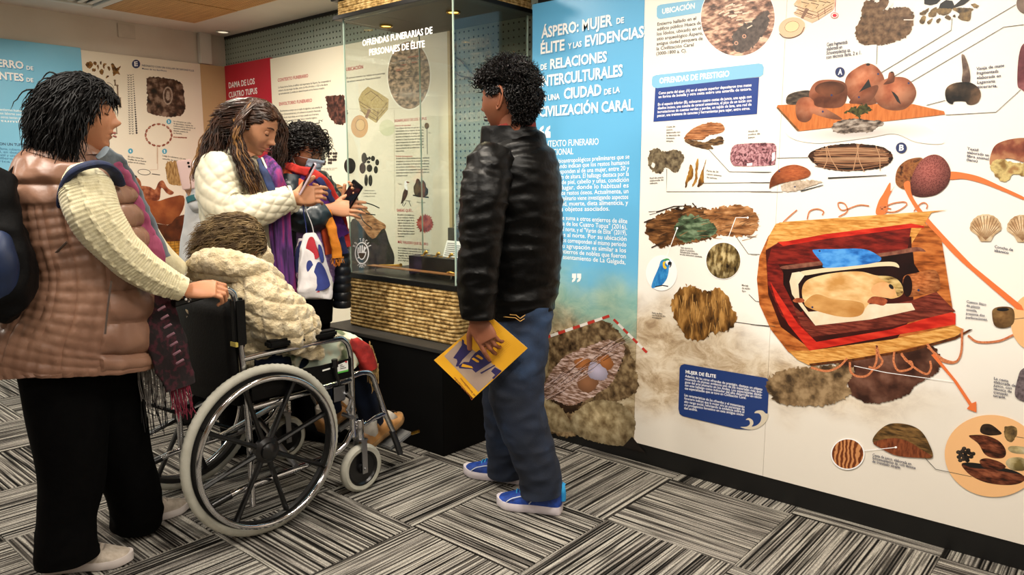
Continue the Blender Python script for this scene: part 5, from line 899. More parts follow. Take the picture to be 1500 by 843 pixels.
    MB().add(pv, [(0, 1, 2, 3), (4, 5, 6, 7), (0, 4, 5, 1), (1, 5, 6, 2), (2, 6, 7, 3), (3, 7, 4, 0)]).build('footplate', mat('cast_alloy', '8b8c8c', '9d9e9e', .4, metal=.7, scale=30, bump=.2), h, bevel=.004)
    MB().tube([V3(2.07, .155, -.02), V3(2.085, .170, .012)], .007, 8).build('plate_stud', BRASS, h)
    # anti-tip lever
    MB().tube([V3(1.22, .165), V3(1.15, .15)], .013, 10).build('tip_lever', PLAS, wc)
    MB().tube([V3(1.30, .305), W0], .01, 10).build('wheel_axle', STEEL, wc)
xl, xr = wx(-1, .265), wx(1, .265)
v = []; f = []; nx, nz = 12, 6
for j in range(nz+1):
    for i in range(nx+1):
        u = i/nx; x = xl+.012+(xr-xl-.024)*u; z = .47+.375*j/nz; v.append((x, 1.288-.012*j/nz-.035*math.sin(PI*u), z)); 
for j in range(nz):
    for i in range(nx): a = j*(nx+1)+i; f.append((a, a+1, a+nx+2, a+nx+1))
o = MB().add(v, f).build('backrest', VIN, wc); md = o.modifiers.new('s', 'SOLIDIFY'); md.thickness = .016
for s in (1, -1): MB().box((wx(s, .265)-.016, 1.262, .68), (wx(s, .265)+.016, 1.306, .85)).build('backrest_sleeve', VIN, wc, bevel=.008)
MB().box((wx(1, .265)-.018, 1.259, .685), (wx(1, .265)+.018, 1.268, .70)).build('backrest_tag', flat('tag_yellow', 'b3a14a'), wc, smooth=False)
v = []; f = []
for j in range(9):
    for i in range(nx+1):
        u = i/nx; v.append((xl+.01+(xr-xl-.02)*u, 1.30+.44*j/8, .468-.028*math.sin(PI*u)))
for j in range(8):
    for i in range(nx): a = j*(nx+1)+i; f.append((a, a+1, a+nx+2, a+nx+1))
o = MB().add(v, f).build('seat', VIN, wc); md = o.modifiers.new('s', 'SOLIDIFY'); md.thickness = .018
for y, s in ((1.46, 1), (1.485, -1)): MB().tube([(wx(s, -.26), y, .19), (wx(s, .255), y, .452)], .011, 10).build('cross_brace', CH if s > 0 else STEEL, wc)
for y in (1.40, 1.55): MB().tube([(xl, y, .185), (xl+.05, y, .21)], .008, 8).build('brace_joint', STEEL, wc)
# ============================ figure tools ============================
NV = rayd(750, 421.5).normalized()
def mpp(P): return (Vector(P)-CAM).dot(NV)/F_PX          # metres per photo pixel at a point
def nz(p, s, o=0): return noise.noise(Vector((p[0]*s[0]+o, p[1]*s[1]+o, p[2]*s[2]-o)))
def loft(pts, n=48, sub=8, disp=None, ex=2.0, cap=True, depth=None, seg=None):
    """pts: (px, py, distance, radius px[, depth radius m]) read off the photograph -> closed lofted body"""
    rows = []
    for p in pts:
        P = at(p[0], p[1], p[2]); r_ = p[3]*mpp(P); rows.append((*P, r_, p[4] if len(p) > 4 else (depth or r_)))
    return loftw(rows, n, sub, disp, ex, cap)
def loftw(rows, n=48, sub=8, disp=None, ex=2.0, cap=True, face=None):
    q = np.array(spl(rows, sub)); C_ = q[:, :3]; m = len(q); T = np.gradient(C_, axis=0); T /= np.linalg.norm(T, axis=1)[:, None]+1e-9
    vd = C_-np.array(CAM); vd /= np.linalg.norm(vd, axis=1)[:, None]
    if face is not None: vd = np.tile(-np.array(face, float), (m, 1))
    A = np.cross(T, vd); A /= np.linalg.norm(A, axis=1)[:, None]+1e-9; Bx = np.cross(A, T)
    s = np.concatenate([[0], np.cumsum(np.linalg.norm(np.diff(C_, axis=0), axis=1))])
    th = np.linspace(0, 2*PI, n, endpoint=False); co, si = np.cos(th), np.sin(th)
    ce_, se_ = np.sign(co)*abs(co)**(2/ex), np.sign(si)*abs(si)**(2/ex)
    V = C_[:, None, :]+A[:, None, :]*(ce_[None, :, None]*q[:, 3, None, None])+Bx[:, None, :]*(se_[None, :, None]*q[:, 4, None, None])
    if disp:
        N = A[:, None, :]*(co[None, :, None]*q[:, 4, None, None])+Bx[:, None, :]*(si[None, :, None]*q[:, 3, None, None]); N /= np.linalg.norm(N, axis=2)[:, :, None]+1e-9
        D = np.zeros((m, n)); S_ = s[-1]
        for i in range(m):
            for k in range(n): D[i, k] = disp(s[i], th[k], V[i, k], S_, (q[i, 3]+q[i, 4])/2)
        V = V+N*D[:, :, None]
    f = [(i*n+k, i*n+(k+1) % n, (i+1)*n+(k+1) % n, (i+1)*n+k) for i in range(m-1) for k in range(n)]
    if cap: f += [tuple(range(n)), tuple(range((m-1)*n, m*n))]
    return V.reshape(-1, 3).tolist(), f
def weld(vfs, voxel, smooth=2, name='tmp'):
    """several closed shapes -> one continuous skin"""
    mb = MB()
    for v, f in vfs: mb.add(v, f)
    o = mb.build(name, flat('tmp', '808080')); md = o.modifiers.new('r', 'REMESH'); md.mode = 'VOXEL'; md.voxel_size = voxel
    if smooth: s_ = o.modifiers.new('s', 'SMOOTH'); s_.iterations = smooth; s_.factor = .5
    dg = bpy.context.evaluated_depsgraph_get(); dg.update(); me = bpy.data.meshes.new_from_object(o.evaluated_get(dg))
    co = np.empty(len(me.vertices)*3); me.vertices.foreach_get('co', co); f = [tuple(p.vertices) for p in me.polygons]
    bpy.data.objects.remove(o); bpy.data.meshes.remove(me); return co.reshape(-1, 3), f
def frame(fwd, up=(0, 0, 1)):
    f_ = Vector(fwd).normalized(); r_ = f_.cross(Vector(up)).normalized(); u_ = r_.cross(f_); return Matrix((r_, f_, u_)).transposed()   # columns: right, forward, up
def camdir(l, f, z=0): return (RGT*l+FWD*f+UP*z).normalized()
def gs(x, s): return math.exp(-(x/s)**2)
def smo(x, a, b): t = min(1, max(0, (x-a)/(b-a))); return t*t*(3-2*t)
def head_vf(c, M, k=1.0, nose=1.0, mouth=True):
    v = []; f = []; na, nb = 76, 104
    for i in range(na+1):
        ph = PI*i/na
        for j in range(nb):
            # denser columns on the face
            t = 2*PI*j/nb; t = t-.35*math.sin(t)*1 if True else t
            sx_, cy_ = math.sin(t), math.cos(t)                # t = 0 looks forward
            x, y, z = .076*math.sin(ph)*sx_, .096*math.sin(ph)*cy_, .113*math.cos(ph)
            kk = smo(-z, .005, .112); x *= 1-.36*kk
            if y < 0: y *= (1-.62*smo(-z, .02, .10))*(1+.08*smo(z, -.03, .03))
            if y > .055: y = .055+(y-.055)*.72
            if y > 0:
                w = smo(y, .015, .05); d = 0
                d += .0225*nose*gs(z+.024, .012)*gs(x, .0095) + .006*nose*gs(z+.028, .008)*(gs(x-.011, .006)+gs(x+.011, .006)) + .011*nose*gs(z-.001, .021)*gs(x, .0085)
                d += .0045*gs(z-.029, .010)*gs(abs(x)-.024, .024) - .0085*gs(z-.010, .0115)*gs(abs(x)-.031, .014)
                d += .005*gs(z+.022, .02)*gs(abs(x)-.042, .016) + .0065*gs(z+.050, .0055)*gs(x, .018) + .0065*gs(z+.0635, .006)*gs(x, .016) - .0035*gs(z+.0572, .0022)*gs(x, .022)
                d += .0085*gs(z+.090, .015)*gs(x, .022) - .003*gs(z+.075, .006)*gs(x, .02) + .003*smo(z, .03, .07)
                y += d*w
            v.append(c+M@Vector((x, y, z))*k)
    for i in range(na):
        for j in range(nb): f.append((i*nb+j, i*nb+(j+1) % nb, (i+1)*nb+(j+1) % nb, (i+1)*nb+j))
    return v, f
def ear_vfs(c, M, k, s):
    pts = [(.072, .006, .030), (.078, -.004, .040), (.082, -.020, .038), (.083, -.028, .018), (.080, -.022, -.006), (.074, -.010, -.024), (.070, .002, -.030), (.070, .004, -.018)]
    a = tube_vf([c+M@Vector((s*x, y-.004, z-.004))*k for x, y, z in map(tuple, spl(pts, 4))], [.0042*k]*29, 8)
    b = tube_vf([c+M@Vector((s*x, y-.004, z-.004))*k for x, y, z in map(tuple, spl([(.072, -.004, .028), (.076, -.014, .018), (.075, -.012, 0), (.072, -.004, -.018)], 4))], [.007*k]*13, 8)
    return [a, b]
def hand_vfs(wr, M, curls=((.3, .5, .4),)*4, thumb=((.75, .55, -.25), (.45, .85, -.2)), k=1.0, s=1, spread=.05):
    """palm, four fingers, thumb. local: +y fingers, +z back of hand, +x (times s) thumb side"""
    W_ = lambda p: wr+M@(Vector((p[0]*s, p[1], p[2]))*k); out = []
    cen = [(0, -.045, 0, .024, .019), (0, -.01, 0, .0255, .0185), (.001, .02, 0, .034, .0165), (.001, .05, 0, .041, .0150), (0, .078, -.001, .041, .0125), (0, .094, -.002, .036, .010)]
    v = []; n = 20
    for x, y, z, a, b in spl(cen, 4):
        for j in range(n): t = 2*PI*j/n; v.append(W_((x+a*math.cos(t), y, z+b*math.sin(t))))
    m = len(v)//n; out.append((v, [(i*n+j, i*n+(j+1) % n, (i+1)*n+(j+1) % n, (i+1)*n+j) for i in range(m-1) for j in range(n)]+[tuple(range(n)), tuple(range((m-1)*n, m*n))]))
    for fi, (x, L3, r0) in enumerate(((.0295, (.040, .025, .020), .0092), (.0100, (.044, .028, .021), .0093), (-.0098, (.041, .026, .020), .0089), (-.0285, (.032, .020, .018), .0079))):
        cu = curls[min(fi, len(curls)-1)]; p = Vector((x, .080, 0)); an = 0; pts = [Vector((x, .06, 0)), p]; rs = [r0, r0*1.04]; sp = x*spread/.03
        for j in range(3):
            an += cu[j]; d = Vector((math.sin(sp), math.cos(an), -math.sin(an))).normalized(); q = p+d*L3[j]; pts += [p+(q-p)*.5, q]; rs += [r0*(.93-.07*j), r0*(.97-.10*j)]; p = q
        pts.append(p+d*.004); rs.append(r0*.42)
        out.append(tube_vf([W_(q) for q in pts], [r*k for r in rs], 10))
    p = Vector((.026, .022, -.004)); pts = [Vector((.012, .008, -.004)), p]; rs = [.013, .0135]
    for j, L_ in ((0, .040), (1, .030), (1, .022)): d = Vector(thumb[j]).normalized(); q = p+d*L_; pts.append(q); rs.append((.0112, .0102, .0088)[len(pts)-3]); p = q
    pts.append(p+d*.004); rs.append(.004); out.append(tube_vf([W_(q) for q in pts], [r*k for r in rs], 10)); return out
def skin(name, a, b): return mat(name, a, b, .48, scale=7, spec=.35, bump=.06, bscale=260)
SKIN1 = skin('skin_tan', 'a8714f', 'bf8562'); SKIN2 = skin('skin_fair', 'b57f5e', 'c8936f'); SKIN3 = skin('skin_brown', '7d4a34', '935c42')
def body(root, c, M, k, sk, core, hands=(), ears=(1, -1), nose=1.0, neck=None):
    """one mesh: head, neck, trunk and limbs under the clothes, hands"""
    mb = MB(); v, f = head_vf(c, M, k, nose); mb.add(v, f)
    for s in ears:
        for e in ear_vfs(c, M, k, s): mb.add(*e)
    nk = neck or (c+M@Vector((0, -.03, -.20))*k); mb.tube([c+M@Vector((0, -.022, -.045))*k, c+M@Vector((0, -.022, -.10))*k, nk], [.052*k, .050*k, .062*k], 20)
    if core: mb.add(*weld(core, .016, 2))
    for h in hands: mb.add(*weld(h, .0026*max(1, k), 2))
    return mb.build('body', sk, root)
def facebits(root, c, M, k, sk, brow='20140e', lips=None, eyes=True):
    if eyes:
        for s in (1, -1):
            e = c+M@Vector((s*.031, .0665, .009))*k; mb = MB()
            bm = bmesh.new(); bmesh.ops.create_uvsphere(bm, u_segments=16, v_segments=12, radius=.0135*k); mb.add([e+v.co for v in bm.verts], [tuple(v.index for v in fc.verts) for fc in bm.faces]); bm.free()
            mb.build('eyelid', sk, root)
            MB().tube([e+M@Vector((x, .0128*math.sqrt(max(0, 1-(x/.0135)**2))+.0012, -.0045-.003*(1-(x/.012)**2)))*k for x in np.linspace(-.012, .012, 9)], .0013*k, 5).build('eyelashes', flat('lash', '0d0806'), root)
    for s in (1, -1):
        MB().tube([c+M@Vector((s*x, y, z))*k for x, y, z in ((.012, .086, .030), (.022, .0855, .034), (.034, .081, .035), (.045, .071, .031))], [.0018*k, .0028*k, .0026*k, .001*k], 6).build('eyebrow', flat('brow_'+brow, brow, .8), root)
    if lips:
        for z, r in ((-.0525, .0030), (-.0615, .0036)):
            MB().tube([c+M@Vector((x, .0875-9*x*x*1.2, z+(.002 if z > -.055 else -.001)*math.cos(x*120)))*k for x in np.linspace(-.021, .021, 11)], [r*k*math.sqrt(max(.05, 1-(x/.022)**2)) for x in np.linspace(-.021, .021, 11)], 8).build('lip', flat('lip_'+lips, lips, .4), root)
HAIRM = {}
def hair_mat(name, c1, c2, rough=.38):
    return mat(name, c1, c2, rough, scale=30, stretch=(1, 1, 1), spec=.28, detail=2)
def hair(root, c, M, k, m, n, length, flow, curl=0, cfreq=60, grav=.5, line=None, seed=1, r0=.004, segs=10, vol=1.07, lift=.5, cap=1.045, jit=.3, name='hair', shorter=None):
    """locks rooted over the scalp, each a tapered curling tube, with a scalp cap below"""
    rnd = random.Random(seed); mb = MB(); ok = line or (lambda p: p.z > (-.085 if p.y < -.02 else (-.02 if p.y < .02 else .02+.9*(p.y-.02))))
    el = Vector((.076, .100, .113))
    # scalp cap
    v = []; f = []; na, nb = 30, 44
    for i in range(na+1):
        for j in range(nb):
            ph, t = PI*i/na, 2*PI*j/nb; p = Vector((el.x*math.sin(ph)*math.sin(t), el.y*math.sin(ph)*math.cos(t), el.z*math.cos(ph)))
            if p.z < 0: p.x *= 1-.30*smo(-p.z, .005, .112); p.y *= (1-.45*smo(-p.z, .02, .10)) if p.y < 0 else 1
            v.append((p, p*cap))
    for i in range(na):
        for j in range(nb):
            q = (i*nb+j, i*nb+(j+1) % nb, (i+1)*nb+(j+1) % nb, (i+1)*nb+j)
            if all(ok(v[a][0]) for a in q): f.append(q)
    mb.add([c+M@p*k for _, p in v], f); cnt = 0
    while cnt < n:
        d = Vector((rnd.gauss(0, 1), rnd.gauss(0, 1), rnd.gauss(0, 1))).normalized(); p = Vector((el.x*d.x, el.y*d.y, el.z*d.z))
        if p.z < 0: p.x *= 1-.30*smo(-p.z, .005, .112)
        if not ok(p): continue
        cnt += 1; nrm = Vector((d.x/el.x, d.y/el.y, d.z/el.z)).normalized(); L_ = length*(rnd.uniform(.65, 1.15))
        if shorter: L_ *= shorter(p)
        dr = (nrm*lift+Vector(flow(p))+Vector([rnd.gauss(0, jit) for _ in range(3)])).normalized(); st = L_/segs; pts = []; ph = rnd.random()*6.28; q = p*1.0; cf = cfreq*rnd.uniform(.8, 1.25); ca = curl*rnd.uniform(.6, 1.2)
        for i in range(segs+1):
            t = i/segs; a_ = dr.orthogonal().normalized(); b_ = dr.cross(a_)
            pts.append(q+(a_*math.cos(ph+cf*st*i)+b_*math.sin(ph+cf*st*i))*ca*min(1, t*2.5))
            dr = (dr+Vector((0, 0, -1))*grav/segs*(1.5)+Vector(flow(q))*.12).normalized(); q = q+dr*st
            e = math.sqrt((q.x/el.x)**2+(q.y/el.y)**2+(q.z/el.z)**2)
            if e < vol and q.z > -.12: q = q*(vol/max(e, .3))
        rr = [r0*k*rnd.uniform(.8, 1.2)*(1-.85*(i/segs)**1.5) for i in range(segs+1)]
        mb.tube([c+M@x*k for x in pts], rr, 5, cap=False)
    return mb.build(name, m, root, sharp=80)
def shoe(root, heel, toe, w=.098, h=.10, up_m=None, sole_m=None, lace_m=None, accent=None, sole_h=.028, name='shoe', lift=0):
    heel, toe = Vector(heel), Vector(toe); d = toe-heel; L_ = d.length; Y = d.normalized(); X = Y.cross(UP).normalized(); Z = X.cross(Y); t = empty(name, heel+(toe-heel)*.4); put(t, root)
    P_2 = lambda x, y, z: heel+X*x+Y*(y*L_)+Z*z
    prof = [(0, .25), (.02, .36), (.08, .43), (.25, .42), (.45, .43), (.65, .50), (.82, .46), (.93, .33), (.985, .16), (1, .03)]
    v = []; f = []; sec = np.array(spl(prof, 3)); n = 18
    for zi, (z, g) in enumerate(((.0, .93), (.004, 1), (sole_h*.7, 1.02), (sole_h, .98))):
        for y, ww in sec: v.append(P_2(-ww*w*g, y, z+.008*smo(y, .8, 1))); 
        for y, ww in sec[::-1]: v.append(P_2(ww*w*g*1.0, y, z+.008*smo(y, .8, 1)))
    m_ = len(sec)*2
    for a in range(3): f += [(a*m_+i, a*m_+(i+1) % m_, (a+1)*m_+(i+1) % m_, (a+1)*m_+i) for i in range(m_)]
    f += [tuple(range(m_)), tuple(range(3*m_, 4*m_))]; MB().add(v, f).build('sole', sole_m, t)
    hp = np.array(spl([(0, h*.86), (.05, h), (.18, h*.92), (.30, h*.80), (.42, h*.92), (.52, h*.80), (.66, h*.62), (.82, h*.47), (.93, h*.40), (.985, h*.30), (1, sole_h)], 3))[:, 1]; N = len(sec); yy = np.linspace(0, 1, len(hp)); v = []; f = []
    for i, (y, ww) in enumerate(sec):
        hh = np.interp(y, np.array(spl([(0, 0), (.05, 0), (.18, 0), (.30, 0), (.42, 0), (.52, 0), (.66, 0), (.82, 0), (.93, 0), (.985, 0), (1, 0)], 3))[:, 0], hp)
        for k_ in range(n):
            a = PI*k_/(n-1); x = ww*w*.97*math.copysign(abs(math.cos(a))**.75, math.cos(a)); z = sole_h*.8+(hh-sole_h*.8)*math.sin(a)**.8
            v.append(P_2(x*(1-.30*smo(z, .05, h)), y, z))
    f = [(i*n+k_, i*n+k_+1, (i+1)*n+k_+1, (i+1)*n+k_) for i in range(N-1) for k_ in range(n-1)]; f += [tuple(range(n))]
    MB().add(v, f).build('upper', up_m, t)
    if lace_m:
        for i in range(5):
            y = .46+.055*i; z = np.interp(y, [.42, .52, .66, .82], [h*.92, h*.80, h*.62, h*.47])+.002
            MB().tube([P_2(-.026, y-.012, z-.010), P_2(-.010, y, z+.001), P_2(.010, y+.01, z+.001), P_2(.026, y-.012, z-.010)], .0028, 6).build('lace', lace_m, t)
        MB().tube(spl([P_2(0, .45, h*.92), P_2(.02, .47, h*.95), P_2(.034, .44, h*.80), P_2(.02, .43, h*.86), P_2(0, .45, h*.92), P_2(-.02, .47, h*.95), P_2(-.034, .44, h*.8)], 4), .0025, 6).build('lace', lace_m, t)
    return t, P_2
def ribbon(rows, w, th=.004, m=None, root=None, name='scarf', disp=None, face=None, ex=4, n=28, sub=8):
    return MB().add(*loftw([(*p, ww, th) for p, ww in zip(rows, w)] if hasattr(w, '__len__') else [(*p, w, th) for p in rows], n, sub, disp, ex, face=face)).build(name, m, root)
def fringe(root, pts, ln, m, n=14, r=.002, seed=1, name='fringe', down=(0, 0, -1)):
    rnd = random.Random(seed); mb = MB(); P = spl(pts, 10)
    for i in range(n):
        p = Vector(P[int(i*(len(P)-1)/max(1, n-1))]); l = ln*rnd.uniform(.75, 1.15); d = Vector(down); q = [p+d*l*t+Vector((rnd.gauss(0, .004), rnd.gauss(0, .004), 0))*t*1.5 for t in (0, .3, .6, 1)]
        mb.tube(spl(q, 3), [r*(1-.4*j/9) for j in range(10)], 5)
    o = mb.build(name, m, root); o['kind'] = 'stuff'; return o
def folds(amp, sc, o=0, ridge=True):
    def g(s, th, P, S_, r_):
        a = nz(P, sc, o); return amp*((1-2*abs(a))-.5 if ridge else a)
    return g
def phone(c, M, m, label, w=.075, h=.155):
    t = empty('smartphone', c, label, 'phone'); bm = MB().box((-w/2, -.0042, -h/2), (w/2, .0042, h/2)); bm.v = [tuple(c+M@Vector(p)) for p in bm.v]; bm.build('body', m, t, bevel=.004)
    s_ = MB().box((-w/2+.004, .0040, -h/2+.006), (w/2-.004, .0048, h/2-.006)); s_.v = [tuple(c+M@Vector(p)) for p in s_.v]; s_.build('screen', flat('phone_glass', '101216', .08), t, smooth=False)
    l_ = MB(); 
    for z in (h/2-.018, h/2-.036): l_.add(*tube_vf([c+M@Vector((w/2-.018, -.0035, z)), c+M@Vector((w/2-.018, -.006, z))], .006, 12))
    for i in range(2): pass
    l_.build('camera_lens', flat('lens_black', '050505', .1), t, kind='stuff'); return t
# ============================ people ============================
def sh(pts, k): return [(*p[:3], p[3]*k, *[q*k for q in p[4:]]) for p in pts]
def handM(f_, back): Y = Vector(f_).normalized(); Z = Vector(back); Z = (Z-Y*Z.dot(Y)).normalized(); return Matrix((Y.cross(Z), Y, Z)).transposed()
BLACKC = mat('black_trouser_cloth', '020202', '040404', .9, scale=30, spec=.08, bump=.1, bscale=200)
wrap = lambda a: (a+PI) % (2*PI)-PI
# ---------- woman pushing the wheelchair ----------
HP = at(118, 171, 2.30); HM = frame(camdir(.94, .34, .05), UP)
w1 = empty('person', (at(110, 500, 2.3).x, at(110, 500, 2.3).y, 0), 'person in brown quilted vest and cream cable sweater pushing the wheelchair', 'person')
T1 = [(98, 217, 2.30, 30, .075), (100, 223, 2.30, 42, .095), (98, 238, 2.30, 61, .12), (102, 262, 2.30, 74, .14), (106, 300, 2.30, 82, .15), (116, 350, 2.30, 84, .155), (127, 400, 2.30, 84, .155), (126, 450, 2.30, 92, .17), (116, 495, 2.30, 106, .185), (112, 522, 2.30, 112, .19), (112, 529, 2.30, 110, .188)]
A1 = [(118, 258, 2.18, 16), (121, 262, 2.17, 27), (126, 276, 2.165, 36), (138, 315, 2.15, 36), (163, 352, 2.17, 32), (198, 386, 2.22, 28), (233, 409, 2.27, 24), (258, 420, 2.30, 19), (270, 425, 2.315, 16)]
A1L = [(150, 270, 2.46, 32), (190, 320, 2.50, 27), (225, 370, 2.55, 23), (262, 400, 2.62, 17)]
LG1 = [(100, 505, 2.26, 78, .13), (100, 560, 2.26, 62, .11), (104, 640, 2.25, 50), (106, 700, 2.24, 43), (99, 760, 2.22, 38), (98, 800, 2.21, 39), (100, 818, 2.21, 40)]
LG2 = [(128, 505, 2.34, 70, .13), (146, 560, 2.36, 58, .11), (164, 620, 2.40, 46), (180, 670, 2.43, 40), (194, 715, 2.47, 37), (200, 748, 2.49, 34), (200, 766, 2.50, 33)]
wr = at(272, 427, 2.315)
hd = hand_vfs(wr, handM(camdir(.97, .22, .08), camdir(.05, -.55, .8)), ((.55, 1.1, .9),)*4, ((.6, .7, -.45), (.1, .85, -.6)), .98, -1)
body(w1, HP, HM, 1.0, SKIN1, [loft(sh(T1, .8), 24, 3), loft(sh(A1, .7), 16, 3), loft(sh(A1L, .7), 16, 3), loft(sh(LG1, .7), 16, 3), loft(sh(LG2, .7), 16, 3)], [hd], neck=at(112, 215, 2.30))
facebits(w1, HP, HM, 1.0, SKIN1, lips='9a5048')
hair(w1, HP, HM, 1.0, mat('black_hair', '030202', '0a0706', .55, scale=30, spec=.16), 2600, .115, lambda p: (0, -.5 if p.z > .03 else -.22, -.75), curl=.005, cfreq=75, grav=.9, seed=3, r0=.0030, lift=.45, vol=1.15, cap=1.12, jit=.30,
     line=lambda p: p.z > (-.095 if p.y < -.0 else (-.01 if p.y < .035 else .0+1.1*(p.y-.035))), shorter=lambda p: 1 if p.y < .03 else .45)
VEST = mat('brown_puffer_nylon', '7a5846', '8c6853', .42, scale=6, spec=.45, bump=.25, bscale=40, bdist=.006)
def vest_d(s, th, P, S_, r_):
    d = wrap(th-1.5*PI); fd = .005*nz(P, (22, 22, 22))+.004*(1-2*abs(nz(P, (30, 30, 12), 5)))
    if s < .03: return fd
    if s > .165 and -1.0 < d < .28: return .0065*abs(math.sin((d+1.0)*PI/.142))**.6+.0025*abs(math.sin(s*PI/.03))+fd*.9
    return .019*abs(math.sin((s-.03)*PI/.078))**.55-.006+fd
MB().add(*loft(T1, 150, 22, vest_d)).build('vest', VEST, w1)
MB().add(*loft([(94, 213, 2.30, 31, .07), (96, 218, 2.30, 36, .08), (98, 226, 2.30, 44, .085), (100, 234, 2.30, 52, .09)], 90, 12, lambda s, th, P, S_, r_: .006*abs(math.sin(th*14))**.5+.004*nz(P, (40, 40, 40)))).build('vest_collar', VEST, w1)
NAVYC = mat('navy_knit_trim', '0c1730', '14234a', .8, scale=40, bump=.3, bscale=300)
ARM0 = [(108, 262, 2.19, 38, .07), (114, 266, 2.175, 45, .085), (120, 274, 2.165, 44, .085), (124, 284, 2.16, 39, .08)]
MB().tube(spl([at(96, 318, 2.20), at(90, 298, 2.16), at(94, 272, 2.12), at(106, 253, 2.10), at(126, 243, 2.105), at(149, 241, 2.14), at(167, 252, 2.20), at(176, 272, 2.27)], 6), [.008]+[.019]*41+[.008], 12, flatx=.6).build('armhole_trim', NAVYC, w1)
KNIT = mat('cream_cable_knit', 'cfc59e', 'ddd4b0', .9, scale=60, bump=.4, bscale=350, bdist=.003, sheen=.2)
def knit_d(s, th, P, S_, r_):
    u = wrap(th-1.5*PI)*r_; d = 0
    for c0 in (-.050, -.008, .034): 
        x = u-c0
        if abs(x) < .0125: a = .0045*math.sin(s*110); d += .0032*(gs(x-a, .0052)+gs(x+a, .0052))*(.75+.25*math.cos(s*220))
    return d+.0011*abs(math.sin(u*420))+.0008*math.sin(s*700)+.003*nz(P, (18, 18, 18))
MB().add(*loft(A1[:-1]+[(264, 423, 2.305, 18.5)], 120, 34, knit_d)).build('sleeve', KNIT, w1); MB().add(*loft(A1L, 30, 8)).build('sleeve', KNIT, w1)
MB().add(*loft([(257, 419, 2.30, 19.5), (262, 421.5, 2.303, 18.6), (268, 424, 2.31, 18)], 40, 6, lambda s, th, P, S_, r_: .0012*abs(math.sin(th*16)))).build('sleeve_cuff', KNIT, w1)
bc = [at(271, 426, 2.313)+ (camdir(.05, -.9, .3)*math.cos(a)+camdir(-.25, .1, .95)*math.sin(a))*.034 for a in np.linspace(0, 2*PI, 22, endpoint=False)]
for i, p in enumerate(bc): MB().lathe([(.0001, -.0042), (.003, -.003), (.0042, 0), (.003, .003), (.0001, .0042)], p, (0, 0, 1), 8, closed=False).build('bracelet_bead', flat('bead_black', '101014', .2) if i % 2 else flat('bead_white', 'e6e2da', .3), w1)
leg_d = lambda s, th, P, S_, r_: .008*nz(P, (9, 9, 5))+.006*(1-2*abs(nz(P, (12, 12, 14), 3)))*smo(s, .45, .75)
for lg in (LG1, LG2): MB().add(*loft(lg, 60, 14, leg_d)).build('trousers_leg', BLACKC, w1)
SN = mat('beige_sneaker_mesh', 'a99c8c', 'beb2a3', .7, scale=60, bump=.3, bscale=300); SNS = mat('sneaker_sole', 'cbc0bb', 'd9d0cb', .5, scale=10); LACE = flat('grey_lace', '8f857a', .8)
def fl(px, py): return onp(px, py, 2, .002)
shoe(w1, fl(66, 836), fl(196, 822), .098, .10, SN, SNS, LACE); shoe(w1, fl(170, 776), fl(277, 744), .098, .10, SN, SNS, LACE)
# zips and pockets of the vest
def onT(px, py, d): return at(px, py, d)
ZIP = flat('zip_grey', '4a3c34', .4)
MB().tube([onT(163, 412, 2.125), onT(158, 450, 2.115), onT(154, 490, 2.10)], .003, 6).build('pocket_zip', ZIP, w1)
MB().tube([onT(42, 410, 2.17), onT(70, 382, 2.14), onT(98, 355, 2.13)], .0035, 6).build('side_cord', ZIP, w1)
# scarf down the front
PINK = mat('pink_scarf_wool', '8e3c5e', 'b35a7c', .85, scale=20, stretch=(1, 1, .3), bump=.3, bscale=150); GREYW = mat('grey_scarf_wool', '5a6268', '78838a', .85, scale=20, stretch=(1, 1, .3), bump=.3, bscale=150)
ribbon([at(150, 230, 2.26), at(166, 250, 2.29), at(186, 285, 2.36), at(203, 330, 2.38), at(222, 368, 2.40), at(232, 400, 2.42)], [.025, .034, .036, .036, .035, .03], .012, PINK, w1, 'scarf', folds(.008, (14, 14, 50)))
ribbon([at(150, 224, 2.24), at(172, 244, 2.30), at(198, 285, 2.40), at(218, 330, 2.42), at(240, 378, 2.44)], [.022, .03, .022, .022, .022], .012, GREYW, w1, 'scarf_edge', folds(.006, (14, 14, 50)))
# brown leather bag, woven maroon shawl with fringe, grey fringe
LEA = mat('tan_leather', '6e3c14', '8c531f', .4, scale=20, bump=.2, bscale=200)
bg = MB().add(*loftw([(*at(214, 425, 2.40), .050, .03), (*at(218, 435, 2.40), .06, .035), (*at(222, 470, 2.40), .062, .04), (*at(222, 505, 2.40), .055, .038), (*at(222, 512, 2.40), .04, .02)], 40, 8, None, 4)).build('shoulder_bag', LEA); bg_ = bg
tag(bg, 'tan leather shoulder bag hanging under the brown vest', 'bag')
bst = MB().lathe([(.0001, -.004), (.006, -.003), (.007, 0), (.0001, .003)], at(219, 462, 2.355), camdir(0, -1), 12, closed=False).build('press_stud', flat('stud_steel', '8a8580', .3, metal=1), bg)
SHW = mat('maroon_shawl', '120306', '3e0c1a', .85, scale=60, stretch=(1, 1, .8), lo=.48, hi=.6, bump=.3, bscale=120)
sw = ribbon([at(226, 432, 2.34), at(236, 470, 2.33), at(246, 510, 2.33), at(256, 545, 2.33), at(264, 568, 2.33)], [.05, .058, .055, .05, .046], .016, SHW, None, 'shawl', folds(.012, (20, 20, 8)))
tag(sw, 'dark maroon woven shawl with long fringe hanging beside the wheelchair back', 'shawl')
MAG = mat('maroon_yarn', '5e0f26', '7f1a34', .8, scale=80); fringe(sw, [at(248, 560, 2.33), at(262, 566, 2.33), at(276, 556, 2.33)], .105, MAG, 22, .0022, 4, down=(.12, .05, -1))
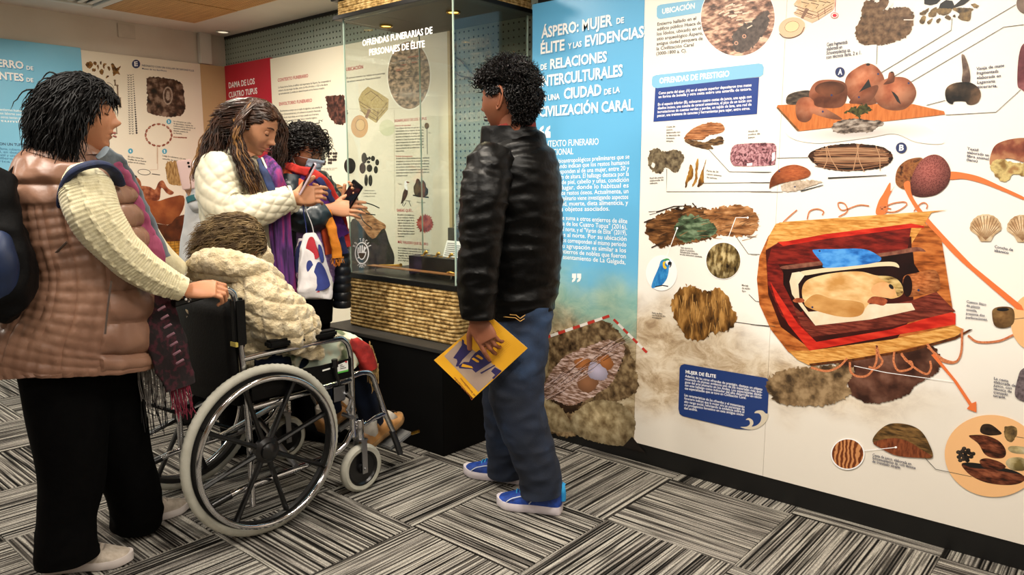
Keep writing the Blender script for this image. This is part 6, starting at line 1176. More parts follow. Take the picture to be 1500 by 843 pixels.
for i in range(7):
    a = at(232+i*4.5, 455+i*13, 2.255); e = at(242+i*4.5, 449+i*13, 2.255); MB().tube([a, (a+e)/2-FWD*.004, e], .004, 6).build('woven_mark', flat('shawl_pink', '8a6470', .8), sw)
GF = mat('grey_yarn', '6f6a66', '8f8a86', .85, scale=80); gsf = ribbon([at(208, 520, 2.36), at(224, 532, 2.36), at(246, 528, 2.36)], .018, .014, mat('charcoal_wool', '0c0c0d', '1a1a1c', .9, scale=40), None, 'wrap_end', folds(.006, (20, 20, 20))); tag(gsf, 'dark wrap end with grey fringe hanging below the brown vest', 'wrap')
fringe(gsf, [at(202, 532, 2.36), at(222, 540, 2.36), at(246, 536, 2.36)], .13, GF, 26, .0022, 9); fringe(gsf, [at(204, 545, 2.38), at(246, 545, 2.38)], .19, mat('black_yarn', '0e0c0c', '1c1a1a', .9, scale=80), 18, .0022, 11)
DKW = ribbon([at(205, 430, 2.43), at(216, 470, 2.43), at(220, 510, 2.42), at(222, 535, 2.41)], [.08, .09, .085, .05], .03, MATS['charcoal_wool'], w1, 'dark_wrap', folds(.01, (14, 14, 8)))
# backpack on her back
BPK = mat('black_pack_nylon', '020203', '050506', .7, spec=.15, scale=20, bump=.3, bscale=120); bp = empty('backpack', at(-10, 360, 2.05), 'black backpack with dark blue lower pocket, cut by the left edge', 'backpack')
MB().add(*loft([(-2, 254, 2.10, 22, .05), (-12, 272, 2.08, 36, .08), (-24, 310, 2.06, 46, .10), (-20, 360, 2.05, 54, .11), (-12, 410, 2.05, 56, .11), (-14, 445, 2.06, 44, .09), (-18, 456, 2.06, 30, .06)], 60, 10, folds(.012, (12, 12, 12)), 2.6)).build('pack_body', BPK, bp)
MB().add(*loft([(-16, 355, 2.0, 28, .05), (-16, 370, 1.985, 36, .06), (-18, 410, 1.985, 38, .06), (-22, 435, 2.0, 28, .05)], 40, 8, folds(.008, (14, 14, 14)), 3)).build('front_pocket', mat('pack_blue', '0c1c38', '142a50', .5, scale=10), bp)
MB().tube(spl([at(10, 262, 2.16), at(30, 238, 2.22), at(52, 222, 2.28)], 6), .012, 8, flatx=.4).build('strap', BPK, bp)
# ---------- man in black jacket ----------
MH = at(743, 147, 2.78); MM = frame(camdir(-.86, .50, -.03), UP)
mn = empty('person', (at(757, 600, 2.78).x, at(757, 600, 2.78).y, 0), 'person in black rain jacket, jeans and blue trainers holding a yellow booklet', 'person')
TM = [(745, 190, 2.80, 34, .065), (747, 200, 2.80, 42, .08), (751, 218, 2.80, 54, .13), (755, 245, 2.80, 63, .17), (757, 290, 2.80, 66, .18), (757, 340, 2.80, 66, .17), (757, 400, 2.80, 64, .165), (760, 435, 2.80, 58, .16), (764, 457, 2.80, 52, .155)]
AM = [(728, 226, 2.66, 26, .06), (716, 248, 2.62, 34, .07), (709, 290, 2.58, 34), (705, 340, 2.56, 31), (702, 390, 2.55, 29), (700, 430, 2.55, 27), (700, 456, 2.55, 25), (700, 466, 2.55, 23)]
AMR = [(775, 235, 2.98, 30), (790, 300, 3.0, 30), (795, 370, 3.0, 27), (790, 430, 3.0, 24)]
JN = [(768, 448, 2.76, 42, .11), (766, 480, 2.75, 40, .10), (758, 530, 2.73, 41), (756, 575, 2.72, 39), (768, 625, 2.70, 34), (782, 665, 2.69, 31), (791, 700, 2.68, 29.5), (793, 722, 2.68, 29.5)]
JF = [(752, 448, 2.86, 38, .10), (746, 500, 2.88, 37), (741, 560, 2.90, 35), (740, 610, 2.93, 30), (741, 650, 2.95, 27), (742, 680, 2.96, 26.5), (742, 696, 2.96, 26)]
wrm = at(697, 465, 2.55)
hm = hand_vfs(wrm, handM(camdir(.42, -.22, -.80), camdir(-.25, -.93, .15)), ((.25, .3, .2), (.45, .5, .3), (.5, .6, .4), (.55, .6, .4)), ((.75, .6, -.25), (.5, .8, -.3)), 1.0, 1, .08)
body(mn, MH, MM, 1.06, SKIN3, [loft(sh(TM, .8), 24, 3), loft(sh(AM, .65), 16, 3), loft(sh(AMR, .7), 16, 3), loft(sh(JN, .7), 16, 3), loft(sh(JF, .7), 16, 3)], [hm], neck=at(748, 215, 2.80))
facebits(mn, MH, MM, 1.06, SKIN3, lips='6e3a34')
CURLB = hair_mat('glossy_black_curls', '040303', '080606', .2)
hair(mn, MH, MM, 1.06, CURLB, 1900, .048, lambda p: (p.x*3, -.25, .1 if p.z > .04 else -.5), curl=.0065, cfreq=230, grav=.1, seed=5, r0=.0030, segs=12, lift=.9, vol=1.09, cap=1.08, jit=.45,
     line=lambda p: p.z > (-.080 if p.y < -.038 else (.012 if p.y < .04 else .045)), shorter=lambda p: 1.0 if p.z > .045 else (.25+.6*smo(p.z, -.07, .03) if p.y < -.03 else .3))
JK = mat('black_rain_nylon', '010101', '020202', .42, scale=6, spec=.16, bump=.35, bscale=30, bdist=.008)
def jk_d(s, th, P, S_, r_): return .008*(1-2*abs(nz(P, (6, 6, 17), 2)))+.005*nz(P, (18, 18, 40), 7)-.004-.010*gs(s-.085, .012)
MB().add(*loft(TM, 110, 18, jk_d)).build('jacket', JK, mn)
def js_d(s, th, P, S_, r_): return .007*(1-2*abs(nz(P, (8, 8, 26), 4)))+.005*nz(P, (24, 24, 34), 1)
for a in (AM, AMR): MB().add(*loft(a, 70, 18, js_d)).build('sleeve', JK, mn)
MB().add(*loft([(746, 186, 2.79, 40, .075), (746, 196, 2.79, 43, .08), (748, 208, 2.79, 47, .09)], 50, 6, folds(.003, (20, 20, 20)))).build('collar', JK, mn)
MB().add(*loft([(745, 181.5, 2.79, 37.5, .070), (746, 186, 2.79, 39.5, .073), (746, 189, 2.79, 39, .073)], 50, 4)).build('collar_lining', mat('red_lining', '6e1c14', '8c2a1e', .8, scale=40), mn)
DEN = mat('blue_denim', '080f1c', '131f33', .85, scale=5, bump=.4, bscale=260, bdist=.002, c3='2c4466', lo=.3, hi=.72, detail=8)
den_d = lambda s, th, P, S_, r_: .007*(1-2*abs(nz(P, (10, 10, 16), 8)))+.004*nz(P, (22, 22, 30))
for lg in (JN, JF): MB().add(*loft(lg, 64, 16, den_d)).build('jeans_leg', DEN, mn)
ST = flat('denim_stitch', 'c99a50', .7)
for q in (((731, 460), (756, 462), (762, 467), (769, 462), (777, 459)), ((733, 464), (755, 466), (762, 471), (770, 466), (777, 463))):
    MB().tube([at(x, y, 2.628+.0004*(x-755)**2/4) for x, y in q], .0016, 5).build('pocket_stitch', ST, mn)
MB().tube([at(776, y, 2.655) for y in (462, 480, 497)], .0012, 5).build('pocket_stitch', ST, mn)
BLU = mat('royal_blue_knit', '0d2f78', '1746a6', .6, scale=40, bump=.3, bscale=400); CYA = mat('cyan_knit', '1a86c8', '2fa6e6', .6, scale=40, bump=.3, bscale=300); WS = mat('white_sole', 'd8cfd6', 'e6dfe4', .45, scale=10); CL = flat('cyan_lace', '2da0dc', .6); PIPE = flat('piping_white', 'dfe6f2', .5)
for hx, tx, s in ((fl(823, 750), fl(728, 739), 1), (fl(768, 706), fl(680, 693), 1)):
    t, P2 = shoe(mn, hx, tx, .104, .105, BLU, WS, CL, sole_h=.032); X_ = (P2(1, 0, 0)-P2(0, 0, 0)); sd = 1 if X_.dot(FWD) < 0 else -1; L_ = (tx-hx).length
    MB().add(*tube_vf([P2(sd*.0, -.015, .045), P2(sd*.0, -.01, .075), P2(0, .0, .105), P2(0, .04, .118)], [.011, .013, .011, .005], 10)).build('heel_tab', CYA, t)
    col = spl([(.02, .088), (.12, .098), (.26, .088), (.36, .100)], 5); v, f = loftw([(*P2(0, y, z-.012), .037, .014) for y, z in col[::3]], 20, 3); MB().add(v, f).build('collar', CYA, t)
    side = lambda y, z: P2(sd*(.104*np.interp(y, [0, .08, .25, .45, .65, .82, 1], [.30, .43, .42, .43, .50, .46, .05])*(1-.30*smo(z, .05, .105))*.97+.0015-(.012*smo(z, .05, .09))), y, z)
    MB().tube([side(*p) for p in spl([(.80, .036), (.72, .052), (.60, .062), (.45, .066), (.28, .074), (.12, .082)], 5)], .0019, 6).build('side_stripe', PIPE, t)
    MB().tube([side(*p) for p in spl([(.46, .036), (.42, .048), (.34, .055), (.22, .060), (.12, .066), (.12, .081)], 5)], .0019, 6).build('side_stripe', PIPE, t)
# yellow booklet in his hand
bk = empty('booklet', at(704, 520, 2.585), 'yellow folded booklet with purple print held in the left hand', 'booklet')
TL_, TR2, BR_, BL_ = at(716, 461.5, 2.60), at(773, 510.5, 2.585), at(693.5, 584, 2.575), at(635.7, 528, 2.59); nb = (TR2-TL_).cross(BL_-TL_).normalized(); nb = nb if nb.dot(CAM-TL_) > 0 else -nb
def bq(u, v, h=0): return (TL_*(1-u)+TR2*u)*(1-v)+(BL_*(1-u)+BR_*u)*v+nb*h
YEL = mat('yellow_card', 'd79a16', 'e3a922', .45, scale=8); 
def slab(h0_, h1_, m, nm):
    v = [bq(u, v_, h) for h in (h0_, h1_) for u, v_ in ((0, 0), (1, 0), (1, 1), (0, 1))]; return MB().add(v, [(0, 1, 2, 3), (4, 5, 6, 7), (0, 1, 5, 4), (1, 2, 6, 5), (2, 3, 7, 6), (3, 0, 4, 7)]).build(nm, m, bk, smooth=False)
slab(-.0035, -.0012, flat('paper_white', 'e8e4d8'), 'inner_pages'); slab(-.001, 0, YEL, 'cover')
def bpoly(nm, pts, m, h=.0005):
    def uv(x, y):
        o_ = np.array((715.8, 461.4)); a = np.array((773, 510))-o_; b = np.array((635.7, 528))-o_; return np.linalg.solve(np.array((a, b)).T, np.array((x, y))-o_)
    w_ = [bq(*uv(630+x/5.27, 440+y/5.27), h) for x, y in zip(pts[::2], pts[1::2])]; MB().add(w_, tessellate_polygon([w_])).build(nm, m, bk, smooth=False)
PUR = flat('purple_ink', '221a50'); GRYP = mat('grey_print', '9a8478', 'a8927c', .5, scale=10)
bpoly('printed_panel', (108, 430, 232, 312, 552, 525, 370, 676), GRYP)
for pts in ((245, 300, 262, 308, 262, 330, 328, 375, 250, 450, 215, 500, 196, 500, 210, 465, 205, 448, 178, 440, 215, 390, 245, 345), (382, 375, 476, 462, 350, 540, 322, 515, 225, 512, 218, 494, 262, 465, 300, 466, 312, 440, 345, 400), (498, 482, 502, 490, 395, 548, 385, 540), (500, 500, 552, 528, 488, 586, 478, 576, 500, 555, 470, 530, 478, 520)): bpoly('printed_letter', pts, PUR, .0009)
for pts in ((368, 410, 402, 430, 410, 440, 396, 446, 350, 422), (335, 432, 375, 455, 378, 466, 360, 466, 320, 442), (250, 478, 322, 496, 332, 510, 240, 500)): bpoly('printed_letter_gap', pts, MATS['yellow_card'], .0013)
BROWN = flat('brown_ink', '8a4a1c')
def btext(nm, st, a, b_, cap, m, bold=.02):
    co, f, wd = glyphs(st, bold); A_, B_ = np.array(a, float), np.array(b_, float); e1 = (B_-A_)/wd; pr = np.array((e1[1], -e1[0])); pr = pr/np.hypot(*pr)*cap; o_ = np.array((715.8, 461.4)); Mi = np.linalg.inv(np.array((np.array((773, 510))-o_, np.array((635.7, 528))-o_)).T); w_ = []
    for x, y in co: q = A_+e1*x+pr*y; q = np.array((630+q[0]/5.27, 440+q[1]/5.27)); u, v_ = Mi@(q-o_); w_.append(bq(u, v_, .001))
    MB().add(w_, f).build(nm, m, bk, smooth=False)
btext('booklet_lettering', 'Desmitificando', (330, 722), (190, 574), 15, BROWN); btext('booklet_lettering', 'el brutalismo', (350, 700), (236, 578), 13, BROWN)
for c0 in ((400, 190), (455, 250), (530, 350), (420, 290), (490, 400)):
    for k in range(5): btext('printed_paragraph', 'nueva mirada urbana', (c0[0]+k*9, c0[1]+k*9), (c0[0]+62+k*9, c0[1]-52+k*9+5), 4, flat('ochre_ink', 'b07a14'), 0)
# ---------- seated person ----------
SH_ = Vector(at(347, 359, 2.77)); SM = frame(camdir(.86, .5, -.30), UP); SWp = lambda x, y, z: Vector((x, y, z))
se = empty('person', (-2.6, 1.45, .47), 'elderly person in cream fleece coat seated in the wheelchair, back to the camera', 'person')
TS = [(338, 398, 2.76, 40, .10), (340, 404, 2.76, 60, .13), (342, 425, 2.76, 72, .16), (350, 455, 2.77, 72, .17), (362, 490, 2.79, 70, .17), (372, 520, 2.81, 64, .16), (378, 536, 2.82, 54, .14)]
AS = [(366, 406, 2.68, 24), (374, 422, 2.66, 35), (392, 448, 2.67, 40), (414, 470, 2.70, 41), (434, 484, 2.74, 37), (449, 492, 2.77, 28), (457, 496, 2.79, 17)]
th = lambda s: loftw([(*SWp(-2.6+s*.10, 1.40, .555), .085, .085), (*SWp(-2.6+s*.12, 1.60, .565), .078, .078), (*SWp(-2.6+s*.13, 1.80, .555), .062, .062), (*SWp(-2.6+s*.13, 1.87, .50), .056, .056), (*SWp(-2.6+s*.14, 1.90, .35), .050, .050), (*SWp(-2.6+s*.145, 1.94, .21), .046, .046)], 32, 8, folds(.006, (14, 14, 14)))
body(se, SH_, SM, .94, SKIN2, [loft(sh(TS, .75), 24, 3), loft(sh(AS, .6), 16, 3)], [], neck=at(340, 412, 2.76))
facebits(se, SH_, SM, .94, SKIN2)
SHP = mat('cream_sherpa', 'b8a47c', 'd3c19b', .95, scale=22, bump=.9, bscale=150, bdist=.006, sheen=.4, c3='e3d5b4', lo=.3, hi=.7)
def shp_d(q):
    def g(s, th_, P, S_, r_):
        u = wrap(th_-1.5*PI)*max(r_, .1); a, b = abs(math.sin(PI*(s+u)/q)), abs(math.sin(PI*(s-u)/q)); e = smo(s, 0, .03)*smo(S_-s, 0, .03)
        return (.016*(min(a, b)**.5)-.006)*e+.006*nz(P, (34, 34, 34))+.0045*nz(P, (75, 75, 75), 3)
    return g
MB().add(*loft(TS, 130, 22, shp_d(.12))).build('fleece_coat', SHP, se); MB().add(*loft(AS, 110, 22, shp_d(.085))).build('sleeve', SHP, se)
hdp = [at(x, y, d) for x, y, d in ((276, 398, 2.70), (272, 386, 2.76), (284, 372, 2.84), (300, 368, 2.9))]
def fuzz(a): return lambda s, th_, P, S_, r_: a*nz(P, (34, 34, 34))+a*.6*nz(P, (80, 80, 80), 3)
MB().add(*loft([(279, 392, 2.66, 8), (292, 385, 2.63, 15), (318, 383, 2.60, 20), (345, 388, 2.60, 19), (372, 394, 2.63, 17), (396, 404, 2.70, 14), (412, 420, 2.76, 10)], 60, 18, fuzz(.008))).build('hood', SHP, se)
MB().add(*loft([(276, 404, 2.70, 6), (290, 402, 2.66, 11), (320, 400, 2.62, 13), (350, 404, 2.61, 13), (380, 414, 2.64, 12), (402, 430, 2.70, 9), (412, 444, 2.76, 6)], 60, 18, fuzz(.007))).build('hood_edge', SHP, se)
MB().add(*loft([(300, 372, 2.80, 20), (330, 366, 2.84, 34), (360, 372, 2.84, 34), (388, 388, 2.80, 18)], 60, 14, fuzz(.008))).build('hood_lining', SHP, se)
ribbon([at(425, 500, 2.72), at(448, 508, 2.74), at(462, 517, 2.76), at(470, 525, 2.78)], [.04, .04, .035, .012], .012, SHP, se, 'coat_hem', fuzz(.006))
hair(se, SH_, SM, .94, hair_mat('grey_brown_hair', '453420', '7a6544', .6), 2600, .095, lambda p: (.3, -.8, -.4), curl=.008, cfreq=62, grav=.5, seed=11, r0=.0030, segs=12, lift=.25, vol=1.10, cap=1.08, jit=.18,
     line=lambda p: p.z > (-.10 if p.y < .0 else (-.03 if p.y < .045 else .02)))
GL = flat('dark_spectacle_frame', '1c1210', .3)
def glasses(root, c, M, k, r=(.024, .018), m=GL, tint='spectacle_lens'):
    g = empty('spectacles', c); put(g, root)
    for s in (1, -1):
        ring = [c+M@Vector((s*.031+r[0]*math.copysign(abs(math.cos(a))**.6, math.cos(a)), .094-.25*abs(s*.031+r[0]*math.cos(a))**2*6, .004+r[1]*math.copysign(abs(math.sin(a))**.6, math.sin(a))))*k for a in np.linspace(0, 2*PI, 28, endpoint=False)]
        MB().tube(ring, .0018*k, 6, closed=True).build('rim', m, g)
        MB().tube([c+M@Vector((s*.054, .088, .010))*k, c+M@Vector((s*.079, .05, .010))*k, c+M@Vector((s*.080, -.005, .010))*k, c+M@Vector((s*.079, -.022, -.006))*k], .0018*k, 6).build('temple', m, g)
        MB().add(ring, [tuple(range(28))]).build('lens', GLASS, g, smooth=False)
    MB().tube([c+M@Vector((-.008, .101, .006))*k, c+M@Vector((0, .104, .009))*k, c+M@Vector((.008, .101, .006))*k], .0018*k, 6).build('bridge', m, g); return g
glasses(se, SH_, SM, .94, (.024, .020))
DJ = mat('dark_blue_slacks', '070d1a', '10192c', .85, scale=10, spec=.2)
for s in (1, -1): MB().add(*th(s)).build('trousers_leg', DJ, se)
# printed skirt cloth over the lap, red shawl with tan fringe
LAP = mat('printed_lap_cloth', '5f6a4c', 'c9c2a6', .8, scale=14, c3='c2cdb8', lo=.44, hi=.56, kind='noise', detail=2)
ribbon([SWp(-2.44, 1.50, .575), SWp(-2.43, 1.62, .585), SWp(-2.42, 1.72, .58), SWp(-2.41, 1.79, .56), SWp(-2.40, 1.82, .51)], [.04, .075, .075, .07, .06], .03, LAP, se, 'lap_cloth', folds(.01, (18, 18, 18)), face=(1, 0, 0))
RDS = mat('red_shawl_wool', '7e1410', 'a82018', .8, scale=30, bump=.3, bscale=150)
rs = ribbon([SWp(-2.40, 1.78, .60), SWp(-2.39, 1.82, .58), SWp(-2.38, 1.85, .53), SWp(-2.375, 1.865, .48)], [.02, .034, .036, .030], .03, RDS, se, 'red_wrap', folds(.006, (20, 20, 20)), face=(1, 0, 0))
fringe(se, [SWp(-2.36, 1.85, .50), SWp(-2.36, 1.875, .475), SWp(-2.36, 1.90, .50)], .085, mat('tan_yarn', '9a7a4a', 'b8975f', .85, scale=60), 16, .0026, 21); fringe(se, [SWp(-2.36, 1.86, .60), SWp(-2.36, 1.885, .54), SWp(-2.36, 1.895, .50)], .04, MATS['tan_yarn'], 12, .0024, 22)
# sandals on the footplates
SDL = mat('tan_sandal_leather', '9c6c38', 'b98750', .5, scale=20, bump=.15, bscale=150); SLS = mat('sandal_sole', '7d5c36', '9a764a', .7, scale=30); SOCK = mat('white_sock', 'b8b0a4', 'c9c2b6', .9, scale=40, bump=.3, bscale=300)
for s in (1, -1):
    hl, te = SWp(-2.6+s*.155, 1.885, .118), SWp(-2.6+s*.160, 2.095, .205)
    MB().tube(spl([hl+SWp(0, .02, .12), hl+SWp(0, .03, .06), hl+SWp(0, .07, .045), te+SWp(0, -.06, .03)], 5), [.042]*6+[.036]*6+[.030]*4, 14).build('sock', SOCK, se)
    t, P2 = shoe(se, hl, te, .10, .085, SDL, SLS, None, sole_h=.022, name='sandal')
    for y in (.80, .86): MB().tube([P2(-.02, y, .054), P2(0, y+.01, .056), P2(.02, y, .054)], .0022, 5).build('cutout', flat('cutout_dark', '2a1a0e'), t)
    for y in (.35, .62): MB().tube([P2(x, y, .022+(.075 if y < .5 else .055)*math.sqrt(max(0, 1-(x/.05)**2))) for x in np.linspace(-.046, .046, 11)], .006, 6, flatx=.5).build('strap', SDL, t)
# ---------- woman in white quilted coat ----------
WH = at(373, 188, 3.30); WM = frame(camdir(.96, -.16, -.46), UP)
w2 = empty('person', (at(350, 600, 3.3).x, at(350, 600, 3.3).y, 0), 'person with long brown hair and white quilted coat looking at phone', 'person')
TW = [(366, 226, 3.32, 22, .07), (360, 234, 3.32, 36, .10), (350, 250, 3.32, 48, .14), (347, 290, 3.32, 51, .15), (355, 340, 3.32, 53, .155), (358, 400, 3.32, 54, .16), (360, 460, 3.32, 55, .17), (362, 520, 3.32, 57, .17), (364, 560, 3.32, 58, .17)]
AW = [(328, 236, 3.20, 20, .06), (322, 250, 3.17, 29), (321, 280, 3.14, 30), (334, 306, 3.12, 29), (360, 312, 3.12, 25), (388, 305, 3.14, 21), (410, 295, 3.16, 18.5), (424, 290, 3.18, 17)]
AWL = [(370, 250, 3.44, 24), (382, 290, 3.44, 22), (405, 300, 3.38, 18), (428, 296, 3.30, 14)]
wr1, wr2 = at(430, 289, 3.185), at(433, 292, 3.27)
h1 = hand_vfs(wr1, handM(camdir(.95, -.05, .12), camdir(.15, -.9, .25)), ((.35, .7, .5), (.45, .8, .5), (.5, .85, .5), (.55, .9, .5)), ((.9, .75, -.2), (.55, .95, -.15)), 1.0, -1)
h2 = hand_vfs(wr2, handM(camdir(.93, -.1, .1), camdir(.1, .8, -.3)), ((.6, .8, .6),)*4, ((.9, .7, -.2), (.5, .9, -.2)), 1.0, 1)
LGW = lambda x, d: [(x, 520, d, 32), (x, 580, d, 26), (x+2, 640, d, 22), (x+2, 658, d, 22)]
body(w2, WH, WM, 1.06, SKIN2, [loft(sh(TW, .8), 24, 3), loft(sh(AW, .7), 16, 3), loft(sh(AWL, .7), 16, 3)], [h1, h2], neck=at(362, 232, 3.32))
facebits(w2, WH, WM, 1.06, SKIN2, brow='3a2518', lips='a05a50')
QW = mat('ivory_quilted_satin', 'cbc4aa', 'd8d2bb', .5, scale=10, spec=.4, bump=.15, bscale=60)
def qd(q, amp):
    def g(s, th_, P, S_, r_):
        u = wrap(th_-1.5*PI)*max(r_, .08)*1.0; a, b = abs(math.sin(PI*(s+u)/q)), abs(math.sin(PI*(s-u)/q)); return amp*(a*b)**.4+.004*nz(P, (14, 14, 20))
    return g
MB().add(*loft(TW, 150, 24, qd(.075, .009))).build('coat', QW, w2)
for a in (AW, AWL): MB().add(*loft(a, 90, 20, qd(.06, .008))).build('sleeve', QW, w2)
MB().add(*loft([(426, 289.5, 3.18, 18), (430, 288.5, 3.184, 17)], 40, 4)).build('sleeve_cuff', QW, w2)
MB().tube(spl([at(384, 232, 3.22), at(396, 262, 3.17), at(400, 300, 3.20), at(403, 340, 3.22), at(406, 400, 3.22), at(408, 460, 3.22)], 6), .008, 8, flatx=.6).build('coat_placket', QW, w2)
for x, d in ((345, 3.28), (368, 3.42)): MB().add(*loft(LGW(x, d), 30, 6)).build('trousers_leg', BLACKC, w2); shoe(w2, onp(x-8, 664, 2, .002)*(1), onp(x-8, 664, 2, .002)+camdir(.9, .3)*.25, .09, .08, BLACKC, BLACKC)
BRH = hair_mat('long_brown_hair', '1c0f08', '3a2113', .36); BLH = hair_mat('blond_ends', '5a3a20', '8f683a', .45)
hair(w2, WH, WM, 1.06, BRH, 700, .09, lambda p: (p.x*8, -1.3, -.25), curl=.001, grav=.7, seed=21, r0=.0045, lift=.08, vol=1.07, cap=1.07, jit=.10, line=lambda p: p.z > (-.09 if p.y < 0 else (-.01 if p.y < .02 else .01+1.0*(p.y-.02))))
def locks(root, c, M, k, m, n, root_box, way, wav=.004, r0=.0038, seed=1, name='long_hair', spread=.02):
    n *= 2
    rnd = random.Random(seed); mb = MB(); el = Vector((.082, .106, .121))
    for i in range(n):
        t, a = rnd.uniform(*root_box[0]), rnd.uniform(*root_box[1]); d = Vector((math.cos(a)*math.cos(t), math.sin(a)*math.cos(t), math.sin(t))); P0 = c+M@Vector((d.x*el.x, d.y*el.y, d.z*el.z))*k
        off = Vector([rnd.gauss(0, spread) for _ in range(3)]); pts = [P0]+[w_+off*min(1.3, .45+.3*j) for j, w_ in enumerate(way)]
        cut = rnd.uniform(.72, 1.0); q = spl(pts, 7); q = q[:max(6, int(len(q)*cut))]; ph = rnd.random()*6; q2 = [Vector(p)+RGT*math.sin(ph+j*.8)*wav+FWD*math.cos(ph+j*.7)*wav for j, p in enumerate(q)]
        rr = [r0*rnd.uniform(.9, 1.1)*(1-.8*(j/len(q2))**2) for j in range(len(q2))]; mb.tube(q2, rr, 5, cap=False)
    return mb.build(name, m, root, sharp=80)
U_ = lambda *a: [at(x, y, d) for x, y, d in a]
locks(w2, WH, WM, 1.06, BRH, 150, ((.2, 1.4), (PI*.9, PI*1.9)), U_((330, 172, 3.26), (318, 200, 3.23), (310, 232, 3.20), (304, 262, 3.16)), seed=31, spread=.022)
locks(w2, WH, WM, 1.06, BLH, 70, ((.0, 1.2), (PI*1.2, PI*1.6)), U_((328, 170, 3.30), (311, 198, 3.30), (302, 228, 3.28), (297, 262, 3.22), (296, 285, 3.18)), seed=32, spread=.016)
locks(w2, WH, WM, 1.06, BRH, 120, ((.3, 1.3), (-1.2, -.1)), U_((350, 180, 3.17), (346, 205, 3.16), (353, 232, 3.15), (366, 260, 3.14), (378, 292, 3.13)), seed=33, spread=.013)
locks(w2, WH, WM, 1.06, BLH, 22, ((.2, .9), (-1.0, -.3)), U_((347, 188, 3.155), (348, 214, 3.15), (358, 242, 3.14), (372, 272, 3.13), (380, 296, 3.13)), seed=34, spread=.011)
locks(w2, WH, WM, 1.06, BRH, 110, ((.5, 1.4), (PI*.8, PI*1.1)), U_((392, 156, 3.40), (408, 178, 3.42), (411, 205, 3.42), (407, 235, 3.40), (404, 255, 3.38)), seed=35, spread=.012)
PUR2 = mat('purple_magenta_scarf', '2a1040', '58286e', .85, scale=9, stretch=(6, 6, .4), bump=.4, bscale=120, c3='8c2a68', lo=.36, hi=.64); PBL = mat('blue_scarf_fold', '131f40', '223460', .8, scale=20, bump=.3, bscale=120)
ribbon(U_((388, 234, 3.28), (397, 246, 3.21), (404, 262, 3.17), (412, 290, 3.20), (414, 330, 3.21), (418, 380, 3.20), (424, 440, 3.20)), [.02, .034, .034, .034, .036, .036, .034], .016, PUR2, w2, 'scarf', folds(.008, (20, 20, 4)))
ribbon(U_((404, 300, 3.24), (406, 330, 3.22), (410, 380, 3.21), (414, 440, 3.205)), [.03, .034, .032, .022], .014, PUR2, w2, 'scarf_end', folds(.006, (24, 24, 4)))
ribbon(U_((380, 236, 3.22), (386, 250, 3.17), (394, 268, 3.15), (402, 284, 3.14)), [.008, .014, .016, .014], .012, PBL, w2, 'scarf_fold', folds(.005, (20, 20, 6)))
phone(at(450, 262, 3.17), frame(camdir(-.80, -.35, .48), camdir(.38, 0, .92)), flat('pink_phone_case', 'c9b4bb', .3), 'smartphone with pale pink case held upright by the woman in the white coat', .072, .150)
# tote bag
tb = empty('tote_bag', at(458, 385, 3.22), 'white tote bag with red and blue painted shapes hanging from her hand', 'bag')
TBm = mat('tote_canvas', 'd3cfd0', 'dedada', .8, scale=10, bump=.2, bscale=100); TBr = mat('tote_red', 'a8202c', 'c43440', .8, scale=10); TBb = mat('tote_blue', '1e2a6a', '323f88', .8, scale=10); TBn = mat('tote_side', '1a2150', '7a3a5c', .8, scale=14, lo=.5, hi=.55, c3='c9c4c6')
brow = [(454, 344, 3.20, 8, .012), (455, 350, 3.19, 12, .02), (457, 375, 3.18, 17, .035), (460, 400, 3.18, 21, .045), (462, 416, 3.18, 24, .045), (462, 427, 3.18, 25, .045), (461, 434, 3.18, 24, .042), (461, 437, 3.18, 21, .03)]
MB().add(*loft(brow, 60, 10, folds(.010, (22, 22, 12)), 4)).build('bag_body', TBm, tb)
MB().add(*loft([(442, 350, 3.23, 6, .02), (443, 370, 3.23, 10, .04), (443, 400, 3.23, 10, .04), (446, 425, 3.23, 7, .03), (448, 432, 3.23, 3, .02)], 40, 8, folds(.006, (18, 18, 10)))).build('bag_gusset', TBn, tb)
def bpatch(name, m, pts, d):
    q = spl([np.array(p, float) for p in pts], 4, True); C0 = np.mean(q, 0); w_ = [at(x, y, d) for x, y in q]; b_ = [p+NV*.012 for p in w_]; n_ = len(w_); tr_ = tessellate_polygon([w_])
    MB().add(w_+b_, list(tr_)+[(i, (i+1) % n_, n_+(i+1) % n_, n_+i) for i in range(n_)]).build(name, m, tb, smooth=False)
bpatch('painted_red_shape', TBr, [(452, 350), (458, 348), (463, 362), (467, 376), (460, 380), (452, 376), (448, 366)], 3.146)
bpatch('painted_blue_shape', TBb, [(450, 384), (455, 382), (459, 390), (458, 400), (453, 402), (449, 394)], 3.138); bpatch('painted_blue_shape', TBb, [(460, 398), (466, 384), (474, 392), (481, 410), (482, 420), (470, 426), (456, 424), (454, 414), (460, 408)], 3.134)
bpatch('painted_red_shape', TBr, [(447, 424), (455, 420), (464, 424), (468, 428), (456, 429), (448, 428)], 3.136)
bpatch('painted_red_shape', TBr, [(440, 368), (446, 362), (450, 376), (448, 390), (442, 392)], 3.17); bpatch('painted_blue_shape', TBb, [(440, 394), (447, 392), (452, 404), (450, 420), (442, 420)], 3.165); bpatch('painted_blue_shape', TBb, [(466, 360), (470, 362), (474, 380), (470, 384)], 3.146)
bpatch('painted_teal_shape', mat('tote_teal', '1f7a70', '2a8f82', .8, scale=10), [(438, 380), (441, 378), (442, 388), (439, 390)], 3.165)
for q in (((450, 350), (448, 330), (445, 312), (444, 300)), ((461, 350), (457, 330), (450, 312), (447, 299))): MB().tube(spl([at(x, y, 3.19) for x, y in q], 5), .005, 8, flatx=.4).build('strap', TBm if q[0][0] == 461 else TBb, tb)
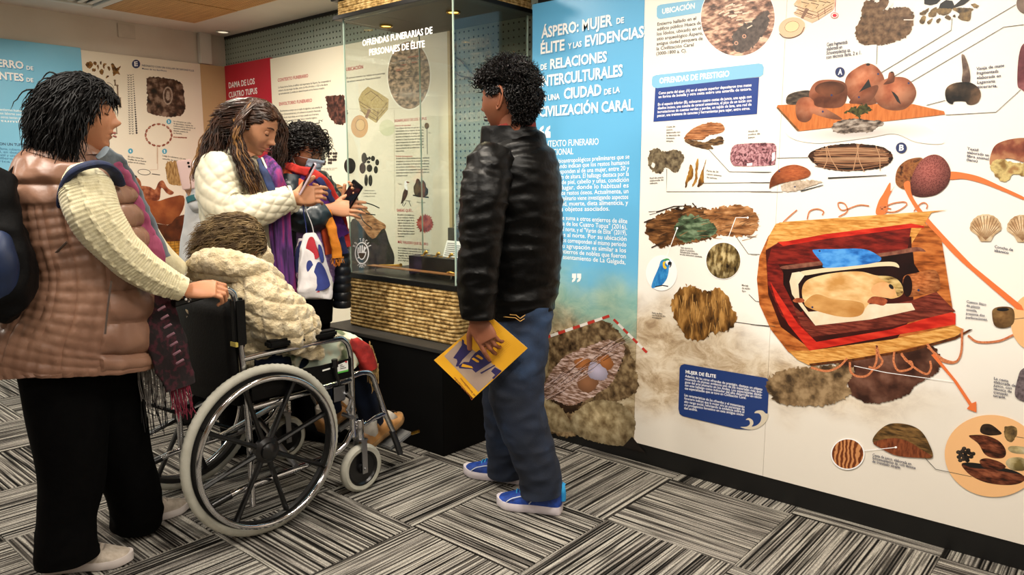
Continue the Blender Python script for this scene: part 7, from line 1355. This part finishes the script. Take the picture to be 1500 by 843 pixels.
# ---------- woman with face mask ----------
KH = at(446, 219, 3.60); KM = frame(camdir(.87, -.34, -.36), UP)
w3 = empty('person', (at(452, 560, 3.6).x, at(452, 560, 3.6).y, 0), 'person with curly black hair, glasses, face mask and striped scarf', 'person')
TK = [(440, 248, 3.62, 18, .07), (441, 256, 3.62, 30, .10), (446, 275, 3.62, 42, .13), (450, 310, 3.62, 42, .14), (453, 350, 3.62, 38, .14), (454, 372, 3.62, 36, .13)]
TP = [(454, 368, 3.62, 33, .12), (454, 420, 3.62, 34, .13), (454, 470, 3.62, 32, .12)]
TL3 = [(458, 338, 3.60, 33, .135), (461, 380, 3.60, 33, .14), (461, 412, 3.60, 31, .14)]
AK = [(425, 262, 3.50, 18, .06), (424, 285, 3.47, 21), (432, 312, 3.46, 22), (450, 320, 3.46, 22), (466, 316, 3.47, 20), (478, 309, 3.49, 16)]
AKL = [(470, 268, 3.72, 18), (488, 295, 3.70, 16), (500, 305, 3.66, 12)]
h3 = hand_vfs(at(484, 306, 3.49), handM(camdir(.97, -.1, .02), camdir(.2, -.85, .35)), ((.12, .3, .25), (.15, .35, .3), (.2, .4, .3), (.3, .45, .3)), ((.8, .75, -.1), (.5, .95, -.1)), 1.0, -1, .10)
h4 = hand_vfs(at(505, 306, 3.58), handM(camdir(.5, -.3, .6), camdir(.5, .6, -.2)), ((.3, .5, .4),)*4, ((.8, .6, -.2), (.4, .9, -.2)), .95, 1)
body(w3, KH, KM, 1.0, SKIN2, [loft(sh(TK, .75), 24, 3), loft(sh(TP, .8), 24, 3), loft(sh(AK, .7), 16, 3), loft(sh(AKL, .7), 16, 3)], [h3, h4], neck=at(441, 254, 3.62))
facebits(w3, KH, KM, 1.0, SKIN2)
hair(w3, KH, KM, 1.0, hair_mat('black_curly_hair', '060403', '120b08', .35), 1300, .085, lambda p: (p.x*4, -.35, -.5), curl=.010, cfreq=120, grav=.9, seed=41, r0=.0032, segs=14, lift=.35, vol=1.13, cap=1.10, jit=.25,
     line=lambda p: p.z > (-.10 if p.y < -.01 else (.0 if p.y < .03 else .045)), shorter=lambda p: .75 if p.y > .05 else 1.1)
glasses(w3, KH, KM, 1.0, (.026, .019), flat('black_spectacle_frame', '0c0a0a', .3))
MK = mat('blue_face_mask', 'a8bcd0', 'b8cadc', .7, scale=20, bump=.3, bscale=80); v = []; f = []
for j in range(15):
    for i in range(17):
        x = -.062+.124*i/16; z = -.012-.085*j/14; y = .045+.062*math.sqrt(max(0, 1-(x/.070)**2))+.016*gs(x, .014)*gs(z+.02, .02)+.003*math.sin(j*1.35); v.append(KH+KM@Vector((x*(1-.12*j/14), y*(1-.04*(j/14)), z+.010*(abs(x)/.062)**2*(1 if j < 7 else -1)*-.6)))
for j in range(14):
    for i in range(16): a = j*17+i; f.append((a, a+1, a+18, a+17))
mk = MB().add(v, f).build('face_mask', MK, w3); md = mk.modifiers.new('s', 'SOLIDIFY'); md.thickness = .0015
for s in (1, -1):
    for z in (-.020, -.090): MB().tube(spl([KH+KM@Vector((s*.060, .072, z)), KH+KM@Vector((s*.078, .03, z*.6-.01)), KH+KM@Vector((s*.084, -.012, .005 if z > -.05 else -.02))], 4), .0013, 5).build('ear_loop', flat('elastic_white', 'dcdcdc', .6), w3)
TEAL = mat('dark_teal_leather', '16222a', '24343c', .35, scale=8, bump=.3, bscale=30, bdist=.006)
MB().add(*loft(TK, 80, 14, folds(.010, (12, 12, 16)))).build('jacket', TEAL, w3)
for a in (AK, AKL): MB().add(*loft(a, 50, 12, folds(.007, (16, 16, 22)))).build('sleeve', TEAL, w3)
LIL = mat('lilac_knit', '8a6aa8', 'a386c2', .85, scale=40, stretch=(1, 1, 3), bump=.5, bscale=120); MB().add(*loft(TL3, 70, 10, lambda s, th_, P, S_, r_: .002*math.sin(s*400))).build('lilac_top', LIL, w3); MB().add(*loft(TP, 40, 8)).build('trousers_waist', BLACKC, w3)
for x, d in ((442, 3.56), (464, 3.68)): MB().add(*loft([(x, 460, d, 20), (x, 540, d, 17), (x, 622, d, 15), (x, 634, d, 15)], 30, 6)).build('trousers_leg', BLACKC, w3); shoe(w3, onp(x-6, 640, 2, .002), onp(x-6, 640, 2, .002)+camdir(.75, -.2)*.24, .088, .08, BLACKC, BLACKC)
for nm, c1, c2, P, w_ in (('purple', '3c1458', '5c2484', ((420, 246, 3.56), (432, 252, 3.52), (450, 266, 3.48), (470, 290, 3.49), (488, 318, 3.52), (502, 345, 3.56)), .045),
                          ('orange', 'b8401a', 'd85c28', ((416, 250, 3.56), (430, 262, 3.49), (446, 274, 3.455), (462, 296, 3.46), (474, 330, 3.48), (482, 372, 3.50)), .024), ('red', 'a81c18', 'c83428', ((420, 242, 3.53), (440, 250, 3.48), (458, 254, 3.46), (480, 272, 3.50), (498, 310, 3.55), (506, 345, 3.58), (509, 362, 3.58)), .026),
                          ('navy', '141a44', '20285e', ((446, 250, 3.48), (466, 262, 3.47), (482, 285, 3.49), (492, 315, 3.53), (500, 350, 3.56), (506, 372, 3.56)), .020), ('amber', 'c06a10', 'e08a1c', ((478, 310, 3.475), (486, 335, 3.46), (492, 360, 3.46), (494, 378, 3.46)), .030)):
    MT = mat(nm+'_scarf_stripe', c1, c2, .8, scale=12, bump=.35, bscale=140); o = ribbon(U_(*P), w_*.72, .014, MT, w3, 'scarf_stripe', folds(.006, (20, 20, 20)))
    if nm == 'amber': fringe(w3, U_((486, 378, 3.455), (494, 380, 3.455), (503, 376, 3.46)), .035, MT, 14, .002, 51)
o = MB().add(*loft([(500, 352, 3.60, 8), (500, 370, 3.60, 11, .04), (500, 400, 3.60, 13, .05), (501, 430, 3.60, 12.5, .05), (501, 450, 3.60, 12, .05)], 60, 20, lambda s, th_, P, S_, r_: .007*abs(math.sin(s*75))**.5-.003)).build('folded_jacket', mat('dark_navy_puffer', '060a12', '0e1622', .4, scale=10)); tag(o, 'dark navy puffer jacket folded over the arm of the woman with face mask', 'jacket')
phone(at(512, 290, 3.50), frame(camdir(-.5, -.75, .3), camdir(.5, -.1, .86)), flat('black_phone_case', '0a0a0b', .35), 'large black smartphone held over the glass case by the woman with face mask', .085, .165)
# ---------- person half hidden behind the white coat ----------
OH = at(330, 206, 3.95); OM = frame(camdir(-.35, .9, -.1), UP)
w4 = empty('person', (at(305, 560, 3.95).x, at(305, 560, 3.95).y, 0), 'half hidden person in pale coat raising phone towards the wall posters', 'person')
TO = [(318, 240, 3.97, 24, .08), (314, 256, 3.97, 34, .12), (309, 300, 3.97, 35, .13), (306, 350, 3.97, 37, .14), (304, 400, 3.97, 38, .14), (303, 450, 3.97, 38, .14), (303, 500, 3.97, 37, .14)]
AO = [(292, 262, 3.86, 15), (289, 285, 3.84, 16), (288, 300, 3.83, 14), (284, 290, 3.80, 11), (281, 280, 3.78, 9)]
AO = [(300, 258, 3.88, 14), (296, 285, 3.86, 16), (290, 300, 3.84, 13), (284, 288, 3.84, 10)]
h5 = hand_vfs(at(282, 283, 3.84), handM(camdir(-.25, .1, .95), camdir(.3, -.9, .1)), ((.4, .7, .5),)*4, ((.7, .75, -.3), (.4, .9, -.3)), 1.0, 1)
body(w4, OH, OM, 1.0, SKIN2, [loft(sh(TO, .75), 24, 3)], [h5], neck=at(320, 246, 3.97))
hair(w4, OH, OM, 1.0, hair_mat('dark_brown_hair', '140b07', '2c1a10', .4), 500, .12, lambda p: (0, -.3, -.8), curl=.002, grav=1, seed=61, r0=.005, lift=.3, vol=1.1, cap=1.08, jit=.2)
PC = mat('pale_coat', 'b9bcc0', 'cfd0d0', .7, scale=8, bump=.2, bscale=60); MB().add(*loft(TO, 60, 12, folds(.010, (10, 10, 6)))).build('coat', PC, w4); MB().add(*loft(AO, 40, 10, folds(.005, (18, 18, 18)))).build('sleeve', PC, w4)
MB().add(*loft([(286, 296, 3.83, 11), (283.5, 288, 3.835, 11)], 30, 4)).build('sleeve_cuff', mat('teal_cuff', '1c5a60', '2a7078', .7, scale=20), w4)
for x in (294, 312): MB().add(*loft([(x, 490, 3.97, 18), (x, 560, 3.97, 15), (x, 605, 3.97, 14), (x, 613, 3.97, 14)], 24, 6)).build('trousers_leg', BLACKC, w4); shoe(w4, onp(x, 616, 2, .002), onp(x, 616, 2, .002)+camdir(-.3, .9)*.24, .088, .08, BLACKC, BLACKC)
phone(at(274, 256, 3.80), frame(camdir(-.35, .93, -.05), camdir(-.16, .0, .98)), flat('rose_phone_case', 'd6b8b4', .4), 'smartphone with pale rose case held up in front of the white poster', .072, .148)
